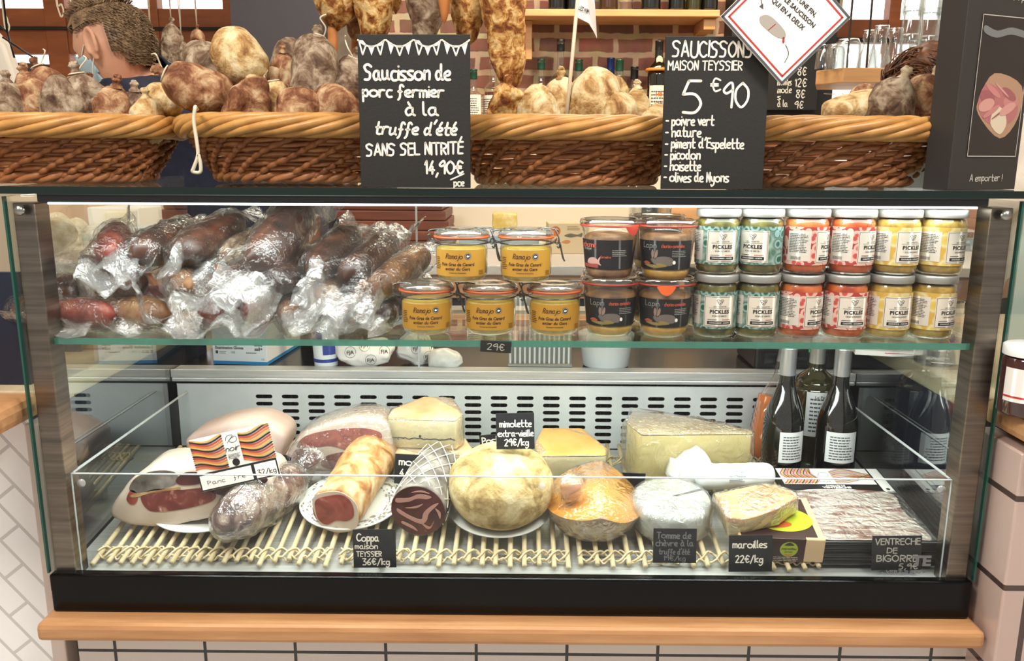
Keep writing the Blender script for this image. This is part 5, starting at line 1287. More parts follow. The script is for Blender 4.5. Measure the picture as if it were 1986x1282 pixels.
# ------------------------------------------------------------------ cheeses
paste = RM('ivory_cheese', [(.3, '#ddcd97'), (.6, '#e8dcae'), (.8, '#efe6c4')], 10, 5, .5, spec=.4)
paste2 = RM('yellow_cheese', [(.3, '#d8c47a'), (.6, '#e2d18c'), (.8, '#e9dca4')], 9, 5, .45, spec=.4)
rindp = RM('peach_rind', [(.3, '#c99b6b'), (.5, '#dcb98c'), (.7, '#e6cfae')], 18, 6, .6, bump=(50, .3, .003))
ash = PM('ash_line', '#2d2f36', .7)
def wedge(plan, h, mat):                # plan polygon (x,y), extruded up
    v, f = prism([(x, -y) for x, y in plan], h, .0035)
    return np.c_[v[:, 0], -v[:, 2], v[:, 1]], f
def morbier(px, py, y, z, plan, h, label, seed, rz=0):
    r = thing('morbier_wedge', label, 'cheese', (D(px, py, y).x, y, z), (SL * .6, 0, rz), 'ash-lined cheese wedges')
    w = wedge(plan, h, paste); MB().add(w).build('cheese', paste, r, smooth=True, angle=35)
    x0, x1 = plan[0][0] + .004, plan[1][0] - .003; rng = random.Random(seed)
    p = [(x0 + (x1 - x0) * t, h * .36 + rng.uniform(-.0016, .0016)) for t in np.linspace(0, 1, 22)]
    m = MB().add(upright(line2(p, .0020, 3), -plan[0][1] + .0009)).add(upright(disc2((x0 + x1) / 2 - .004, h * .45, .0028, 8), -plan[0][1] + .0006))
    for k in range(7): m.add(upright(disc2(rng.uniform(x0, x1), h * .38 + rng.uniform(-.003, .003), rng.uniform(.0006, .0014), 7), -plan[0][1] + .0006))
    m.build('ash_line', ash, r, smooth=False)
    v, f = wedge([(a * .985, b + (.001 if b < .01 else -.001)) for a, b in plan], .0035, rindp); v = v + np.array([0, 0, h - .0012]); MB().add((v, f)).build('rind', rindp, r)
    MB().add(film_vf(w, 2, .004, .003, seed)).build('cling_film', film, r)
    return r
yl = 1.520; zl = mz(yl + .05) + .001
morbier(835, 905, yl, zl - .008, [(-.070, 0), (.074, .0), (.080, .03), (.045, .12), (-.01, .125), (-.070, .05)], .057, 'lower ash-lined cheese wedge supporting the taller one', 2)
morbier(818, 860, yl + .012, zl + .055, [(-.066, 0), (.068, .0), (.078, .03), (.045, .11), (-.012, .115), (-.066, .05)], .060, 'taller ash-lined cheese wedge in film, stacked on the other', 5, -.06)
# whole mimolette on its plate
plate(968, 1044, .094, 'white plate under the whole pale round cheese')
p = MT(970, 1050); Rm = .0935
mc = Vector((p.x, p.y + Rm * .72, 0)); mc.z = mz(mc.y) + .007
mim = RM('mimolette_crust', [(.34, '#7d6840'), (.43, '#a88f5c'), (.51, '#c4ae7c'), (.60, '#d2c296'), (.72, '#ddd0aa')], 20, 9, .85, rgh=.65, dist=.4, bump=(70, .8, .005, 8))
pr = [(0, 0)] + [(Rm * (abs(math.cos(a)) ** .80), .064 + .064 * math.copysign(abs(math.sin(a)) ** .86, math.sin(a))) for a in np.linspace(-1.50, 1.50, 34)] + [(0, .129)]
wc = MB().add(lump(lathe(pr, 56), .0024, 26, 2)).build('whole_cheese', mim); tag(wc, 'whole pale round cheese with a mottled crust on a plate in the middle', 'cheese'); seat(wc, mc, 0, SL)
# tomme wedge in film behind it
ty = 1.520; tb = D(1105, 948, ty)
tw_ = thing('tomme_wedge', 'film-wrapped pale cheese wedge with an orange rind, right behind the whole round cheese', 'cheese', (tb.x, ty, mz(ty) + .001), (SL * .7, 0, 0))
pl = [(-.062, 0), (.068, .004), (.072, .03), (.03, .12), (-.05, .12), (-.068, .05)]
w = wedge(pl, .058, paste); MB().add(w).build('cheese', paste, tw_, angle=35)
v, f = wedge(pl, .003, rindp); MB().add((v + np.array([0, 0, .0565]), f)).build('rind', RM('orange_rind', [(.3, '#cf9a4c'), (.6, '#dcae68'), (.8, '#e6c48c')], 14, 5, .55), tw_)
MB().add(film_vf(w, 2, .004, .0035, 8)).build('cling_film', film, tw_)
# cut mimolette half
Rh = .088; hc = MT(1156, 1055); hc = Vector((hc.x, hc.y + .055, 0)); hc.z = mz(hc.y) + .060
bm = bmesh.new(); bmesh.ops.create_uvsphere(bm, u_segments=56, v_segments=32, radius=Rh)
for v in bm.verts:
    n = mnoise.noise(v.co * 30) * .0018; v.co *= 1 + n / Rh
    if v.co.z < -.058: v.co.z = -.058 - (v.co.z + .058) * -.06
faces_orange = []
for no, co in (((-.26, -.10, .96), (0, 0, .010)), ((.42, -.16, .88), (.02, 0, .010))):
    no = Vector(no).normalized()
    g = bmesh.ops.bisect_plane(bm, geom=bm.verts[:] + bm.edges[:] + bm.faces[:], plane_co=co, plane_no=no, clear_outer=True, clear_inner=False)
    ed = [e for e in g['geom_cut'] if isinstance(e, bmesh.types.BMEdge)]
    bmesh.ops.edgeloop_fill(bm, edges=ed)
orange = [f for f in bm.faces if len(f.verts) > 8]
bm.verts.index_update()
allv = np.array([v.co[:] for v in bm.verts]); of = [tuple(v.index for v in f.verts) for f in orange]; rf_ = [tuple(v.index for v in f.verts) for f in bm.faces if len(f.verts) <= 8]; bm.free()
hm = thing('half_mimolette', 'cut half of an orange cheese with a rough brown rind, wrapped in film', 'cheese', hc, (SL * .5, 0, 0))
MB().add((allv, rf_)).build('rind', RM('mimolette_rind', [(.3, '#6f5532'), (.45, '#96774a'), (.6, '#b59a6c'), (.8, '#cdb78e')], 22, 7, .8, bump=(60, .8, .005)), hm)
oc = RM('orange_cheese', [(.3, '#e8922a'), (.6, '#f2a838'), (.8, '#f6ba50')], 12, 5, .35, spec=.6)
MB().add((allv, of)).build('cut_face', oc, hm, smooth=False)
MB().add(lump((allv * 1.02 + np.array([0, 0, .001]), rf_ + of), .0015, 70)).build('cling_film', film, hm)
# small wrapped lump on it
sp = D(1108, 968, hc.y - .03)
sl_ = thing('wrapped_cheese_piece', 'small film-wrapped orange lump resting on the cut orange cheese', 'cheese', sp + Vector((0, 0, .0)), (0, .3, 0))
bl = lump(sausage_vf(.052, .020, 3, 0, .2, 2.2, 18, 18), .003, 60); MB().add(bl, RY(R_(65)) ).build('cheese', PM('salmon_cheese', '#d99a6c', .4), sl_)
MB().add(lump((bl[0] * 1.12, bl[1]), .004, 80, 6), RY(R_(65))).build('cling_film', film, sl_)
sl_.location.z += .022
# big yellow wedge
gy = 1.53; gb = D(1345, 922, gy); gz = mz(gy) + .002
cm = thing('yellow_cheese_wedge', 'big film-wrapped yellow cheese wedge at the back right, beside the bottles', 'cheese', (gb.x, gy, gz), (SL * .4, 0, .05))
pl = [(-.106, 0), (.108, .0), (.112, .012), (.02, .075), (-.10, .125), (-.125, .06)]
w = wedge(pl, .098, paste2); MB().add(w).build('cheese', paste2, cm, angle=35)
v, f = wedge([(a * 1.002, b) for a, b in pl], .004, rindp); MB().add((v + np.array([0, 0, .0955]), f)).build('rind', RM('beige_rind', [(.3, '#b89f6c'), (.6, '#d2bf92'), (.8, '#dfd0ac')], 18, 6, .7), cm)
MB().add(film_vf((w[0] * np.array([1.02, 1.04, 1.01]), w[1]), 3, .006, .005, 3, 34)).build('cling_film', film, cm)
# wrapped goat tomme
p = MT(1312, 1062); Rt = .071; tc = Vector((p.x, p.y + Rt, 0)); tc.z = mz(tc.y) + .001
gt = thing('goat_tomme', 'round grey-white goat cheese wrapped in film behind the faded price tag', 'cheese'); seat(gt, tc)
gr = RM('ash_white_rind', [(.3, '#90938c'), (.5, '#aeb2ab'), (.7, '#c6cac3')], 30, 7, .75, bump=(50, .6, .004))
prf = [(0, 0), (Rt * .93, 0), (Rt * .99, .006), (Rt, .018), (Rt * .99, .044), (Rt * .93, .052), (Rt * .8, .0555), (0, .056)]
MB().add(lump(lathe(prf, 48, R_(25), R_(345)), .0022, 34)).build('cheese', gr, gt)
MB().add(lathe([(0, .03), (Rt * .95, .03), (Rt * .96, .050), (0, .053)], 8, R_(-15), R_(25))).build('cut_corner', PM('goat_paste', '#e3ded2', .6), gt)
MB().add(lump(lathe([(0, -.001)] + [(r_ * 1.045, z_ * 1.02 + .001) for r_, z_ in prf[1:-1]] + [(0, .0590)], 48), .0035, 60, 3)).build('cling_film', film, gt)
# paper-wrapped goat log and crumpled paper
ly = 1.452; lz = mz(ly) + .026
gl_ = thing('paper_wrapped_log', 'goat cheese log wrapped in printed white paper, behind the half-round cheese', 'cheese')
a, b = D(1345, 928, ly), D(1503, 922, ly); L = (b - a).length
MB().add(lump(sausage_vf(L, .0235, 4, 0, .03, 9, 26, 30), .0016, 50)).build('wrapper', PM('waxed_paper', '#d8dcda', .5), gl_)
tv, tf = join(printed('Fromage', .0055, 0, .004, 'C', .0, .028, .1), printed('de Chèvre', .0055, 0, -.006, 'C', .0, .030, .1), smallprint(2, .03, .006, 0, -.011, 4, 'C'), ring2(-.012, .004, .012, .0004))
rr = .0243; MB().add((np.c_[tv[:, 0], -rr * np.cos(tv[:, 1] / rr + .5), rr * np.sin(tv[:, 1] / rr + .5)], tf)).build('lettering', PM('blue_grey_ink', '#6d7c86', .6), gl_)
aim(gl_, a + Vector((0, 0, .002)), b + Vector((0, 0, .002)))
cy_ = 1.47
cr_ = MB().add(lump(subdiv(prism(px_outline([(1298, 935), (1310, 905), (1320, 908), (1335, 888), (1362, 880), (1386, 905), (1395, 930), (1350, 950), (1310, 950)], cy_, 1345, 940), .05, .0), 3), .006, 30, 5)).build('crumpled_paper', paper)
cr_.location = D(1345, 940, cy_); tag(cr_, 'crumpled white paper with a folded disc at the left end of the goat log', 'paper')
# boxed cheese with a wedge on top
by_ = MT(1515, 1090).y; bc = D(1512, 1090, by_); 
bxz = mz(by_ + .05) + .001
mbx = thing('cheese_box', 'pale wooden cheese box with a brown sleeve and a yellow-green oval', 'box', (bc.x, by_, mz(by_) + .001), (SL, 0, -.06))
BW, BD_, BH = .142, .125, .046
MB().add(bx(-BW / 2, BW / 2, 0, BD_, 0, BH, .002)).build('box_body', PM('kraft_pale', '#d8b98f', .7), mbx, smooth=False)
sv = MB().add(bx(-.018, BW / 2 - .032, -.0006, BD_ * .9, -.0002, BH + .0006, .001)).add(bx(-BW / 2 + .004, BW / 2 - .012, .006, BD_ - .006, BH + .0001, BH + .0008, .0002)).build('sleeve', PM('sleeve_brown', '#3a211c', .35), mbx, smooth=False)
MB().add((lambda vf: (np.c_[vf[0][:, 0] + .012, vf[0][:, 1] + .055, np.full(len(vf[0]), BH + .0013)], vf[1]))(disc2(0, 0, .050, 40, .036))).build('yellow_oval', PM('lime_yellow', '#c3cf2a', .4), sv, smooth=False)
MB().add((lambda vf: (np.c_[vf[0][:, 0] - .006, vf[0][:, 1] + .040, np.full(len(vf[0]), BH + .0017)], vf[1]))(disc2(0, 0, .030, 40, .011))).build('orange_oval', PM('oval_orange', '#d2672a', .4), sv, smooth=False)
bg_ = MB().add(upright(disc2(.012, .026, .0148, 36), .0012)).build('round_badge', PM('badge_green', '#a9b83a', .4), sv, smooth=False)
MB().add(upright(printed('maroilles', .0042, .012, .0255, 'C', .02, .025, .2), .0016)).add(upright(hand('fermier', .0036, .12, .012, .0195, 'C', .2, fit=.014), .0016)).add(upright(shape2([(.004, .0345), (.012, .040), (.020, .0345), (.016, .0335), (.008, .0335)]), .0016)).build('badge_lettering', PM('badge_dark', '#24301c', .6), bg_, smooth=False)
MB().add(upright(shape2([(.004, .017), (.012, .0155), (.020, .017), (.014, .0135), (.009, .0135)]), .0016)).build('badge_orange', PM('oval_orange', '#d2672a', .4), bg_, smooth=False)
MB().add(upright(smallprint(3, .050, .010, -.012, .009, 3), .0012)).build('small_print', PM('pale_brown_ink', '#c8b6a4', .6), sv, smooth=False)
cw = thing('washed_rind_wedge', 'film-wrapped cheese wedge with a ridged peach rind lying tilted on the cheese box', 'cheese')
pl = [(-.072, .0), (-.045, -.012), (.02, -.010), (.070, .02), (.078, .040), (.055, .062), (-.02, .078), (-.068, .075)]
w = wedge(pl, .040, paste2); w = (np.array([(x, y, z - .16 * (x ** 2) * 8 + .004 * math.sin(x * 60) * (z > .02)) for x, y, z in subdiv(w, 2)[0]]), subdiv(w, 2)[1])
MB().add(w).build('cheese', RM('buttery_paste', [(.3, '#cdb26e'), (.6, '#dcc78a'), (.8, '#e5d5a4')], 12, 5, .4), cw)
top = [i for i, q in enumerate(w[1]) if np.mean([w[0][k][2] for k in q]) > .030 - .16 * 8 * np.mean([w[0][k][0] for k in q]) ** 2]
vv = w[0].copy(); vv[:, 2] += .0012; vv[:, 0] *= 1.01; vv[:, 1] = vv[:, 1] * 1.01
MB().add((vv, [w[1][i] for i in top])).build('rind', RM('ridged_rind', [(.3, '#c08a55'), (.5, '#d6a876'), (.8, '#e2c09a')], 60, 3, .5, stretch=(.3, 3, 1), rnd=False), cw)
MB().add(lump((w[0] * 1.05, w[1]), .003, 55, 2)).build('cling_film', film, cw)
wp_ = D(1478, 1022, by_ + .010); cw.location = (wp_.x + .010, by_ + .024, bxz + BH + .001); cw.rotation_euler = (SL + .04, R_(-9), R_(8)); cw.scale = (.92, .9, .8)

# ------------------------------------------------------------------ bacon packs and bottles on the right
vy0 = 1.292; va = D(1588, 1035, vy0); vb = D(1815, 1050, vy0)
VW = .205; VD = .262; vx = .5 * (D(1588, 1040, 1.30).x + D(1812, 1046, 1.30).x)
zb0 = .6865; TH = .0068
vp = None; NP = 6
cardb = PM('pack_black_card', '#131316', .3)
for k in range(NP):
    lab = 'top bacon slice pack with striped band, lettered ventrèche' if k == NP - 1 else f"black-edged bacon pack, {['lowest of the stack', 'second from the bottom of the stack', 'third from the bottom of the stack', 'fourth from the bottom of the stack', 'just under the top pack of the stack'][k]}"
    loc = (vx + (.002, -.001, .003, 0, .001, 0)[k], 1.286 + (.001, .003, 0, .002, .001, 0)[k], zb0 + k * (TH + .0006)); rot = (.115, 0, (-.005, .008, -.01, .004, .006, 0)[k])
    if vp is None:
        r = thing('bacon_pack', lab, 'packed bacon', loc, rot, 'stack of bacon packs')
        v, f = bx(-VW / 2, VW / 2, 0, VD, 0, TH, .0025); MB().add((v, f)).build('black_tray', cardb, r, smooth=False); vp = r
    else:
        r = copytree(vp); r.location = loc; r.rotation_euler = rot; r['label'] = lab
def vtop(name, vfs, mat, off, par=None):
    m = MB()
    for v, f in vfs: m.add((np.c_[v[:, 0], v[:, 1], np.full(len(v), TH + off)], f))
    return m.build(name, mat, par or r, smooth=False)
bacon = RM('bacon_slices', [(.34, '#7d5348'), (.43, '#a98579'), (.5, '#d4c6b8'), (.6, '#e6dfd4'), (.7, '#b9a794')], 12, 6, .3, stretch=(1.2, 7, 1), dist=.8)
vtop('bacon_slices', [shape2([(-.094, .012), (-.04, .006), (.06, .008), (.092, .014), (.082, .10), (.078, .168), (-.09, .168), (-.088, .08)])], bacon, .0006)
wbn = vtop('white_band', [rect(-.1, .075, .196, VD - .004)], paper, .0006)
vtop('white_flap', [rect(.078, .098, .166, VD - .004)], paper, .0008)
vtop('flap_mark', [disc2(.088, .178, .004, 10)], ink, .0011)
for c, h_ in (('red', '#c24a3a'), ('ochre', '#d6b44a'), ('black', '#26302c'), ('pink', '#d88a86')):
    q = []; i0 = ['red', 'ochre', 'black', 'pink'].index(c)
    for x0, x1, ns in ((-.098, -.035, 10), (.0, .074, 8)):
        for i in range(i0, ns * 2, 4):
            t = i / (ns * 2); x = x0 + (x1 - x0) * t
            if x0 < -.05: q.append(line2([(x, .198), (x + .010, .215), (x + .002, .235), (min(x + .012, x1), .256)], .0022, 4))
            else: q.append(line2([(x0, .199 + .05 * t), (x0 + .03, .205 + .055 * t), (x1, .226 + .008 * math.sin(t * 9))], .0016, 4))
    vtop('stripes_' + c, q, PM('band_' + c, h_, .5), .0010, wbn)
vtop('band_lettering', [hand('noir', .008, .1, -.018, .203, 'C', .2, fit=.022), line2([(-.028, .222), (-.02, .24), (-.006, .238), (-.008, .226), (-.02, .224), (-.024, .236)], .0007)], PM('blue_grey_ink', '#6d7c86', .6), .0011, wbn)
vtop('lettering', [printed('FAMILLES DE', .0042, -.006, .188, 'C', .03, .036), printed('VENTRÈCHE', .0060, -.006, .180, 'C', .05, .054), printed('Bigorre', .0035, .0, .1755, 'C', .02, .02), printed('le bout de gras', .0035, .0, .1705, 'C', .02, .04)], paper, .0012)
v, f = subdiv(rect(-.098, .098, .004, .170), 5); v = np.c_[v[:, :2], np.full(len(v), TH + .002)]
MB().add(lump((v, f), .0012, 60)).build('clear_film', film, r, smooth=True)

darkglass = PM('dark_bottle_glass', '#070806', .06, spec=.8, coat=1.0); greenglass = PM('olive_bottle_glass', '#2b2a0c', .07, spec=.8, coat=1.0)
foil = PM('silver_foil', '#b9bcbd', .28, .75)
def bottle(name, label, cat, base, top, mat, cap=None, capm=None, lab=None, R=.0395, H=None, shape='burgundy', inside=None, group=None, labz=(.02, .085), ang=.9, text=True, la=0.0):
    base = Vector(base); top = Vector(top); H = (top - base).length; k = H / .30
    r = thing(name, label, cat, base, group=group)
    sh = {'burgundy': [(0, .004), (R * .8, .0), (R * .96, .003), (R, .012), (R, .120 * k), (R * .96, .145 * k), (R * .80, .172 * k), (R * .56, .200 * k), (R * .40, .222 * k), (.0155, .245 * k), (.0140, .29 * k), (.0150, .291 * k), (.0150, .30 * k), (0, .30 * k)],
          'bordeaux': [(0, .004), (R * .8, 0), (R * .96, .003), (R, .012), (R, .185 * k), (R * .97, .200 * k), (R * .82, .215 * k), (R * .5, .228 * k), (.0165, .240 * k), (.0145, .29 * k), (.0155, .291 * k), (.0155, .30 * k), (0, .30 * k)],
          'flask': [(0, .004), (R * .8, 0), (R * .96, .003), (R, .010), (R, .150 * k), (R * .9, .170 * k), (R * .6, .185 * k), (.0145, .200 * k), (.0140, .285 * k), (.016, .286 * k), (.016, .30 * k), (0, .30 * k)]}[shape]
    gl = MB().add(lathe(smooth_prof(sh), 36)).build('glass', mat, r)
    if inside: MB().add(lathe([(0, .006), (R * .9, .006), (R * .93, .015), (R * .93, inside[1] * H), (0, inside[1] * H)], 30)).build('drink', inside[0], r)
    if cap:
        z0 = H * cap; MB().add(lathe([(.0158, z0), (.0160, z0 + .004), (.0158, H - .006), (.0165, H - .005), (.0165, H + .0008), (.012, H + .0016), (0, H + .0016)], 28)).build('capsule', capm or foil, r)
    if lab:
        rf = lambda z: R; lo = MB().add(wrap(strip(-R * ang, R * ang, labz[0], labz[1], 16), rf, la, .0005)).build('label', lab, r)
        if text: MB().add(wrap(smallprint(9, R * ang * 1.5, (labz[1] - labz[0]) * .8, -R * ang * .75, labz[1] - (labz[1] - labz[0]) * .18, 3), rf, la, .0008)).build('lettering', PM('grey_ink', '#4a4c50', .6), lo)
    zax = (top - base).normalized(); r.rotation_euler = zax.to_track_quat('Z', 'Y').to_euler() if zax.z < .9999 else (0, 0, 0)
    return r
def smooth_prof(p):
    q = np.array(p, float); out = [q[0]]
    mid = smoothline(q[1:-1], 3); out += list(mid) + [q[-1]]
    return [(max(0, a), b) for a, b in out]
wine_l = PM('wine_label', '#dfe3e2', .6); wg_ = 'wine bottles at the right end of the case'
def vert(px, py, y, zb): t = D(px, py, y); return (t.x, y, zb), (t.x, y, t.z)
zd = lambda y: dz(y) + .0006
b_, t_ = vert(1531, 672, 1.592, zd(1.592)); bottle('wine_bottle', 'dark wine bottle with a silver capsule, left of the front pair', 'bottle', b_, t_, darkglass, .80, foil, wine_l, group=wg_, labz=(.055, .118), ang=.7, la=.25)
b_, t_ = vert(1637, 674, 1.592, zd(1.592)); bottle('wine_bottle', 'dark wine bottle with a silver capsule, right of the front pair', 'bottle', b_, t_, darkglass, .80, foil, wine_l, group=wg_, labz=(.055, .118), ang=.8, la=-.05)
b_, t_ = vert(1588, 662, 1.682, zd(1.682)); wb_ = bottle('wine_bottle', 'olive glass wine bottle with a tall back label, standing behind the dark pair', 'bottle', b_, t_, greenglass, .80, PM('champagne_foil', '#c2c3bd', .35, .6), wine_l, R=.043, shape='bordeaux', group=wg_, labz=(.07, .165), ang=.75, la=.05)
MB().add(wrap(printed('Le Petit', .006, -.002, .152, 'C', .02), lambda z: .043, .05, .0008)).build('name_lettering', PM('grey_ink', '#4a4c50', .6), [c for c in wb_.children if c.name.startswith('label')][0])
bs, tp = D(1478, 905, 1.66), D(1528, 672, 1.69); bs.z = zd(1.66) + .012
bottle('rose_wine_bottle', 'clear bottle of orange rosé wine leaning behind the dark bottles', 'bottle', bs, tp, GLS('bottle_clear', (.96, .95, .93), .08, .9, 2.6), .86, foil, None, R=.040, inside=(PM('rose_wine', '#c9713a', .15), .56), group=wg_)

# ------------------------------------------------------------------ price tags in the case
def price_tag(px0, px1, py0, py1, y, lines, label, roll=0.0, yaw=0.0, tilt=-6, mat=None, foot=True, blank=False):
    cx = (px0 + px1) / 2; a = D(cx, py1, y); w = D(px1, py1, y).x - D(px0, py1, y).x; h = (D(cx, py0, y).z - a.z)
    o = board('price_tag', w, h, .0014, label, 'price tag', a, (R_(tilt), R_(roll), R_(yaw)), PM('tag_slate', '#16171b', .5), .0004)
    m = MB()
    for t, fx, fy, fs, ff in lines:
        m.add(upright(hand(t, fs * h, .17, (fx - .5) * w, (1 - fy) * h, fit=ff * w), .0005))
    if lines: m.build('lettering', mat or chalkw, o, smooth=False)
    if foot: MB().add(bx(-w * .3, w * .3, .0016, .016, .0, .0016, .0004)).build('foot', acrylic, o, smooth=False)
    return o
price_tag(686, 769, 1030, 1101, 1.266, [('Coppa', .10, .30, .19, .5), ('maison', .05, .50, .14, .52), ('TEYSSIER', .08, .70, .13, .58), ('36€/kg', .22, .92, .16, .62)], 'price tag reading Coppa maison Teyssier 36€/kg', -1)
price_tag(963, 1037, 803, 871, mc.y - .028, [('mimolette', .10, .38, .18, .82), ('extra-vieille', .05, .64, .17, .92), ('29€/kg', .22, .90, .18, .62)], 'price tag reading mimolette extra-vieille 29€/kg on top of the whole cheese', -1.5)
price_tag(1266, 1350, 1028, 1092, 1.266, [('Tomme de', .08, .28, .18, .78), ('chèvre à la', .06, .50, .17, .86), ('truffe d\'été', .14, .74, .15, .7), ('19€/kg', .25, .92, .13, .5)], 'faded price tag reading Tomme de chèvre à la truffe d\'été', 0, mat=PM('chalk_faint', '#77777a', .8))
price_tag(1413, 1497, 1041, 1109, 1.266, [('maroilles', .09, .34, .19, .78), ('22€/kg', .16, .74, .19, .62)], 'price tag reading maroilles 22€/kg in front of the cheese box', -1)
price_tag(1690, 1786, 1042, 1106, 1.266, [('VENTRECHE', .06, .25, .17, .9), ('DE', .30, .50, .15, .2), ('BIGORRE', .10, .74, .18, .82), ('5,9€', .55, .96, .15, .38)], 'price tag reading ventreche de bigorre 5,9€ in front of the bacon packs', -1, mat=PM('chalk_grey', '#b9b4aa', .7))
price_tag(764, 852, 884, 940, 1.470, [('morbier', .10, .36, .24, .78), ('4 mois', .12, .72, .22, .6)], 'price tag reading morbier, half hidden behind the netted coppa', 3, foot=False)
price_tag(452, 568, 886, 920, 1.50, [('jambon cru', .10, .46, .30, .82), ('du Cantal', .2, .92, .28, .65)], 'price tag reading jambon cru, mostly behind the striped card', -4, foot=False)
price_tag(932, 985, 843, 872, 1.60, [('Post', .1, .6, .45, .6)], 'small tag peeping out behind the mimolette price tag', -6, foot=False)
price_tag(1180, 1247, 912, 962, 1.470, [], 'blank black tag seen from behind, right of the cut orange cheese', 2, foot=False, tilt=12)
# white letters on the front glass, low at the right
gl = MB()
a, b = D(1700, 1096, FY - .0004), D(1806, 1096, FY - .0004)
gl.add(upright(printed('TE', .0168, (b.x - a.x) / 2 * .62, 0, 'C', .05, (b.x - a.x) * .36), .0004)).add(upright(printed('- VERT 0 800 -', .0055, .0, -.014, 'C', .03, .07), .0004))
gs = gl.build('glass_sticker', PM('sticker_grey', '#6c6c70', .5), None, smooth=False); gs.location = ((a.x + b.x) / 2, FY - .0003, a.z); tag(gs, 'grey sticker lettering low on the right of the front glass', 'sticker')
# ------------------------------------------------------------------ black worktop behind the case
WZ = .8936
def onwork(px, py): return G(px, py, WZ)
y0 = 1.822; a, b = D(414, 700, y0), D(522, 700, y0); gw = b.x - a.x
gb_ = thing('glove_box', 'white box of vinyl gloves with a blue stripe along its base', 'box', (a.x, y0, WZ), (0, 0, -.10))
MB().add(bx(0, gw, 0, .21, 0, .115, .001)).build('carton', PM('carton_white', '#e6ecee', .5), gb_, smooth=False)
MB().add(bx(-.0004, gw + .0004, -.0004, .2104, .0005, .008)).build('blue_stripe', PM('stripe_blue', '#2f86c0', .5), gb_, smooth=False)
gq = lambda nm, vfs, mt: (lambda m: [m.add(upright(q, .0006)) for q in vfs] and m.build(nm, mt, gb_, smooth=False))(MB())
gq('lettering', [printed('Disposable Vinyl', .0062, .007, .045, 'L', .0, gw * .42), printed('Examination Gloves', .0066, .007, .036, 'L', .03, gw * .52), printed('blue', .0075, gw * .78, .044, 'L', .03, gw * .15), printed('sail+', .0075, gw * .78, .034, 'L', .03, gw * .15), printed('100', .0055, gw * .34, .026, 'L', .0), rect(.007, .013, .025, .032), printed('CE', .004, gw * .9, .012, 'L', .0), smallprint(1, .03, .005, gw * .62, .027, 3), smallprint(2, .018, .007, .016, .029, 5)], PM('dark_blue_ink', '#2c3440', .6))
c = onwork(627, 715); cu = thing('paper_cup', 'white and blue paper cup standing on the black worktop', 'cup', (c.x, c.y + .03, WZ))
MB().add(lathe([(0, .001), (.026, .001), (.026, .004), (.0285, .05), (.031, .095), (.032, .0955), (.031, .097), (.0295, .095), (.027, .05), (.0245, .006), (0, .006)], 36)).build('cup_body', PM('carton_white', '#e6ecee', .5), cu)
rf = lambda z: .026 + .0052 * z / .095
for nm, x0, x1, z0, z1 in (('blue_check', .0, .030, .03, .06), ('blue_check', -.030, 0, .062, .09)):
    MB().add(wrap(strip(x0, x1, z0, z1, 8), rf, 0, .0006)).build(nm, PM('cup_blue', '#2c3f8f', .5), cu)
MB().add(wrap(strip(-.05, .05, .012, .020, 30), rf, 0, .0006)).build('blue_band', PM('cup_blue', '#2c3f8f', .5), cu)
def parcel(px, py, L, R, seed, label, marks=True, mat=None, yaw=0):
    p = onwork(px, py); r = thing('paper_parcel', label, 'parcel', (p.x, p.y + R, WZ + R * .80), (0, 0, yaw))
    vf = lump(lump(sausage_vf(L, R, seed, 0, .2, 2.2, 30, 30, .85), R * .35, 22, seed), R * .12, 70, seed)
    MB().add(vf).build('wrapper', mat or paper, r)
    if marks:
        m = MB()
        for k, (u, w) in enumerate(((-.3, .3), (.05, -.2), (.3, .25), (-.05, .7))):
            q = join(ring2(0, 0, .012, .0008, 20), printed('F|A', .008, 0, -.004, 'C', .02)); v = q[0] * 1.0
            x = u * L + v[:, 0]; zz = w * R + v[:, 1]; rr = R * np.sqrt(np.clip(1 - (2 * u) ** 2 * .8, .1, 1)) * 1.16
            m.add((np.c_[x, -np.sqrt(np.clip(rr ** 2 - (zz * .95) ** 2, 1e-6, 1)), zz], q[1]))
        m.build('stamp_marks', ink, r)
    return r
parcel(706, 716, .125, .036, 2, 'white paper parcel stamped with round marks, right of the paper cup', yaw=.25)
parcel(806, 712, .075, .040, 5, 'second stamped white paper parcel, left of the crumpled glove', yaw=.6)
parcel(862, 716, .085, .024, 9, 'crumpled translucent plastic glove on the black worktop', False, PM('glove_vinyl', '#d2cfc8', .35), -.15)
p = onwork(1180, 722); tb_ = thing('white_tub', 'white plastic tub behind the rear panel, under the rabbit jars', 'tub', (p.x, p.y + .065, WZ))
MB().add(lathe([(0, .001), (.050, .001), (.052, .004), (.058, .060), (.060, .062), (.062, .062), (.062, .070), (.058, .074), (0, .074)], 40)).build('tub_body', PM('tub_white', '#dfe1df', .4), tb_)
MB().add(lathe([(.0625, .066), (.0632, .066), (.0632, .0755), (.058, .0765), (0, .0765)], 40)).build('lid', PM('tub_lid', '#e9ebea', .35), tb_)
a, b = onwork(985, 722), onwork(1112, 722); w = b.x - a.x  # ribbed panel built in place of a striped reflection in the rear acrylic
dr = thing('striped_reflection', 'ribbed pale panel added as a striped reflection in the clear rear panel', 'tray', (a.x, a.y + .02, WZ))
MB().add(bx(0, w, .06, .066, 0, .155, .001)).build('tray_panel', PM('reflection_grey', '#9a9a94', .5), dr, smooth=False)
m = MB()
for k in range(13): m.add(bx(w * (k + .2) / 13, w * (k + .62) / 13, .050, .0605, .002, .153, .001))
m.build('ribs', PM('reflection_white', '#d8d6cf', .5), dr, smooth=False)
MB().add(bx(0, w, .03, .10, 0, .003)).build('tray_foot', PM('reflection_grey', '#9a9a94', .5), dr, smooth=False)
a, b = onwork(1468, 722), onwork(1660, 722)
pr_ = thing('black_scale', 'black kitchen scale behind the wine bottles with a green corner light', 'scale', (a.x, a.y + .02, WZ))
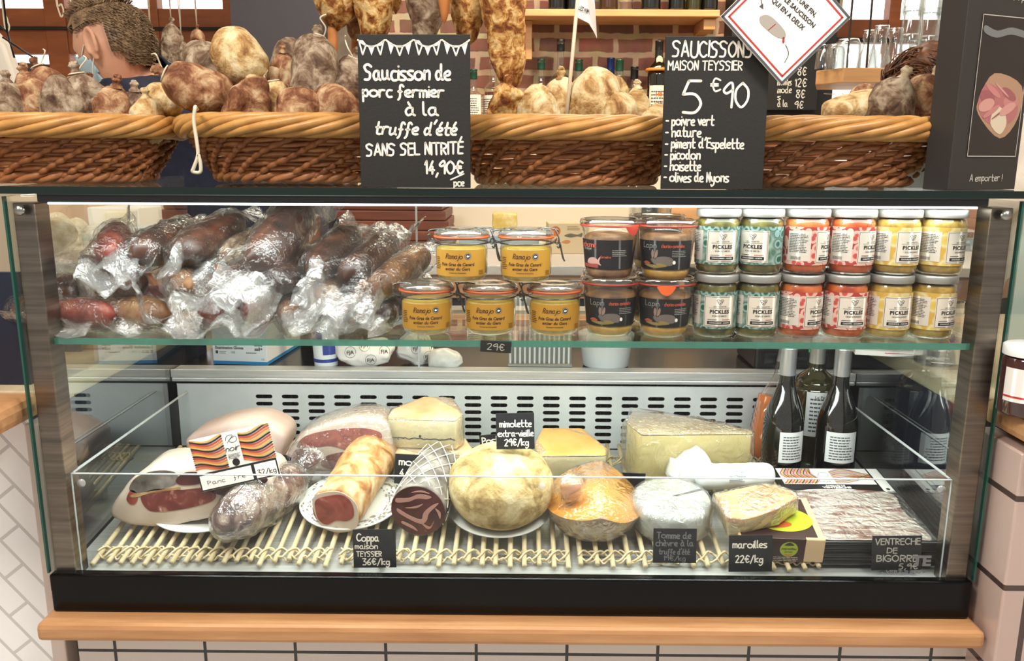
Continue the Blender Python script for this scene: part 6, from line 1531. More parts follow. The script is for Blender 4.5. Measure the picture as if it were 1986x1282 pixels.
MB().add(bx(0, b.x - a.x, 0, .16, 0, .050, .006)).build('scale_body', blackm, pr_, smooth=False)
MB().add(bx(.02, .16, -.0008, 0, .015, .04)).build('display', PM('dark_display', '#1c1e22', .2), pr_, smooth=False)
MB().add(upright(printed('AUTO TARA', .006, .09, .024, 'C', .01), .0012)).build('lettering', PM('display_grey', '#5d6067', .6), pr_, smooth=False)
MB().add(bx(.118, .128, -.0012, 0, .042, .048)).build('green_light', PM('green_lamp', '#2fa85a', .4, emit=.5), pr_, smooth=False)
MB().add(bx(.01, b.x - a.x - .01, .01, .15, .050, .056, .002)).build('pan', steelh, pr_, smooth=False)

# ------------------------------------------------------------------ left side counter goods
CZ = .9786
sausL = 'netted sausages on the left side counter'
def stand(px, py, y, px1, y1, R, mat, lab, seed):
    p0 = D(px, py, y); x1 = D(px1, 560, y1).x; sausage(p0, Vector((x1, y1, CZ + R * 1.02)), R, mat, lab, sausL, seed, knot=False, amp=.08, e=3)
stand(108, 412, 1.80, 130, 1.72, .043, saus_white, 'tallest white netted sausage at the left behind the side glass', 61)
stand(148, 420, 1.90, 158, 1.86, .036, saus_white, 'white netted sausage second from the left behind the side glass', 62)
stand(178, 436, 1.84, 172, 1.76, .034, saus_white, 'white netted sausage leaning right behind the side glass', 63)
sausage(D(92, 520, 1.66), D(206, 512, 1.62), .036, saus_white, 'greenish white sausage lying in front of the upright netted ones', sausL, 64, knot=False, amp=.08)
pl_ = D(122, 590, 1.60)
lb_ = board('label_card', .075, .07, .002, 'dark grey blank card standing in front of the white netted sausages', 'sign', (pl_.x, 1.58, CZ), (R_(-8), 0, 0), PM('grey_card', '#4b494a', .6))
dish = obox('wood_block', (D(92, 560, 1.66).x - .01, D(206, 560, 1.66).x + .01, 1.60, 1.70, CZ, D(140, 524, 1.62).z - .036), woodshelf, None, .003); tag(dish, 'pale wooden block carrying the lying white sausage', 'block')
kb_ = thing('kraft_box', 'brown kraft cardboard sheet box behind the white netted sausages', 'box', (D(170, 400, 1.98).x, 1.98, CZ), (0, 0, .15))
MB().add(bx(-.10, .08, 0, .05, 0, .30, .002)).build('carton', PM('kraft', '#a8764c', .8), kb_, smooth=False)
rb_ = thing('red_box', 'dark red box with a white folded lid behind the packed sausages at the left', 'box', (D(245, 450, 1.93).x, 1.90, CZ), (0, 0, -.1))
MB().add(bx(-.055, .055, 0, .10, 0, .205, .002)).build('carton', PM('red_carton', '#8e2a2c', .5), rb_, smooth=False)
MB().add(bx(-.075, .05, -.002, .102, .205, .262, .003)).build('white_lid', PM('carton_white', '#e6ecee', .5), rb_, smooth=False)

# ------------------------------------------------------------------ right side counter goods
np_ = G(1752, 690, CZ); nb = thing('notepad', 'white notepad with a red line and a black pen on the right side counter', 'notepad', (np_.x - .02, np_.y + .03, CZ), (0, 0, -.25))
MB().add(bx(-.065, .075, -.04, .10, 0, .010, .001)).build('pad', paper, nb, smooth=False)
MB().add(bx(-.01, .076, -.0406, -.04, .006, .0075)).build('red_line', redink, nb, smooth=False)
pn = thing('pen', 'thick black pen lying on the white notepad', 'pen', (np_.x - .022, np_.y + .02, CZ + .0205), (0, 0, 2.6))
MB().add(lathe([(0, -.06), (.006, -.058), (.0095, -.05), (.0095, .03), (.006, .05), (0, .055)], 16), RY(R_(90))).build('barrel', blackgloss, pn)
MB().add(lathe([(.0098, .0), (.0102, .0), (.0102, .008), (.0098, .008)], 16), RY(R_(90))).build('ring', steel, pn)
tp_ = G(1832, 714, CZ)
tm = thing('tumbler', 'tumbler glass holding a blue and yellow sachet on the right side counter', 'glass', (tp_.x, tp_.y + .042, CZ))
MB().add(lathe([(0, .001), (.034, .001), (.0365, .004), (.041, .12), (.042, .1205), (.0405, .121), (.0365, .012), (0, .010)], 36)).build('glass_wall', tumbler_m, tm)
sc_ = thing('sachet', 'blue and yellow paper sachet standing in the tumbler', 'sachet', (tp_.x - .006, tp_.y + .042, CZ + .0125), (R_(4), R_(9), 0))
MB().add(bx(-.014, .014, -.002, .002, 0, .150, .001)).build('wrapper', PM('sachet_blue', '#2d4780', .5), sc_, smooth=False)
MB().add(bx(-.006, .006, -.0026, .0026, .01, .142)).build('yellow_band', PM('sachet_yellow', '#c8b04a', .5), sc_, smooth=False)
cj = G(1984, 818, .9806); jr = thing('dark_jar', 'jar of dark preserve with a white label at the right edge', 'jar', (cj.x + .022, 1.21, .9806))
MB().add(lathe([(0, .001), (.032, .001), (.035, .005), (.035, .085), (.032, .092), (0, .092)], 32)).build('preserve', PM('dark_jam', '#3a0f10', .12, coat=1), jr)
MB().add(wrap(strip(-.05, .05, .024, .075, 20), lambda z: .0352)).build('label', paper, jr)
MB().add(wrap(strip(-.05, .05, .030, .033, 20), lambda z: .0352, 0, .0006)).build('red_band', redink, jr)
MB().add(lathe([(.036, .092), (.036, .106), (.033, .108), (0, .108)], 32)).build('lid', whitem, jr)
pb_ = D(36, 700, 1.24); nvb = board('navy_panel', .30, D(30, 528, 1.34).z - .9785, .012, 'navy blue board standing on the counter slab at the left edge', 'board', (D(50, 640, 1.34).x - .152, 1.34, .9785), (0, 0, 0), navy)
gpn = board('green_glass_panel', .24, D(1975, 385, 1.34).z - .9785, .006, 'pale green glass panel standing on the counter slab at the right edge', 'panel', (D(1960, 600, 1.34).x + .122, 1.34, .9785), (0, 0, 0), GLS('pale_green_glass', (.80, .90, .85), .1, .8, 3, .05, None, .5, C('#c4d8cd')))

# ------------------------------------------------------------------ back counter and what stands on it
BCZ = 1.03
bc_ = thing('back_counter', 'long back counter with a pale top and a wooden apron behind the staff aisle', 'counter', (0, 2.53, 0))
for nm, lim, mt in (('worktop', (-.98, 1.75, 2.53, 3.385, 1.000, 1.03), PM('pale_laminate', '#cdc3b6', .4)), ('apron', (-.97, 1.74, 2.545, 3.38, .925, .999), wood), ('cupboard_front', (-.96, 1.73, 2.56, 3.37, 0, .924), PM('dark_cupboard', '#1f1c1d', .5))):
    o = obox(nm, lim, mt, bc_, .003); o.matrix_parent_inverse = T(0, 2.53, 0).inverted()
x0, x1 = D(657, 440, 2.95).x, D(868, 440, 2.95).x
for k in range(5):
    dx = (.012, .0, .004, -.004, -.010)[k]
    o = MB().add(bx(-(x1 - x0) / 2, (x1 - x0) / 2, -.16, .16, 0, .034, .005)).build('wooden_board', wooddark, None, smooth=False)
    o.location = ((x0 + x1) / 2 + dx, 3.08, BCZ + .0006 + k * .0355); o.rotation_euler = (0, 0, (.01, -.02, .015, 0, -.03)[k])
    tag(o, ['bottom board of the dark wooden stack on the back counter', 'second board from the bottom of the dark wooden stack', 'middle board of the dark wooden stack', 'second board from the top of the dark wooden stack', 'top board of the dark wooden stack, under the black roll'][k], 'board', 'stack of dark wooden boards')
rl = MB().add(lathe([(0, -.07), (.030, -.07), (.034, -.06), (.034, .06), (.030, .07), (0, .07)], 20), RY(R_(90))).build('black_roll', PM('matt_black', '#151416', .6)); rl.location = (x0 + .10, 3.05, BCZ + 5 * .0355 + .035); tag(rl, 'black cylinder lying on top of the dark wooden boards', 'roll')
MB().add(lathe([(.0345, -.02), (.036, -.02), (.036, .02), (.0345, .02)], 20, 0, math.pi), RY(R_(90))).build('white_arc', paper, rl)
cbx = thing('cardboard_box', 'brown cardboard box on the back counter behind the packed sausages', 'box', (D(520, 470, 2.75).x, 2.70, BCZ + .0005))
MB().add(bx(-.20, .13, 0, .25, 0, .12, .003)).build('carton', PM('kraft_dark', '#7d5a44', .8), cbx, smooth=False)
MB().add(bx(-.20, .13, -.002, .252, .078, .084, .001)).build('tape_line', PM('kraft_line', '#6b4a36', .7), cbx, smooth=False)
wbd = obox('cutting_board', (D(565, 500, 2.66).x, D(640, 500, 2.66).x + .02, 2.56, 2.69, BCZ + .0005, BCZ + .018), woodshelf, None, .003); tag(wbd, 'light wooden cutting board at the edge of the back counter', 'board')
kn = thing('small_spoon', 'dark small utensil lying on the pale back counter top', 'utensil', (D(845, 488, 2.9).x, 2.9, BCZ + .008), (0, 0, .5))
MB().add(lump(sausage_vf(.08, .012, 2, 0, .1), .001, 40)).build('bowl', PM('pewter', '#6f6a66', .4, .6), kn); MB().add(tube([(-.04, 0, 0), (-.11, 0, .002)], .004, 8)).build('handle', woodshelf, kn)
tr = thing('tin_box', 'long pale blue and white flat tin box on the back counter', 'box', (D(965, 450, 3.0).x, 3.0, BCZ + .0005))
MB().add(bx(-.14, .15, 0, .14, 0, .070, .003)).build('tin_body', PM('tin_white', '#cfd2d2', .5), tr, smooth=False)
MB().add(bx(-.1405, .1505, -.0006, .1405, .02, .045)).build('blue_band', PM('tin_blue', '#8fabb8', .5), tr, smooth=False)
MB().add(upright(printed('DEBIC', .018, -.08, .05, 'C', .03), .0008)).build('lettering', ink, tr, smooth=False)
bt = thing('butter_pack', 'yellow paper-wrapped butter block on the pale tin box', 'butter', (D(979, 430, 3.04).x, 3.02, BCZ + .071))
MB().add(lump(subdiv(bx(-.045, .045, 0, .075, 0, .055, .006), 2), .003, 40)).build('wrapper', RM('butter_paper', [(.3, '#cfae4a'), (.5, '#dcc272'), (.7, '#e9dcae')], 30, 4, .5), bt)
ff = thing('printed_carton', 'cream carton printed with an orange pumpkin and a grey fish', 'box', (D(1100, 455, 2.85).x, 2.85, BCZ + .0005), (0, 0, .05))
MB().add(bx(-.065, .075, 0, .10, 0, .105, .002)).build('carton', PM('cream_carton', '#d9c6a0', .6), ff, smooth=False)
MB().add(upright(disc2(-.04, .078, .017, 20), .0006)).build('pumpkin_drawing', PM('pumpkin', '#c9702c', .6), ff, smooth=False)
MB().add(upright(shape2([(-.01, .062), (.01, .070), (.035, .066), (.052, .072), (.050, .058), (.035, .060), (.012, .056)]), .0006)).build('fish_drawing', PM('fish_grey', '#6d6758', .6), ff, smooth=False)
MB().add(upright(shape2([(-.02, .040), (.0, .048), (.012, .042), (.0, .034)]), .0006)).add(upright(shape2([(-.045, .05), (-.025, .045), (-.03, .038), (-.05, .042)]), .0006)).build('carrot_drawing', PM('carrot_orange', '#c98558', .6), ff, smooth=False)
MB().add(upright(smallprint(3, .045, .016, 0, .092, 4), .0006)).build('small_print', PM('pale_brown', '#96815c', .6), ff, smooth=False)
for px, lab, R, h in ((1262, 'large clear clip jar on the back counter behind the rabbit jars', .075, .20), (1412, 'clear glass bowl of cutlery behind the green pickles jars', .08, .17), (1490, 'clear glass canister with yellow sachets behind the pickles jars', .075, .19)):
    x = D(px, 420, 2.9).x; cj_ = thing('glass_canister', lab, 'jar', (x, 2.92, BCZ + .0005), group='clear canisters on the back counter')
    MB().add(lathe([(0, .001), (R * .9, .001), (R, .01), (R, h * .85), (R * .9, h), (R * .86, h), (R * .95, h * .84), (R * .96, .014), (0, .01)], 36)).build('glass_wall', tumbler_m, cj_)
    rr = random.Random(px); m = MB()
    for k in range(9):
        a_ = rr.uniform(0, 6.28); q = R * .6 * rr.random(); m.add(bx(-.012, .012, -.003, .003, 0, h * rr.uniform(.7, 1.05), .001), T(q * math.cos(a_), q * math.sin(a_), .012) @ RZ(a_) @ RX(rr.uniform(-.12, .12)))
    m.build('contents', PM('cutlery_grey', '#8d8a80', .3, .7) if px != 1490 else PM('yellow_sachet', '#c9b24a', .5), cj_, smooth=False)
rw = thing('round_board', 'round wooden board leaning behind the clear canisters', 'board', (D(1345, 430, 3.2).x, 3.30, BCZ + .126), (R_(-12), 0, 0))
MB().add(lathe([(0, -.008), (.122, -.008), (.125, 0), (.122, .008), (0, .008)], 48), RX(R_(90))).build('board_disc', woodshelf, rw)
MB().add(lathe([(.112, .0085), (.122, .0085), (.122, .012), (.112, .012)], 48), RX(R_(90))).build('raised_rim', RM('rim_wood', [(.3, '#8f6a3f'), (.7, '#b88d5a')], 8, 4, .5), rw)
ph_ = G(1884, 478, BCZ); pho = thing('card_terminal', 'dark card terminal lying on the back counter at the right', 'terminal', (ph_.x - .02, 3.0, BCZ + .0005), (0, 0, .5))
MB().add(bx(-.05, .05, -.09, .09, 0, .022, .006)).build('terminal_body', blackm, pho, smooth=False); MB().add(bx(-.04, .04, .0, .08, .0222, .0232)).build('screen', PM('teal_screen', '#4f8f95', .2), pho, smooth=False)
ca = MB().add(lathe([(0, 0), (.03, 0), (.031, .003), (.031, .16), (.028, .163), (0, .160)], 28)).build('white_candle', PM('candle_wax', '#e3dccb', .5)); ca.location = (D(1902, 450, 3.05).x + .02, 3.12, BCZ + .0005); tag(ca, 'thick white candle on the back counter at the far right', 'candle')

# ------------------------------------------------------------------ shelves and bottles on the brick wall
SY0, SY1 = 3.40, WALL_Y - .001
us = thing('bottle_shelf', 'upper pine shelf on the brick wall with bottle bases on it', 'shelf', (D(1200, 20, SY0).x, SY0, D(1200, 18, SY0).z))
zt = us.location.z; xl, xr = D(960, 20, SY0).x, D(1397, 20, SY0).x; inv = T(*us.location).inverted()
o = obox('shelf_board', (xl, xr, SY0, SY1, zt - .026, zt), woodshelf, us, .003); o.matrix_parent_inverse = inv
o = obox('bracket', (xr - .055, xr - .008, SY0 + .03, SY1, zt - .070, zt - .0265), woodshelf, us, .003); o.matrix_parent_inverse = inv
o = obox('side_post', (D(1013, 70, 3.5).x, D(1032, 70, 3.5).x, 3.50, 3.55, D(1020, 115, 3.5).z, zt - .0265), woodshelf, us, .003); o.matrix_parent_inverse = inv
ls = obox('lower_bottle_shelf', (-.5, .80, 3.40, SY1, 1.445, 1.470), woodshelf, None, .003); tag(ls, 'lower pine shelf carrying the bottles behind the third basket', 'shelf')
bg_ = 'bottles on the brick wall shelves'; clr = GLS('spirit_clear', (.93, .95, .94), .10, .9, 2.4); amb = PM('amber_spirit', '#6a3413', .1, spec=.7)
greencap = PM('green_cap', '#12402c', .35); blackcap = PM('black_cap', '#121212', .3)
def bb(px, py, y, mat, cap, lab, shape, R, capm, lb=None, inside=None, z=1.4705, H=None, **k):
    x = D(px, py, y).x; top = D(px, py, y).z if H is None else z + H
    return bottle('spirit_bottle', lab, 'bottle', (x, y, z), (x, y, top), mat, cap, capm, lb, R, shape=shape, inside=inside, group=bg_, **k)
pl_w = PM('spirit_label', '#e0d8c4', .6)
bb(918, 135, 3.47, clr, .84, 'clear gin bottle with a dark green stopper beside the truffle chalkboard', 'flask', .040, greencap, pl_w, labz=(.03, .13))
bb(957, 108, 3.50, clr, .90, 'bottle of red liqueur with a white label behind the longest hanging sausage', 'flask', .040, PM('clear_cap', '#bfc3c2', .3), pl_w, (PM('red_liqueur', '#5a1712', .15), .5), labz=(.03, .13), la=-.6)
bb(1050, 115, 3.52, clr, .86, 'round-shouldered clear bottle with a green capsule, first of three green ones', 'flask', .046, greencap)
bb(1088, 78, 3.46, clr, .88, 'tall-necked bottle of dark rum with a black cap left of the flag stick', 'flask', .044, blackcap, None, (PM('dark_rum', '#24130c', .15), .55))
bb(1123, 116, 3.52, clr, .84, 'clear bottle with a green capsule right behind the flag stick', 'flask', .042, greencap)
bb(1185, 113, 3.54, PM('blue_bottle', '#16244d', .1, coat=1), .84, 'deep blue bottle behind the tallest cream sausage', 'bordeaux', .036, PM('blue_cap', '#22346e', .3, .4))
bb(1202, 116, 3.47, clr, .84, 'clear bottle with a green capsule next to the blue bottle', 'bordeaux', .037, greencap)
bb(1231, 130, 3.49, clr, .80, 'squat bottle of dark spirit with a gold-ringed black cap', 'flask', .050, blackcap, None, (PM('dark_rum', '#24130c', .15), .55))
hb2 = bb(1279, 80, 3.36 + .07, darkglass, .90, 'dark bottle with a white label and an orange collar beside the price chalkboard', 'bordeaux', .042, blackcap, pl_w, labz=(.02, .165), ang=1.0)
MB().add(lathe([(.030, .222), (.050, .220), (.052, .226), (.048, .232), (.030, .234)], 32)).build('orange_collar', PM('orange_collar', '#c97d2e', .5), hb2)
lbq = [c for c in hb2.children if c.name.startswith('label')][0]
MB().add(wrap(printed('HB', .014, 0, .124, 'C', .05), lambda z: .042, 0, .001)).build('monogram', PM('monogram_orange', '#b8621f', .6), lbq)
MB().add(wrap(printed('HENRI', .008, 0, .092, 'C', .02), lambda z: .042, 0, .001)).add(wrap(printed('BARDOUIN', .009, 0, .080, 'C', .04, .05), lambda z: .042, 0, .001)).build('name_lettering', ink, lbq)
MB().add((lambda vf: (np.c_[vf[0][:, 0], np.full(len(vf[0]), -.0195), vf[0][:, 1] + .262], vf[1]))(disc2(0, 0, .013, 20, .017))).build('neck_medal', PM('medal_cream', '#ddd2a8', .5), hb2)
for k, (px, mt, R) in enumerate(((957, amb, .043), (1080, darkglass, .036), (1112, darkglass, .030), (1148, clr, .030), (1180, PM('amber_glass', '#3b2411', .1, coat=1), .038), (1212, clr, .034), (1262, darkglass, .040), (1312, darkglass, .034), (1345, greenglass, .030), (1376, darkglass, .032))):
    bb(px, 5, 3.46, mt, .82, ['wide amber bottle at the left end of the upper shelf', 'dark bottle second from the left on the upper shelf', 'dark bottle just left of the flag stick on the upper shelf', 'clear bottle behind the flag on the upper shelf', 'brown bottle right of the flag on the upper shelf', 'clear bottle left of a gap on the upper shelf', 'stout dark bottle in the middle of the upper shelf', 'dark bottle fourth from the right end of the upper shelf', 'olive bottle second from the right end of the upper shelf', 'dark bottle at the right end of the upper shelf'][k], 'bordeaux', R, blackcap, z=zt + .0006, H=.30)
# menu chalkboard
mx0, mx1 = D(1418, 100, 3.46).x, D(1592, 100, 3.46).x; mzb, mzt = D(1500, 213, 3.46).z, D(1500, -70, 3.46).z
mn = board('menu_board', mx1 - mx0, mzt - mzb, .012, 'large black menu chalkboard behind the price chalkboard and diamond card', 'sign', ((mx0 + mx1) / 2, 3.46, mzb))
def mp(px, py): p = D(px, py, 3.459); return p.x - (mx0 + mx1) / 2, p.z - mzb
q = []
for t, px, py, s_, f in (('. Saucisse', 1427, 18, .034, .10), ('Pickles', 1437, 27, .026, .09), ('. Tomme', 1425, 46, .032, .10), ('. Terrine', 1423, 70, .032, .10), ('8€', 1547, 146, .031, .034), ('in landes', 1508, 165, .026, .055), ('12€', 1542, 168, .031, .045), ('môde', 1508, 180, .026, .055), ('8€', 1544, 190, .031, .034), ('s', 1508, 193, .022, .012), ('à la', 1508, 207, .026, .04), ('9€', 1541, 210, .028, .034), ('os', 1512, 140, .026, .02)):
    x, y = mp(px, py); q.append(hand(t.replace('ô', 'o'), s_, .12, x, y, fit=f))
write(mn, 'lettering', q, chalkw)

# ------------------------------------------------------------------ hanging glass shelf at the right
GY = 2.72; gz = D(1640, 131, GY).z
hs_ = thing('glass_rack', 'hanging wooden shelf of upside-down glasses in front of the right window', 'shelf', (D(1700, 140, GY).x, GY, gz)); inv = T(*hs_.location).inverted()
xa, xb = D(1584, 140, GY).x, D(1960, 140, GY).x
v, f = prism([(D(1583, 140, GY + .10).x, -.10), (D(1636, 140, GY).x, 0), (xb, 0), (xb, -.30), (D(1586, 140, GY + .3).x, -.30)], .045, .003)
o = MB().add((np.c_[v[:, 0], GY - v[:, 2] - .0, gz - v[:, 1]], f)).build('shelf_board', woodshelf, hs_, smooth=False); o.matrix_parent_inverse = inv
for px in (1645, 1683, 1860):
    x = D(px, 100, GY + .03).x; o = MB().add(tube([(x, GY + .03, gz), (x, GY + .03, 3.0)], .0035, 8)).build('rod', PM('rod_grey', '#55524f', .4, .6), hs_); o.matrix_parent_inverse = inv
wr2 = MB()
for k in range(4): wr2.add(tube([(xa + .16, GY + .03 + k * .07, gz - .075), (xb, GY + .03 + k * .07, gz - .075)], .0025, 6))
for x in (xa + .17, xa + .30): wr2.add(tube([(x, GY + .05, gz - .045), (x, GY + .05, gz - .077)], .0025, 6))
o = wr2.build('wire_rack', PM('rod_grey', '#55524f', .4, .6), hs_); o.matrix_parent_inverse = inv
gg = 'upside-down glasses on the hanging shelf'
def up_glass(px, y, R, h, kind, lab, z=None):
    r = thing('upturned_glass', lab, 'glass', (D(px, 100, y).x, y, z or gz + .0006), group=gg)
    if kind == 't': pr = [(R, 0), (R, .003), (R * .98, h * .5), (R * .90, h * .8), (R * .74, h), (0, h), (0, h - .008), (R * .7, h - .009), (R * .86, h * .78), (R * .93, 0)]
    elif kind == 'c': pr = [(R, 0), (R * .98, .01), (R * .8, h * .38), (R * .52, h * .62), (R * .50, h * .74), (R * .62, h * .8), (R * .62, h), (0, h), (0, h - .006), (R * .55, h - .007), (R * .45, h * .7), (R * .92, 0)]
    else: pr = [(R, 0), (R * .96, h * .3), (R * .82, h * .9), (R * .8, h), (0, h), (0, h - .012), (R * .74, h - .014), (R * .90, 0)]
    MB().add(lathe(pr, 28)).build('glass_wall', tumbler_m, r); return r
up_glass(1600, 2.76, .028, .072, 'h', 'small upturned tumbler at the left end of the hanging shelf')
up_glass(1621, 2.80, .030, .080, 't', 'upturned tumbler second from the left, half behind the wide one')
up_glass(1644, 2.75, .042, .088, 't', 'wide upturned tumbler in front of the first hanging rod')
up_glass(1684, 2.82, .033, .125, 'c', 'upturned carafe with its base up, first of the three')
up_glass(1706, 2.77, .036, .132, 'c', 'upturned carafe, the tallest of the three')
up_glass(1734, 2.79, .034, .128, 'c', 'upturned carafe, rightmost of the three')
for px, y, n, l0 in ((1764, 2.76, 4, 'left'), (1796, 2.80, 4, 'middle'), (1832, 2.77, 3, 'right')):
    for k in range(n):
        up_glass(px, y, .034, .105, 'h', f"{['bottom', 'second', 'third', 'topmost'][k]} upturned glass of the {l0} stack on the hanging shelf", gz + .0006 + k * .084)
up_glass(1780, 2.90, .034, .105, 'h', 'upturned glass at the back between the left and middle stacks')
for k, px in enumerate((1612, 1630, 1648, 1666, 1684, 1702)):
    r = thing('hanging_goblet', 'stemmed glass hanging upside down under the wooden shelf, ' + ['first', 'second', 'third', 'fourth', 'fifth', 'sixth'][k] + ' from the left', 'glass', (D(px, 180, 2.82).x, 2.80, gz - .0715), group='stemmed glasses under the hanging shelf')
    MB().add(lathe([(.030, 0), (.030, -.003), (.004, -.006), (.0035, -.07), (.012, -.078), (.032, -.105), (.034, -.13), (.029, -.165), (.028, -.165), (.032, -.13), (.030, -.107), (.010, -.081), (0, -.079)], 24)).build('goblet', tumbler_m, r)
ic = thing('intercom', 'cream plate with a grey round speaker fixed to the right window pane', 'intercom', (w2(1613, 17).x, WY2 + .0365, w2(1613, 28).z))
MB().add(bx(-.065, .065, 0, .02, -.03, .115, .008)).build('plate', PM('cream_plate', '#d9cda2', .5), ic, smooth=False)
MB().add(upright(disc2(0, .058, .024, 24), .001)).add(upright(rect(-.028, .028, .005, .018), .001)).build('speaker', PM('speaker_grey', '#8d8d86', .6), ic, smooth=False)

# ------------------------------------------------------------------ hanging things at the left window
rl2 = MB().add(tube([(-1.75, 2.9, 2.25), (-.8, 2.9, 2.25)], .010, 10)).add(tube([(-1.7, 2.9, 2.25), (-1.7, 2.9, 3.0)], .006, 8)).add(tube([(-.85, 2.9, 2.25), (-.85, 2.9, 3.0)], .006, 8)).build('window_rail', blackm); tag(rl2, 'dark rail in front of the left window with small sausages on strings', 'rail')
for px, p0y, p1y, R, mt, lab in ((294, 75, 122, .030, saus_grey, 'pale sausage on strings right behind the blond head'), (333, 46, 140, .036, saus_grey, 'speckled grey sausage hanging on strings by the window, left of the dark one'), (353, 80, 135, .022, saus_grey, 'slim sausage hanging close behind the speckled grey one'), (383, 56, 108, .026, saus_brown, 'small dark sausage on strings with an orange clip')):
    o = sausage(D(px, p0y, 2.9), D(px + 3, p1y, 2.9), R, mt, lab, 'small sausages hanging by the left window', px, knot=True, name='hanging_sausage')
    inv = o.matrix_world.inverted(); a_ = inv @ D(px - 1, p0y, 2.9)
    for dx in (-.008, .010): MB().add(tube([a_, inv @ Vector((D(px, p0y, 2.9).x + dx, 2.9, 2.242))], .0016, 6)).build('string', cord, o)
for px, yb in ((12, 62), (117, 33), (165, 20)):
    pts = [D(px - 12, -60, 2.88), D(px - 8, 0, 2.88), D(px - 3, yb - 12, 2.88), D(px + 2, yb, 2.88), D(px + 6, yb - 10, 2.88), D(px + 2, yb - 25, 2.88), D(px - 8, -10, 2.88)]
    top = Vector((D(px, 0, 2.88).x, 2.895, 2.24)); o = MB().add(tube(smoothline([top] + pts + [top + Vector((.01, 0, 0))], 5), .0026, 6)).build('empty_string', cord)
    tag(o, {12: 'empty string loop hanging at the far left above the white bag', 117: 'empty string loop hanging before the left window pane', 165: 'short empty string loop just left of the blond head'}[px], 'string', 'empty strings on the window rail')
wbg = thing('white_bag', 'white paper bag hanging on black cords at the left edge', 'bag', D(4, 150, 2.4))
inv = T(*wbg.location).inverted()
v, f = prism([(-.09, -.14), (.045, -.14), (.035, .0), (.012, .09), (-.02, .13), (-.09, .14)], .05, .01); o = MB().add((v, f)).build('bag_body', PM('bag_white', '#dcd4c6', .6), wbg)
for q in (((5, 72), (70, 115)), ((14, 62), (28, 112)), ((14, 62), (0, 50))):
    o = MB().add(tube([D(q[0][0], q[0][1], 2.395), D(q[1][0], q[1][1], 2.395)], .0028, 6)).build('cord', blackm, wbg); o.matrix_parent_inverse = inv
o = MB().add(tube([D(14, 62, 2.395), Vector((D(14, 62, 2.395).x, 2.395, 3.0))], .0028, 6)).build('cord', blackm, wbg); o.matrix_parent_inverse = inv
sl2 = board('slate_sign', D(113, 140, 3.3).x - D(28, 140, 3.3).x, .30, .02, 'grey slate street sign with white marks beyond the left window', 'sign', (D(70, 140, 4.45).x - .06, 4.45, D(70, 122, 4.45).z - .30), (0, R_(3), 0), PM('slate_grey', '#4d4f5c', .6))
sl2.scale = (1.4, 1, 1)
o = MB().add(bx(-.012, .012, .021, .045, -(D(70, 122, 4.45).z - .30) + .0005, .2)).build('sign_post', blackm, sl2, smooth=False)
write(sl2, 'lettering', [hand('cafe', .05, .14, .0, .16), hand('vins', .05, .14, .0, .06)], chalkw)
# ------------------------------------------------------------------ people
skin_m = RM('skin', [(.3, '#c08c70'), (.6, '#cb9a7f'), (.8, '#d3a68d')], 9, 3, .5, rnd=False)
def head_vf(n=72, m=54):
    """face looks along +X, crown +Z, centre of the skull at 0"""
    v = []
    for i in range(m + 1):
        ph = math.pi * i / m
        for j in range(n):
            th = 2 * math.pi * j / n
            x, y, z = math.sin(ph) * math.cos(th), math.sin(ph) * math.sin(th), math.cos(ph)
            X, Y, Z = x * .098, y * .076, z * .118
            lo = max(0, -z)
            Y *= 1 - .30 * lo ** 1.3; X *= 1 - (.10 if x > 0 else .42) * lo
            if x > 0: X -= .006 * (1 - lo) * (z > -.1) * x; 
            g = lambda a, b, s: math.exp(-((y - a) ** 2 + (z - b) ** 2) / s)
            if x > .2:
                X += .026 * math.exp(-(y / .14) ** 2 - ((z + .27) / .16) ** 2) + .014 * math.exp(-(y / .11) ** 2 - ((z + .08) / .2) ** 2)
                X -= .013 * (math.exp(-((abs(y) - .40) / .2) ** 2 - ((z - .02) / .12) ** 2))
                X += .006 * math.exp(-((abs(y) - .3) / .3) ** 2 - ((z - .2) / .1) ** 2)
                X += .007 * math.exp(-(y / .3) ** 2 - ((z + .55) / .07) ** 2) + .013 * math.exp(-(y / .35) ** 2 - ((z + .86) / .16) ** 2)
                X -= .004 * math.exp(-(y / .4) ** 2 - ((z + .63) / .03) ** 2)
            v.append((X, Y, Z))
    f = [(i * n + j, (i + 1) * n + j, (i + 1) * n + (j + 1) % n, i * n + (j + 1) % n) for i in range(m) for j in range(n)]
    return np.array(v), f
def ear_vf(s):
    m = MB(); p = []; r = []
    for a in np.linspace(-.7, 4.2, 22):
        p.append((-.006 + .0165 * math.cos(a), s * (.083 + .010 * max(0, -math.cos(a)) + .003), .002 + .033 * math.sin(a) - .004 * math.cos(a))); r.append(.0058)
    m.add(tube(smoothline(p, 2), .0062, 8)); m.add(lathe([(0, -.008), (.013, -.007), (.0155, .0), (.012, .004), (0, .001)], 16), T(-.006, s * .083, 0) @ RX(R_(90)) @ SC(1, 1.9, -s))
    m.add(sausage_vf(.026, .0085, 3, 0, .02), T(-.004, s * .084, -.030) @ RY(R_(90)))
    return np.vstack(m.v), m.f
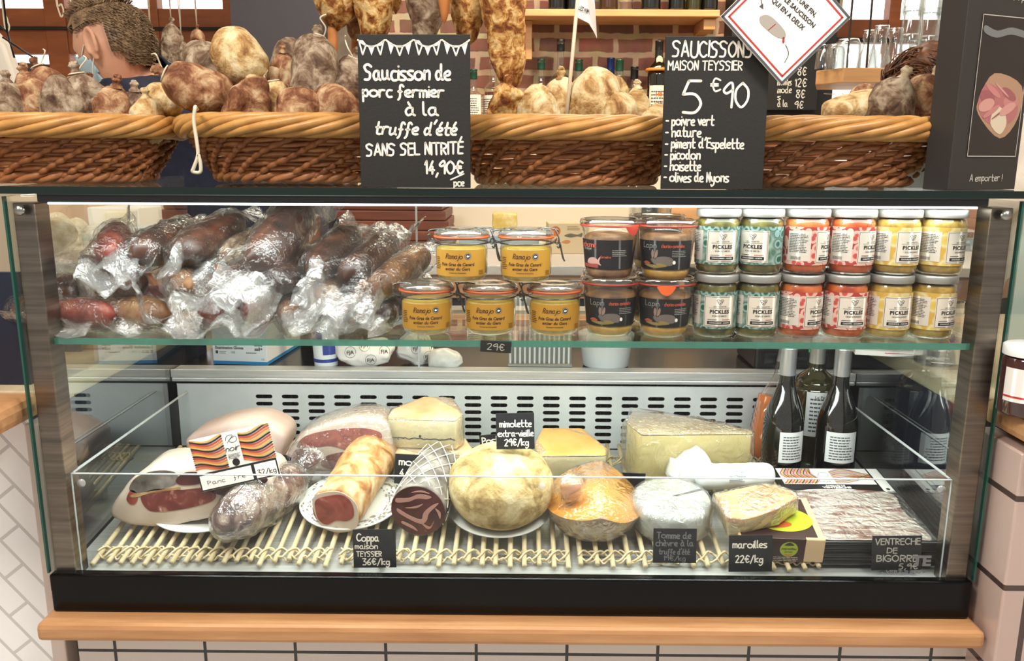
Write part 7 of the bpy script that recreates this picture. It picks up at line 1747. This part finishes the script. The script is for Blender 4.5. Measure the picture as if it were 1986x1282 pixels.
def person(name, label, H, Rm, neck, body, radii, edges, hair_mat, hair_len, seed, hair_low, dirs, shirt, shirt_mat, hands, hair_n=7500, thick=1.0):
    """H head centre, Rm 3x3 head frame; body = joints of one continuous skinned body"""
    root = thing(name, label, 'person', (body['pelvis'][0], body['pelvis'][1], 0))
    inv = T(*root.location).inverted()
    M4 = Rm.to_4x4(); M4.translation = H
    hd = MB().add(head_vf(), M4).add(ear_vf(1), M4).add(ear_vf(-1), M4).build('h', None)
    names = list(body); sk = skin([tuple(body[k]) + (radii[k],) for k in names], [(names.index(a), names.index(b)) for a, b in edges], 2, names.index('pelvis'))
    objs = [hd, sk]
    for hp, hdir, hs in hands:          # palm and five separate fingers
        d = Vector(hdir).normalized(); side = d.cross(Vector((0, 0, 1))).normalized() * hs; dn = d.cross(side).normalized()
        if dn.z > 0: dn = -dn
        P = Vector(hp)
        objs.append(skin([tuple(P) + (.026, .018), tuple(P + d * .045) + (.036, .015), tuple(P + d * .085) + (.038, .012)], [(0, 1), (1, 2)], 2))
        for k, (o_, L_) in enumerate(((-.030, .062), (-.010, .074), (.010, .070), (.029, .054))):
            b = P + d * .085 + side * o_; q = [b - d * .02, b + d * L_ * .4 + dn * .003, b + d * L_ * .72 + dn * .014, b + d * L_ * .9 + dn * .030]
            objs.append(skin([tuple(c) + (r,) for c, r in zip(q, (.010, .0092, .0086, .0078))], [(0, 1), (1, 2), (2, 3)], 2))
        b = P + d * .025 - side * .030; q = [b, b + d * .028 - side * .022 + dn * .006, b + d * .055 - side * .026 + dn * .016]
        objs.append(skin([tuple(c) + (r,) for c, r in zip(q, (.013, .0105, .009))], [(0, 1), (1, 2)], 2))
    bo = remesh(objs, 'body', skin_m, .0045, root, smooth_it=2); bo.matrix_parent_inverse = inv
    # hair: a cap hugging the skull plus many fine locks
    rng = random.Random(seed); v, f = head_vf(); keep = []
    low = hair_low
    ok = lambda p: p[2] > low(p[0]) and not (abs(p[1]) > .050 and -.034 < p[0] < .034 and p[2] < .046)
    nv = v.copy(); L0 = np.linalg.norm(v, axis=1)
    for i, p in enumerate(v): nv[i] = p * (1 + (.012 + .006 * mnoise.noise(Vector(p) * 45)) / max(.06, L0[i]))
    keep = [q for q in f if all(ok(v[k]) for k in q)]
    cap = MB().add((nv, keep), M4).build('hair', hair_mat, root); cap.matrix_parent_inverse = inv
    m = MB(); cnt = 0
    while cnt < hair_n:
        i = rng.randrange(len(v)); p = v[i]
        if not ok(p) or rng.random() < .2: continue
        Ln0 = .8 if p[2] < .03 or (abs(p[1]) > .045 and p[2] < .085) else 1.0
        n = Vector(p).normalized(); fl = Vector(dirs(p)).normalized(); Ln = hair_len * Ln0 * rng.uniform(.6, 1.2)
        b = Vector(nv[i]) - n * .003; jit = Vector((rng.uniform(-1, 1), rng.uniform(-1, 1), rng.uniform(-1, 1))) * .42
        q = [b, b + (n * .6 + fl + jit * .6) * Ln * .35, b + (n * .5 + fl * 1.8 + jit) * Ln * .36, b + (n * .3 + fl * 2.4 + jit * 1.6) * Ln * .33]
        m.add(tube(q, [.0009 * thick, .0011 * thick, .0009 * thick, .0004], 3)); cnt += 1
    lk = MB().add((np.vstack(m.v), m.f), M4).build('hair_locks', hair_mat, root, kind='stuff'); lk.matrix_parent_inverse = inv
    # clothing, grown over the same joints
    for nm, keys, grow, ed, mt in shirt:
        s_ = skin([tuple(body[k]) + (radii[k] + grow,) for k in keys], [(keys.index(a), keys.index(b)) for a, b in ed], 2, 0)
        so = remesh([s_], nm, mt, .011, root, smooth_it=3); so.matrix_parent_inverse = inv
        me = so.data; vv = np.array([q.co[:] for q in me.vertices]); vv, _ = lump((vv, []), .010, 9, seed); vv, _ = lump((vv, []), .004, 26, seed)
        me.vertices.foreach_set('co', vv.ravel()); me.update()
    return root, M4, inv
def frame_from(face, crown):
    x = Vector(face).normalized(); z = Vector(crown); z = (z - x * z.dot(x)).normalized(); y = z.cross(x)
    return Matrix((x, y, z)).transposed()
# --- man bending over at the left, seen from behind his left ear
PY = 2.24
Hc = D(217, 94, PY); Hc = Vector(Hc)
Rm = frame_from((-.94, .16, -.32), (-.32, .06, .94))
nb = D(268, 150, PY + .03)
bd = {'pelvis': (-.68, 2.27, .97), 'waist': (-.75, 2.27, 1.18), 'chest': (-.90, 2.26, 1.45), 'neckbase': (nb.x + .02, PY + .03, nb.z - .03), 'neck': tuple(Hc + Rm @ Vector((-.045, 0, -.075))),
      'shl': tuple(D(238, 196, 2.10)), 'ell': (-1.06, 2.12, 1.20), 'wrl': (-1.14, 2.30, 1.075), 'shr': (-.86, 2.42, 1.50), 'elr': (-1.00, 2.48, 1.20), 'wrr': (-1.12, 2.47, 1.075),
      'hipl': (-.66, 2.18, .92), 'knl': (-.64, 2.17, .50), 'anl': (-.62, 2.18, .09), 'tol': (-.72, 2.21, .04), 'hipr': (-.66, 2.36, .92), 'knr': (-.64, 2.37, .50), 'anr': (-.62, 2.37, .09), 'tor': (-.72, 2.40, .04)}
rd = {'pelvis': .125, 'waist': .120, 'chest': .135, 'neckbase': .068, 'neck': .056, 'shl': .068, 'ell': .044, 'wrl': .030, 'shr': .068, 'elr': .044, 'wrr': .030, 'hipl': .085, 'knl': .058, 'anl': .042, 'tol': .035, 'hipr': .085, 'knr': .058, 'anr': .042, 'tor': .035}
ed = [('pelvis', 'waist'), ('waist', 'chest'), ('chest', 'neckbase'), ('neckbase', 'neck'), ('chest', 'shl'), ('shl', 'ell'), ('ell', 'wrl'), ('chest', 'shr'), ('shr', 'elr'), ('elr', 'wrr'), ('pelvis', 'hipl'), ('hipl', 'knl'), ('knl', 'anl'), ('anl', 'tol'), ('pelvis', 'hipr'), ('hipr', 'knr'), ('knr', 'anr'), ('anr', 'tor')]
navyc = RM('navy_cotton', [(.3, '#171a2b'), (.7, '#22263a')], 30, 4, .9, bump=(200, .2), rnd=False)
hairm = RM('light_brown_hair', [(.3, '#5d4935'), (.5, '#82694f'), (.7, '#a38a6c')], 55, 3, .5, stretch=(1, 1, .4), rnd=False)
man, M4, inv = person('person', 'person with short light brown hair and a blue face mask in a navy shirt', Hc, Rm, None, bd, rd, ed, hairm, .022, 5,
    lambda x: -.062 if x < -.05 else (-.03 if x < -.022 else (.036 if x < .04 else (.058 if x < .07 else .072))), lambda p: (.30 if p[2] > .085 else -.75, p[1] * 1.5, -.45 if p[2] < .08 else .25), (), None,
    [((-1.14, 2.30, 1.075), (-.3, .9, -.15), 1), ((-1.12, 2.47, 1.075), (-.4, .85, -.15), -1)])
CL = (('shirt', ['pelvis', 'waist', 'chest', 'neckbase', 'shl', 'ell', 'shr', 'elr'], .014, [('pelvis', 'waist'), ('waist', 'chest'), ('chest', 'neckbase'), ('chest', 'shl'), ('shl', 'ell'), ('chest', 'shr'), ('shr', 'elr')], navyc),
      ('trousers', ['pelvis', 'hipl', 'knl', 'anl', 'hipr', 'knr', 'anr'], .016, [('pelvis', 'hipl'), ('hipl', 'knl'), ('knl', 'anl'), ('pelvis', 'hipr'), ('hipr', 'knr'), ('knr', 'anr')], PM('dark_trousers', '#1a1b22', .9)))
def dress(root, inv, body, radii, cl, seed):
    for nm, keys, grow, ed_, mt in cl:
        s_ = skin([tuple(body[k]) + (radii[k] + grow,) for k in keys], [(keys.index(a), keys.index(b)) for a, b in ed_], 2, 0)
        so = remesh([s_], nm, mt, .011, root, smooth_it=3); so.matrix_parent_inverse = inv
        me = so.data; vv = np.array([q.co[:] for q in me.vertices]); vv, _ = lump((vv, []), .010, 9, seed); vv, _ = lump((vv, []), .004, 26, seed)
        me.vertices.foreach_set('co', vv.ravel()); me.update()
def hpart(root, inv, name, mb, mat):
    o = mb.build(name, mat, root); o.matrix_parent_inverse = inv; return o
bds = dict(bd); rds = dict(rd); bds['collarbase'] = tuple(Vector(bd['neckbase']).lerp(Vector(bd['neck']), .38)); rds['neckbase'] = .098; rds['collarbase'] = .064
CL = ((CL[0][0], CL[0][1] + ['collarbase'], CL[0][2], CL[0][3] + [('neckbase', 'collarbase')], CL[0][4]), CL[1])
dress(man, inv, bds, rds, CL, 3)
# collar with a pale line, round the neck
nbv = Vector(bd['neckbase']); ndir = (Vector(bd['neck']) - nbv).normalized(); q = ndir.to_track_quat('Z', 'Y').to_matrix().to_4x4(); q.translation = nbv
hpart(man, inv, 'collar', MB().add(lump(lathe([(.080, -.02), (.078, .035), (.074, .050), (.078, .052), (.084, .048), (.094, .0), (.098, -.02)], 40), .004, 14), q), navyc)
hpart(man, inv, 'collar_line', MB().add(lathe([(.0938, .018), (.0950, .018), (.0938, .024), (.0925, .024)], 40), q), PM('grey_piping', '#8f98a6', .7))
# face mask and its ear loops
v, f = head_vf(); keepf = [k for k in f if all(v[i][0] > .014 and -.112 < v[i][2] < .004 - .42 * max(0, .075 - v[i][0]) for i in k)]
mk = MB().add((v * 1.03 + np.array([.006, 0, 0]), keepf), M4); mask = hpart(man, inv, 'face_mask', mk, PM('mask_blue', '#a8c4cf', .8))
sd_ = mask.modifiers.new('t', 'SOLIDIFY'); sd_.thickness = .002
for s in (1, -1):
    for z0, z1 in ((-.012, .028), (-.078, -.022)):
        st_ = MB().add(tube(smoothline([(.045, s * (.068 if z0 > -.05 else .058), z0), (.02, s * .0785, (z0 + z1) / 2), (-.006, s * .086, z1)], 5), .0016, 6), M4)
        hpart(man, inv, 'mask_loop', st_, PM('mask_cord', '#dfe3e2', .8))
# --- second person, brown hair, bent behind the fourth basket
PY2 = 2.26
Hc2 = D(1818, 172, PY2); Rm2 = frame_from((-.62, .25, -.74), (-.62, -.12, .70))
n2 = D(1888, 225, PY2)
off = Vector((Hc2.x + .30, PY2 + .02, 0))
bd2 = {'pelvis': (off.x + .02, off.y, .97), 'waist': (off.x, off.y, 1.10), 'chest': (off.x - .06, off.y, 1.31), 'neckbase': (n2.x + .01, off.y, n2.z - .0), 'neck': tuple(Hc2 + Rm2 @ Vector((-.045, 0, -.075))),
       'shl': (off.x - .09, off.y - .15, 1.37), 'ell': (off.x - .22, off.y - .14, 1.20), 'wrl': (off.x - .30, off.y + .10, 1.085), 'shr': (off.x - .07, off.y + .14, 1.37), 'elr': (off.x - .20, off.y + .18, 1.20), 'wrr': (off.x - .28, off.y + .22, 1.085),
       'hipl': (off.x + .02, off.y - .085, .92), 'knl': (off.x + .03, off.y - .085, .50), 'anl': (off.x + .04, off.y - .085, .09), 'tol': (off.x - .06, off.y - .06, .04), 'hipr': (off.x + .02, off.y + .085, .92), 'knr': (off.x + .03, off.y + .085, .50), 'anr': (off.x + .04, off.y + .085, .09), 'tor': (off.x - .06, off.y + .11, .04)}
rd2 = {k: r * .93 for k, r in rd.items()}
hairb = RM('dark_brown_hair', [(.3, '#3b2216'), (.5, '#5a3620'), (.7, '#7d5234')], 45, 3, .45, stretch=(1, 1, .4), rnd=False)
wom, M42, inv2 = person('person', 'person with long brown hair bending down behind the fourth basket', Hc2, Rm2, None, bd2, rd2, ed, hairb, .10, 9,
    lambda x: -.095 + (.14 if x > .05 else 0), lambda p: (.10, p[1] * 3, -1), (), None, [((off.x - .30, off.y + .10, 1.085), (-.3, .9, -.1), 1), ((off.x - .28, off.y + .22, 1.085), (-.4, .85, -.1), -1)])
CL2 = (('blouse', CL[0][1][:-1], CL[0][2], CL[0][3][:-1]) + (RM('cream_cotton', [(.3, '#d6cdbf'), (.7, '#e3dccf')], 20, 4, .9, rnd=False),), CL[1])
dress(wom, inv2, bd2, rd2, CL2, 8)
# long hair hanging forward over the left side of the head
m = MB(); rng = random.Random(12)
for k in range(900):
    a_ = rng.uniform(-1.4, 1.4); u = rng.uniform(-.06, .06); b = Vector((.02 + u, .07 * math.sin(a_), .10 * math.cos(a_)))
    e = D(rng.uniform(1712, 1745), rng.uniform(138, 190), PY2 + rng.uniform(-.06, .06)); w0 = M42 @ (b * 1.12); mid = w0.lerp(e, .55) + Vector((0, rng.uniform(-.02, .02), .025))
    m.add(tube(smoothline([w0, mid, e], 4), [.0022] * 4 + [.002] * 4 + [.0006], 3))
hpart(wom, inv2, 'long_hair', m, hairb)
for c in wom.children:
    if c.name.startswith('long_hair'): c['kind'] = 'stuff'
# ------------------------------------------------------------------ done
bpy.context.view_layer.update()
